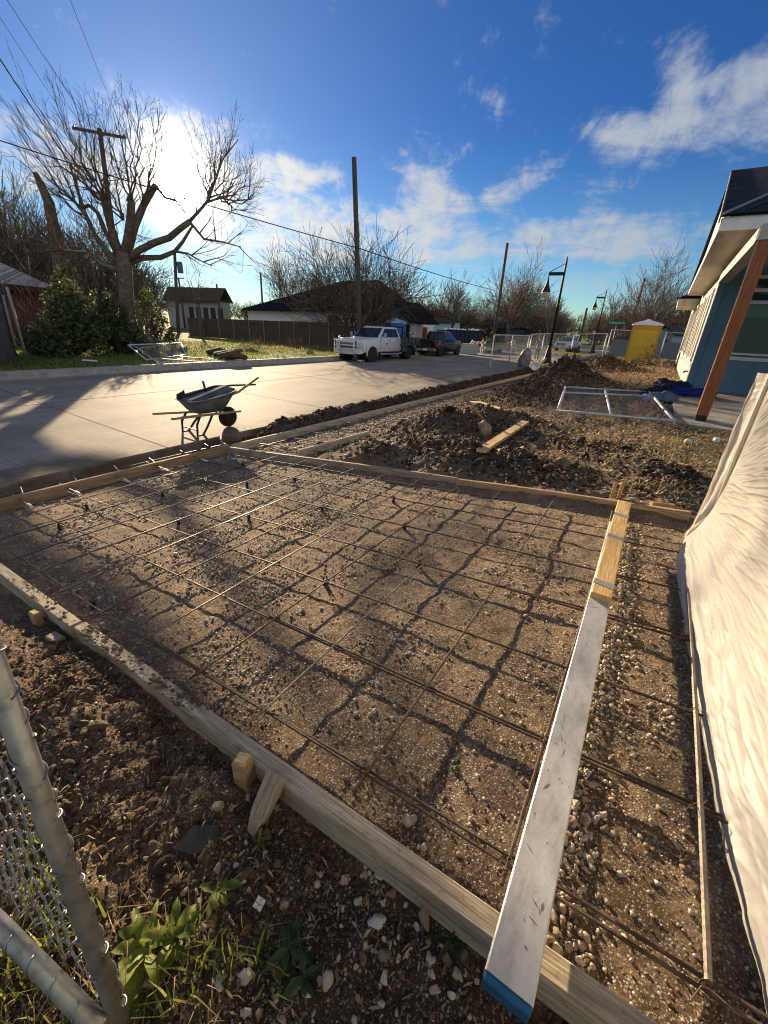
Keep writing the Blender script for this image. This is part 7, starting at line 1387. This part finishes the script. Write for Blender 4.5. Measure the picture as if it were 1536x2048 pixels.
# pallet block stack and barricades
grey_b = M_('grey block', [(.28, .31, .32), (.38, .41, .42)], 5, .8, .2, 20)
q = at(938, 708, -.5); m = MB()
for k in range(3): m.bbox((0, 0, .16 + .31 * k), (1.5, .9, .30), .02)
o = m.build('block_stack', grey_b); o.location = tuple(q); o.rotation_euler = (0, 0, .2); tag(o, 'pale grey block stack on the street behind the black pickup', 'block stack')
orange = M_('barricade orange', [(.55, .09, .03), (.65, .13, .045)], 5, .5); 
def barricade(p, rz, label, k=1.0, tilt=0.0):
    t = thing('barricade', label, 'barricade', p, rz); n = 0
    for s in (-1, 1):
        m = MB(); m.box((-.42 * k, s * .22, .5 * k), (.05, .04, 1.05 * k), Matrix.Rotation(s * .2, 3, 'X')); m.box((.42 * k, s * .22, .5 * k), (.05, .04, 1.05 * k), Matrix.Rotation(s * .2, 3, 'X')); m.build('leg_frame', white_t, t)
    for z in (.85, .48):
        m = MB()
        for i in range(8):
            x0 = (-.6 + .15 * i) * k; m.mi = i % 2; m.loft([[(x0 - .06, -.30 + (.85 - z) * -.2, z * k - .12), (x0 + .15 * k - .06, -.30 + (.85 - z) * -.2, z * k - .12), (x0 + .15 * k - .06, -.27 + (.85 - z) * -.2, z * k - .12), (x0 - .06, -.27 + (.85 - z) * -.2, z * k - .12)], [(x0 + .06, -.26 + (.85 - z) * -.2, z * k + .12), (x0 + .15 * k + .06, -.26 + (.85 - z) * -.2, z * k + .12), (x0 + .15 * k + .06, -.23 + (.85 - z) * -.2, z * k + .12), (x0 + .06, -.23 + (.85 - z) * -.2, z * k + .12)]])
        m.build('striped_board', [orange, white_t], t)
    m = MB(); m.lathe([(.07, 1.02 * k), (.09, 1.1 * k), (.05, 1.2 * k)], (.42 * k, 0, 0), 8); m.build('lamp', orange, t); return t
barricade(at(952, 708, -.5), .7, 'orange and white striped barricade at the far kerb beside the block stack', 1.25)
barricade(at(1021, 705, -.5), -.5, 'orange striped barricade seen through the wire fence', 1.1)
m = MB(); q = at(998, 706, -.5); m.bbox((0, 0, .18), (.42, .42, .36), .05); m.tube([(-.2, 0, .05), (-.9, .15, .06), (-1.3, -.1, .04)], .07, 6); o = m.build('drum_base', M_('rubber base', [(.02, .016, .015), (.16, .05, .03)], 5, .8)); o.location = tuple(q); tag(o, 'dark drum and orange hose lying on the street behind the wire fence', 'drum base')
# ------------------------------------------------------------------ things by the lamp foot
tarp = M_('dark grey tarp', [(.06, .06, .062), (.16, .16, .165), (.3, .3, .3)], 4, .6, .4, 8)
q = at(1045, 734, -.42); m = MB(); prof = [(.0, 1.1), (.12, 1.08), (.30, .9), (.40, .6), (.42, .25), (.36, 0)]; m.lathe(prof[::-1], (0, 0, 0), 12); o = m.build('covered_drum', tarp, None, True); o.location = tuple(q); o.scale = (.95, .8, 1.05); o.rotation_euler = (0, .12, 0); tag(o, 'dark rounded covered drum by the wire fence near the lamp foot', 'drum')
m = MB(); m.cyl((0, -.45, .5), (0, -.45, .02), .02, 5); 
wb_p = at(1137, 738, -.35); t = thing('sawhorse_table', 'dark folding work table with a yellow strap behind the soil pile', 'table', wb_p, .2); m = MB(); m.bbox((0, 0, .92), (1.35, .6, .07), .02); m.bbox((.0, 0, 1.06), (.8, .45, .22), .05); m.build('top', blk_m, t)
for s in (-1, 1): m = MB(); m.tube([(s * .35, -.25, .9), (s * .62, -.3, 0)], .035, 6); m.build('leg', tarp, t); m = MB(); m.tube([(s * .35, .25, .9), (s * .62, .3, 0)], .035, 6); m.build('leg', tarp, t)
m = MB(); m.box((-.1, -.325, .93), (2.2, .02, .10), Matrix.Rotation(.05, 3, 'Y')); m.build('strap', M_('caution yellow', [(.6, .48, .05), (.7, .58, .1)], 4, .6), t)
ytape = M_('yellow tape', [(.62, .5, .08), (.7, .6, .15)], 5, .5)
m = MB(); a, b = P(1200, 717, 36), P(1356, 725, 36); m.loft([[tuple(a + (b - a) * f + np.array([0, 0, -.25 * 4 * f * (1 - f) * .3 + dz])) for dz in (0, .07)] + [tuple(a + (b - a) * f + np.array([0.006, .006, -.25 * 4 * f * (1 - f) * .3 + dz])) for dz in (.07, 0)] for f in np.linspace(0, 1, 12)]); tag(m.build('barrier_tape', ytape), 'yellow barrier tape strung along the fence foot past the yellow cabin', 'tape')
rr = random.Random(12); lum = wood('scrap lumber', [(.25, .2, .14), (.45, .38, .29), (.55, .48, .38)])
for k, (x0, y0, x1, y1, lab) in enumerate([(1057, 716, 1075, 730, 'pale scrap board leaning at the lamp foot, left'), (1092, 716, 1078, 735, 'yellowish scrap board leaning against the lamp foot'), (1042, 739, 1106, 733, 'long scrap pole lying behind the form board by the lamp foot')]):
    a, b = P(x0, y0, 31.5), P(x1, y1, 31); m = MB(); M, l = axes(a, b); m.bbox((l / 2, 0, 0), (l, .14, .05), .006); o = m.build('scrap_board', lum); o.matrix_world = M; tag(o, lab, 'board')
q = at(1067, 741, -.42); m = MB(); m.lathe([(.22, 0), (.26, .2), (.22, .24), (.18, .05), (.0, .04)], (0, 0, 0), 14); o = m.build('bucket', wht, None, True); o.matrix_world = Matrix.Translation(Vector(q) + Vector((0, 0, .2))) @ Euler((1.3, 0, .4)).to_matrix().to_4x4(); tag(o, 'white bucket tipped over behind the far form board end', 'bucket')
# heap of red brown scrap and a brush heap near the cabin
m = MB(); c0 = at(1212, 722, -.2)
for k in range(26): a = rr.uniform(0, 6.28); s = rr.uniform(0, 1.1); p = Vector((c0[0] + math.cos(a) * s * 1.3, c0[1] + math.sin(a) * s * .5, c0[2] + .1 + .35 * (1 - s) * rr.random())); m.box(p, (rr.uniform(.15, .6), .12, .09), Euler((rr.uniform(-.6, .6), rr.uniform(-.6, .6), rr.uniform(0, 3))).to_matrix())
o = m.build('scrap_heap', M_('reddish scrap', [(.05, .03, .025), (.22, .07, .05), (.32, .13, .1)], 3, .8)); tag(o, 'low heap of reddish scrap left of the yellow cabin', 'scrap heap', kind='stuff')
c0 = at(1325, 735, -.08); lines = []; r3 = np.random.default_rng(4); cfg3 = dict(seg=.3, wob=.15, up=-.03, lev=3, kids=(3, 3, 2), ang=(20, 60), ratio=(.5, .8), tip=.012); cfg3['from'] = .2
for k in range(16): a = r3.uniform(0, 6.28); grow(lines, c0 + np.array([math.cos(a) * .5, math.sin(a) * .3, .05]), [math.cos(a), math.sin(a), r3.uniform(.1, .7)], r3.uniform(.7, 1.3), .04, 1, r3, cfg3)
o = lines_mesh(lines, c0, 'brush_heap', bark_d, None); o.location = tuple(c0); tag(o, 'heap of dark cut branches right of the yellow cabin', 'brush heap')
c0 = at(455, 716, LZ + .05)
m = MB()
for k, (px, py, L0, a) in enumerate([(440, 706, 1.6, .3), (455, 712, 2.0, .0), (465, 714, 1.5, .5)]): p = at(px, py, LZ + .12); m.tube([p - [math.cos(a) * L0 / 2, math.sin(a) * L0 / 2, 0], p + [0, 0, .1], p + [math.cos(a) * L0 / 2, math.sin(a) * L0 / 2, 0]], [.14, .2, .1], 8)
o = m.build('log_pile', bark_d, None, True); tag(o, 'dark cut logs lying on the lawn near the far kerb', 'log pile')
for k, (px, py, s, lab) in enumerate([(478, 706, .45, 'dark stump like clod on the lawn right of the cut logs'), (505, 705, .5, 'dark clod in the dry brush clump on the lawn'), (620, 708, .4, 'tan clod on the lawn left of the white truck')]):
    rock('clod', at(px, py, LZ) + [0, 0, .1], (s, s * .6, s * .45), grey_rock if k < 2 else tan_rock, lab, 60 + k, 'clod')
for k, (px, py, lab) in enumerate([(180, 722, 'small white litter piece under the green bush'), (365, 722, 'pale broken board strip lying by the far kerb, left'), (395, 717, 'pale broken board strip lying by the far kerb, right')]):
    q = at(px, py, LZ + .05); m = MB(); m.bbox((0, 0, .02), (.5 if k == 0 else 1.6, .16, .05), .008); o = m.build('litter_piece' if k == 0 else 'broken_board', white_t if k == 0 else lum); o.location = tuple(q); o.rotation_euler = (.05, .08, .9 + .2 * k); tag(o, lab, 'litter' if k == 0 else 'board')
# ------------------------------------------------------------------ clothes and bags by the porch
blue_c = M_('royal blue cloth', [(.008, .018, .12), (.015, .035, .22)], 6, .7, .4, 14); navy_c = M_('dark cloth', [(.010, .012, .022), (.025, .028, .045)], 6, .8, .4, 14); denim = M_('grey blue denim', [(.07, .10, .15), (.14, .19, .26)], 6, .8, .4, 20)
def heap(name, px, py, s, mat, label, seed):
    c = on_soil(px, py); bmv = ico(4); V = bmv[0].copy(); o_ = seed * 7.3; n = 1 + .55 * perlin(V[:, 0] * 1.6 + o_, V[:, 1] * 1.6 + V[:, 2] * 2 + o_) + .3 * perlin(V[:, 0] * 4 + o_, V[:, 1] * 4 - V[:, 2] * 3 + o_) + .12 * np.sin(V[:, 0] * 17 + V[:, 1] * 9 + o_)
    V = V * n[:, None] * np.array(s); V[:, 2] = np.maximum(V[:, 2], -s[2] * .3); o = np_mesh(name, V, bmv[1], mat, True); o.location = (c[0], c[1], c[2] + s[2] * .3); o.rotation_euler = (0, 0, .3); return tag(o, label, 'clothing')
heap('cloth_heap', 1372, 796, (.62, .34, .26), blue_c, 'royal blue cloth heap at the edge of the porch slab', 1)
heap('cloth_heap', 1335, 788, (.55, .38, .32), navy_c, 'dark bag heap between the wire panel and the house corner', 2)
heap('cloth_heap', 1322, 803, (.36, .24, .2), denim, 'grey blue denim heap on the corner of the wire panel', 3)
heap('cloth_heap', 1298, 800, (.36, .2, .10), M_('pale cloth', [(.2, .22, .25), (.34, .36, .39)], 6, .8, .4, 20), 'pale grey cloth lying on the far rail of the wire panel', 4)
heap('cloth_heap', 1305, 788, (.34, .22, .15), navy_c, 'small black bag left of the dark bag heap', 5)
# ------------------------------------------------------------------ wheelbarrow
wbp = at(458, 853, -.5) - 1.05 * .5 * np.array([.035, 1.0, 0]); wbt = thing('wheelbarrow', 'blue grey dented wheelbarrow with wooden handles standing on the street edge', 'wheelbarrow', wbp)
tubm = M_('dented blue tray', [(.05, .075, .095), (.11, .145, .175), (.24, .25, .245)], 3.5, .6, .3, 12, metal=.2, pos=[.35, .52, .72]); hw_ = wood('barrow handles', [(.22, .14, .08), (.36, .25, .15), (.45, .34, .22)])
# local frame: +x towards the wheel (right in the photo), y away from the camera
wx = at(478, 842, -.5) - at(330, 872, -.5); wx = np.array([.035, 1.0, 0]); wx /= np.linalg.norm(wx); wy = np.array([-wx[1], wx[0], 0])
WM_ = Matrix(((wx[0], wy[0], 0, 0), (wx[1], wy[1], 0, 0), (0, 0, 1, 0), (0, 0, 0, 1)))
K = 1.05
S_ = Matrix.Diagonal((K, K, K, 1)); WM_ = WM_ @ S_
def wbb(m, nm, mt, sm=False, par=wbt): o = m.build(nm, mt, par, sm); o.matrix_local = WM_; return o
# tray: lofted rings with wall thickness
def tray_ring(k, z, slope):
    a = []
    for j in range(24):
        q = 2 * math.pi * j / 24; cx_, sx_ = math.cos(q), math.sin(q); ex = abs(cx_) ** .6 * (1 if cx_ > 0 else -1); ey = abs(sx_) ** .6 * (1 if sx_ > 0 else -1)
        x = .06 + ex * (.28 + k * (.26 if cx_ > 0 else .17)); y = ey * (.22 + k * .17); a.append((x, y, z + slope * (x + .1)))
    return a
m = MB(); rings = [tray_ring(0, .37, .02), tray_ring(.35, .45, .05), tray_ring(.7, .55, .10), tray_ring(1.0, .64, .15), tray_ring(1.06, .65, .15), tray_ring(1.06, .635, .15), tray_ring(.97, .63, .15), tray_ring(.66, .55, .10), tray_ring(.33, .46, .05), tray_ring(.02, .385, .02)]
m.loft(rings); wbb(m, 'tray', tubm, True)
m = MB(); rg = tray_ring(1.06, .643, .15); m.tube(rg + [rg[0]], .012, 6); wbb(m, 'rim', tubm, True)
for s in (-1, 1):
    m = MB(); M, l = axes((-.80, s * .30, .385), (.74, s * .10, .29)); m.bbox((l / 2, 0, 0), (l, .042, .042), .006); o = m.build('handle', hw_, wbt); o.matrix_local = WM_ @ M
    m = MB(); m.tube([(-.22, s * .22, .35), (-.32, s * .24, .20), (-.34, s * .24, .005), (-.22, s * .23, .0), (-.10, s * .22, .14), (.06, s * .17, .33)], .021, 7); wbb(m, 'leg', iron, True)
    m = MB(); m.tube([(.28, s * .13, .34), (.44, s * .10, .19)], .014, 6); m.tube([(.66, s * .10, .30), (.50, s * .085, .20)], .012, 6); wbb(m, 'wheel_fork', iron, True)
m = MB(); m.tube([(-.33, -.24, .10), (-.33, .24, .10)], .012, 6); wbb(m, 'leg_brace', iron)
m = MB(); m.lathe([(.12, -.045), (.175, -.05), (.198, -.02), (.198, .02), (.175, .05), (.12, .045)], (.50, 0, .20), 20, 'Y'); wl = wbb(m, 'wheel', tyre_m, True)
m = MB(); m.lathe([(.125, -.035), (.06, -.025), (.03, -.06), (.03, .06), (.06, .025), (.125, .035)], (.50, 0, .20), 16, 'Y'); o = m.build('rim', M_('dusty rim', [(.12, .10, .06), (.22, .18, .11)], 5, .7), wl, True)
def wbw(p): return Vector(wbp) + WM_ @ Vector(p)
m = MB(); m.tube([wbw((.05, -.12, .52)), P(478, 783, 9.6), P(516, 755, 10.0)], .026, 7); tag(m.build('shovel_handle', hw_, None, True), 'pale wooden tool handle sticking out of the barrow to the upper right', 'tool handle')
m = MB(); m.tube([wbw((-.35, .10, .64)), wbw((.35, .12, .78)), P(511, 769, 10.1)], .020, 7); tag(m.build('shovel_handle', blk_m, None, True), 'dark tool handle lying along the barrow rim', 'tool handle')
m = MB(); M, l = axes(wbw((-.34, -.12, .62)), wbw((.52, -.02, .80))); m.bbox((l / 2, 0, 0), (l, .09, .02), .004); o = m.build('float_board', lum); o.matrix_world = M; tag(o, 'wooden float board lying across the barrow tray', 'board')
m = MB(); m.tube([wbw((.25, .24, .68)), wbw((.22, .25, .88))], .022, 8); tag(m.build('trowel_grip', blk_m, None, True), 'short dark grip standing up at the far side of the barrow', 'tool handle')
m = MB(); m.loft([[wbw(p) for p in ((-.40, .12, .60), (-.20, .20, .64), (-.20, .21, .75), (-.40, .13, .70))], [wbw(p) for p in ((-.40, .14, .60), (-.20, .22, .64), (-.20, .23, .75), (-.40, .15, .70))]]); tag(m.build('square_trowel', iron), 'dark flat blade leaning on the handle end of the tray', 'tool')
# ------------------------------------------------------------------ worker on the street
skin_m = M_('skin', [(.22, .12, .08), (.28, .16, .11)], 5, .6); shirt = M_('blue shirt', [(.012, .04, .22), (.02, .06, .32)], 8, .8, .3, 20); trous = M_('dark trousers', [(.03, .03, .035), (.055, .055, .06)], 8, .8, .3, 20); hair_m = M_('dark hair', [(.012, .01, .009), (.025, .02, .018)], 20, .7)
fp = at(1072, 721, -.5); ph = (P(1078, 674, math.hypot(fp[0], fp[1]))[2] + .5); k = ph / 1.74
t = thing('person', 'worker in blue shirt and dark trousers standing on the street behind the wire fence', 'person', fp, .6)
def skin_body(name, verts, edges, mats, parent, sub=2):
    me = bpy.data.meshes.new(name); me.from_pydata([tuple(np.array(v[:3]) * k) for v in verts], edges, []); me.materials.append(mats); o = link(name, me, parent)
    sm = o.modifiers.new('skin', 'SKIN'); sd = o.modifiers.new('sub', 'SUBSURF'); sd.levels = sub; sd.render_levels = sub
    for i, v in enumerate(verts): sv = me.skin_vertices[0].data[i]; sv.radius = (v[3] * k, (v[4] if len(v) > 4 else v[3]) * k); sv.use_root = (i == 0)
    return o
vb_ = [(0, 0, .95, .125, .10), (0, 0, 1.15, .13, .10), (0, 0, 1.36, .16, .105), (0, 0, 1.47, .075, .07), (0, 0, 1.54, .05), (.0, .01, 1.62, .078, .09), (0, .01, 1.70, .07, .08),
       (.18, 0, 1.41, .06), (.24, .03, 1.15, .045), (.26, .10, .92, .035), (.27, .13, .85, .035, .02), (-.18, 0, 1.41, .06), (-.25, .02, 1.15, .045), (-.25, .08, .92, .035), (-.25, .11, .85, .035, .02),
       (.09, 0, .88, .09), (.10, .02, .50, .062), (.11, -.02, .10, .042), (.11, .0, .05, .045), (.11, .14, .04, .04, .03), (-.09, 0, .88, .09), (-.11, .03, .50, .062), (-.13, -.02, .10, .042), (-.13, 0, .05, .045), (-.14, .14, .04, .04, .03)]
eb = [(0, 1), (1, 2), (2, 3), (3, 4), (4, 5), (5, 6), (2, 7), (7, 8), (8, 9), (9, 10), (2, 11), (11, 12), (12, 13), (13, 14), (0, 15), (15, 16), (16, 17), (17, 18), (18, 19), (0, 20), (20, 21), (21, 22), (22, 23), (23, 24)]
for s, i in ((1, 10), (-1, 14)):     # fingers and thumb
    x, y, z = vb_[i][:3]; vb_[i] = (x, y, z, .034, .018)
    for q, (dx, ln) in enumerate(((-.024, .075), (-.008, .085), (.008, .08), (.024, .062))):
        n = len(vb_); vb_.append((x + dx, y + .012, z - .05, .0095)); vb_.append((x + dx * 1.1, y + .03, z - .05 - ln, .008)); eb += [(i, n), (n, n + 1)]
    n = len(vb_); vb_.append((x - s * .04, y + .03, z - .02, .010)); vb_.append((x - s * .045, y + .05, z - .06, .009)); eb += [(i, n), (n, n + 1)]
skin_body('body', vb_, eb, skin_m, t)
vs_ = [(0, 0, .93, .15, .125), (0, 0, 1.15, .15, .122), (0, 0, 1.35, .178, .125), (0, 0, 1.455, .09, .085), (.19, 0, 1.41, .078), (.235, .02, 1.20, .066), (-.19, 0, 1.41, .078), (-.24, .01, 1.20, .066)]
skin_body('shirt', vs_, [(0, 1), (1, 2), (2, 3), (2, 4), (4, 5), (2, 6), (6, 7)], shirt, t)
vt_ = [(0, 0, .95, .14, .115), (.09, 0, .86, .105), (.10, .02, .50, .078), (.11, -.01, .08, .064), (-.09, 0, .86, .105), (-.11, .03, .50, .078), (-.13, -.01, .08, .064)]
skin_body('trousers', vt_, [(0, 1), (1, 2), (2, 3), (0, 4), (4, 5), (5, 6)], trous, t)
m = MB(); m.lathe([(.098, .0), (.106, .03), (.10, .08), (.07, .12), (.0, .135)], (0, -.005, 1.645), 14); m.v = [tuple(np.array(v) * k) for v in m.v]; m.build('hair', hair_m, t, True)
m = MB(); m.loft([[(x * .018 * k, (.092 + .01) * k, 1.63 * k + z * k) for x, z in ((-1, -.02), (1, -.02), (.6, .025), (-.6, .025))], [(x * .01 * k, .128 * k, 1.62 * k + z * k) for x, z in ((-1, -.006), (1, -.006), (.6, .012), (-.6, .012))]])
m.build('nose', skin_m, t)
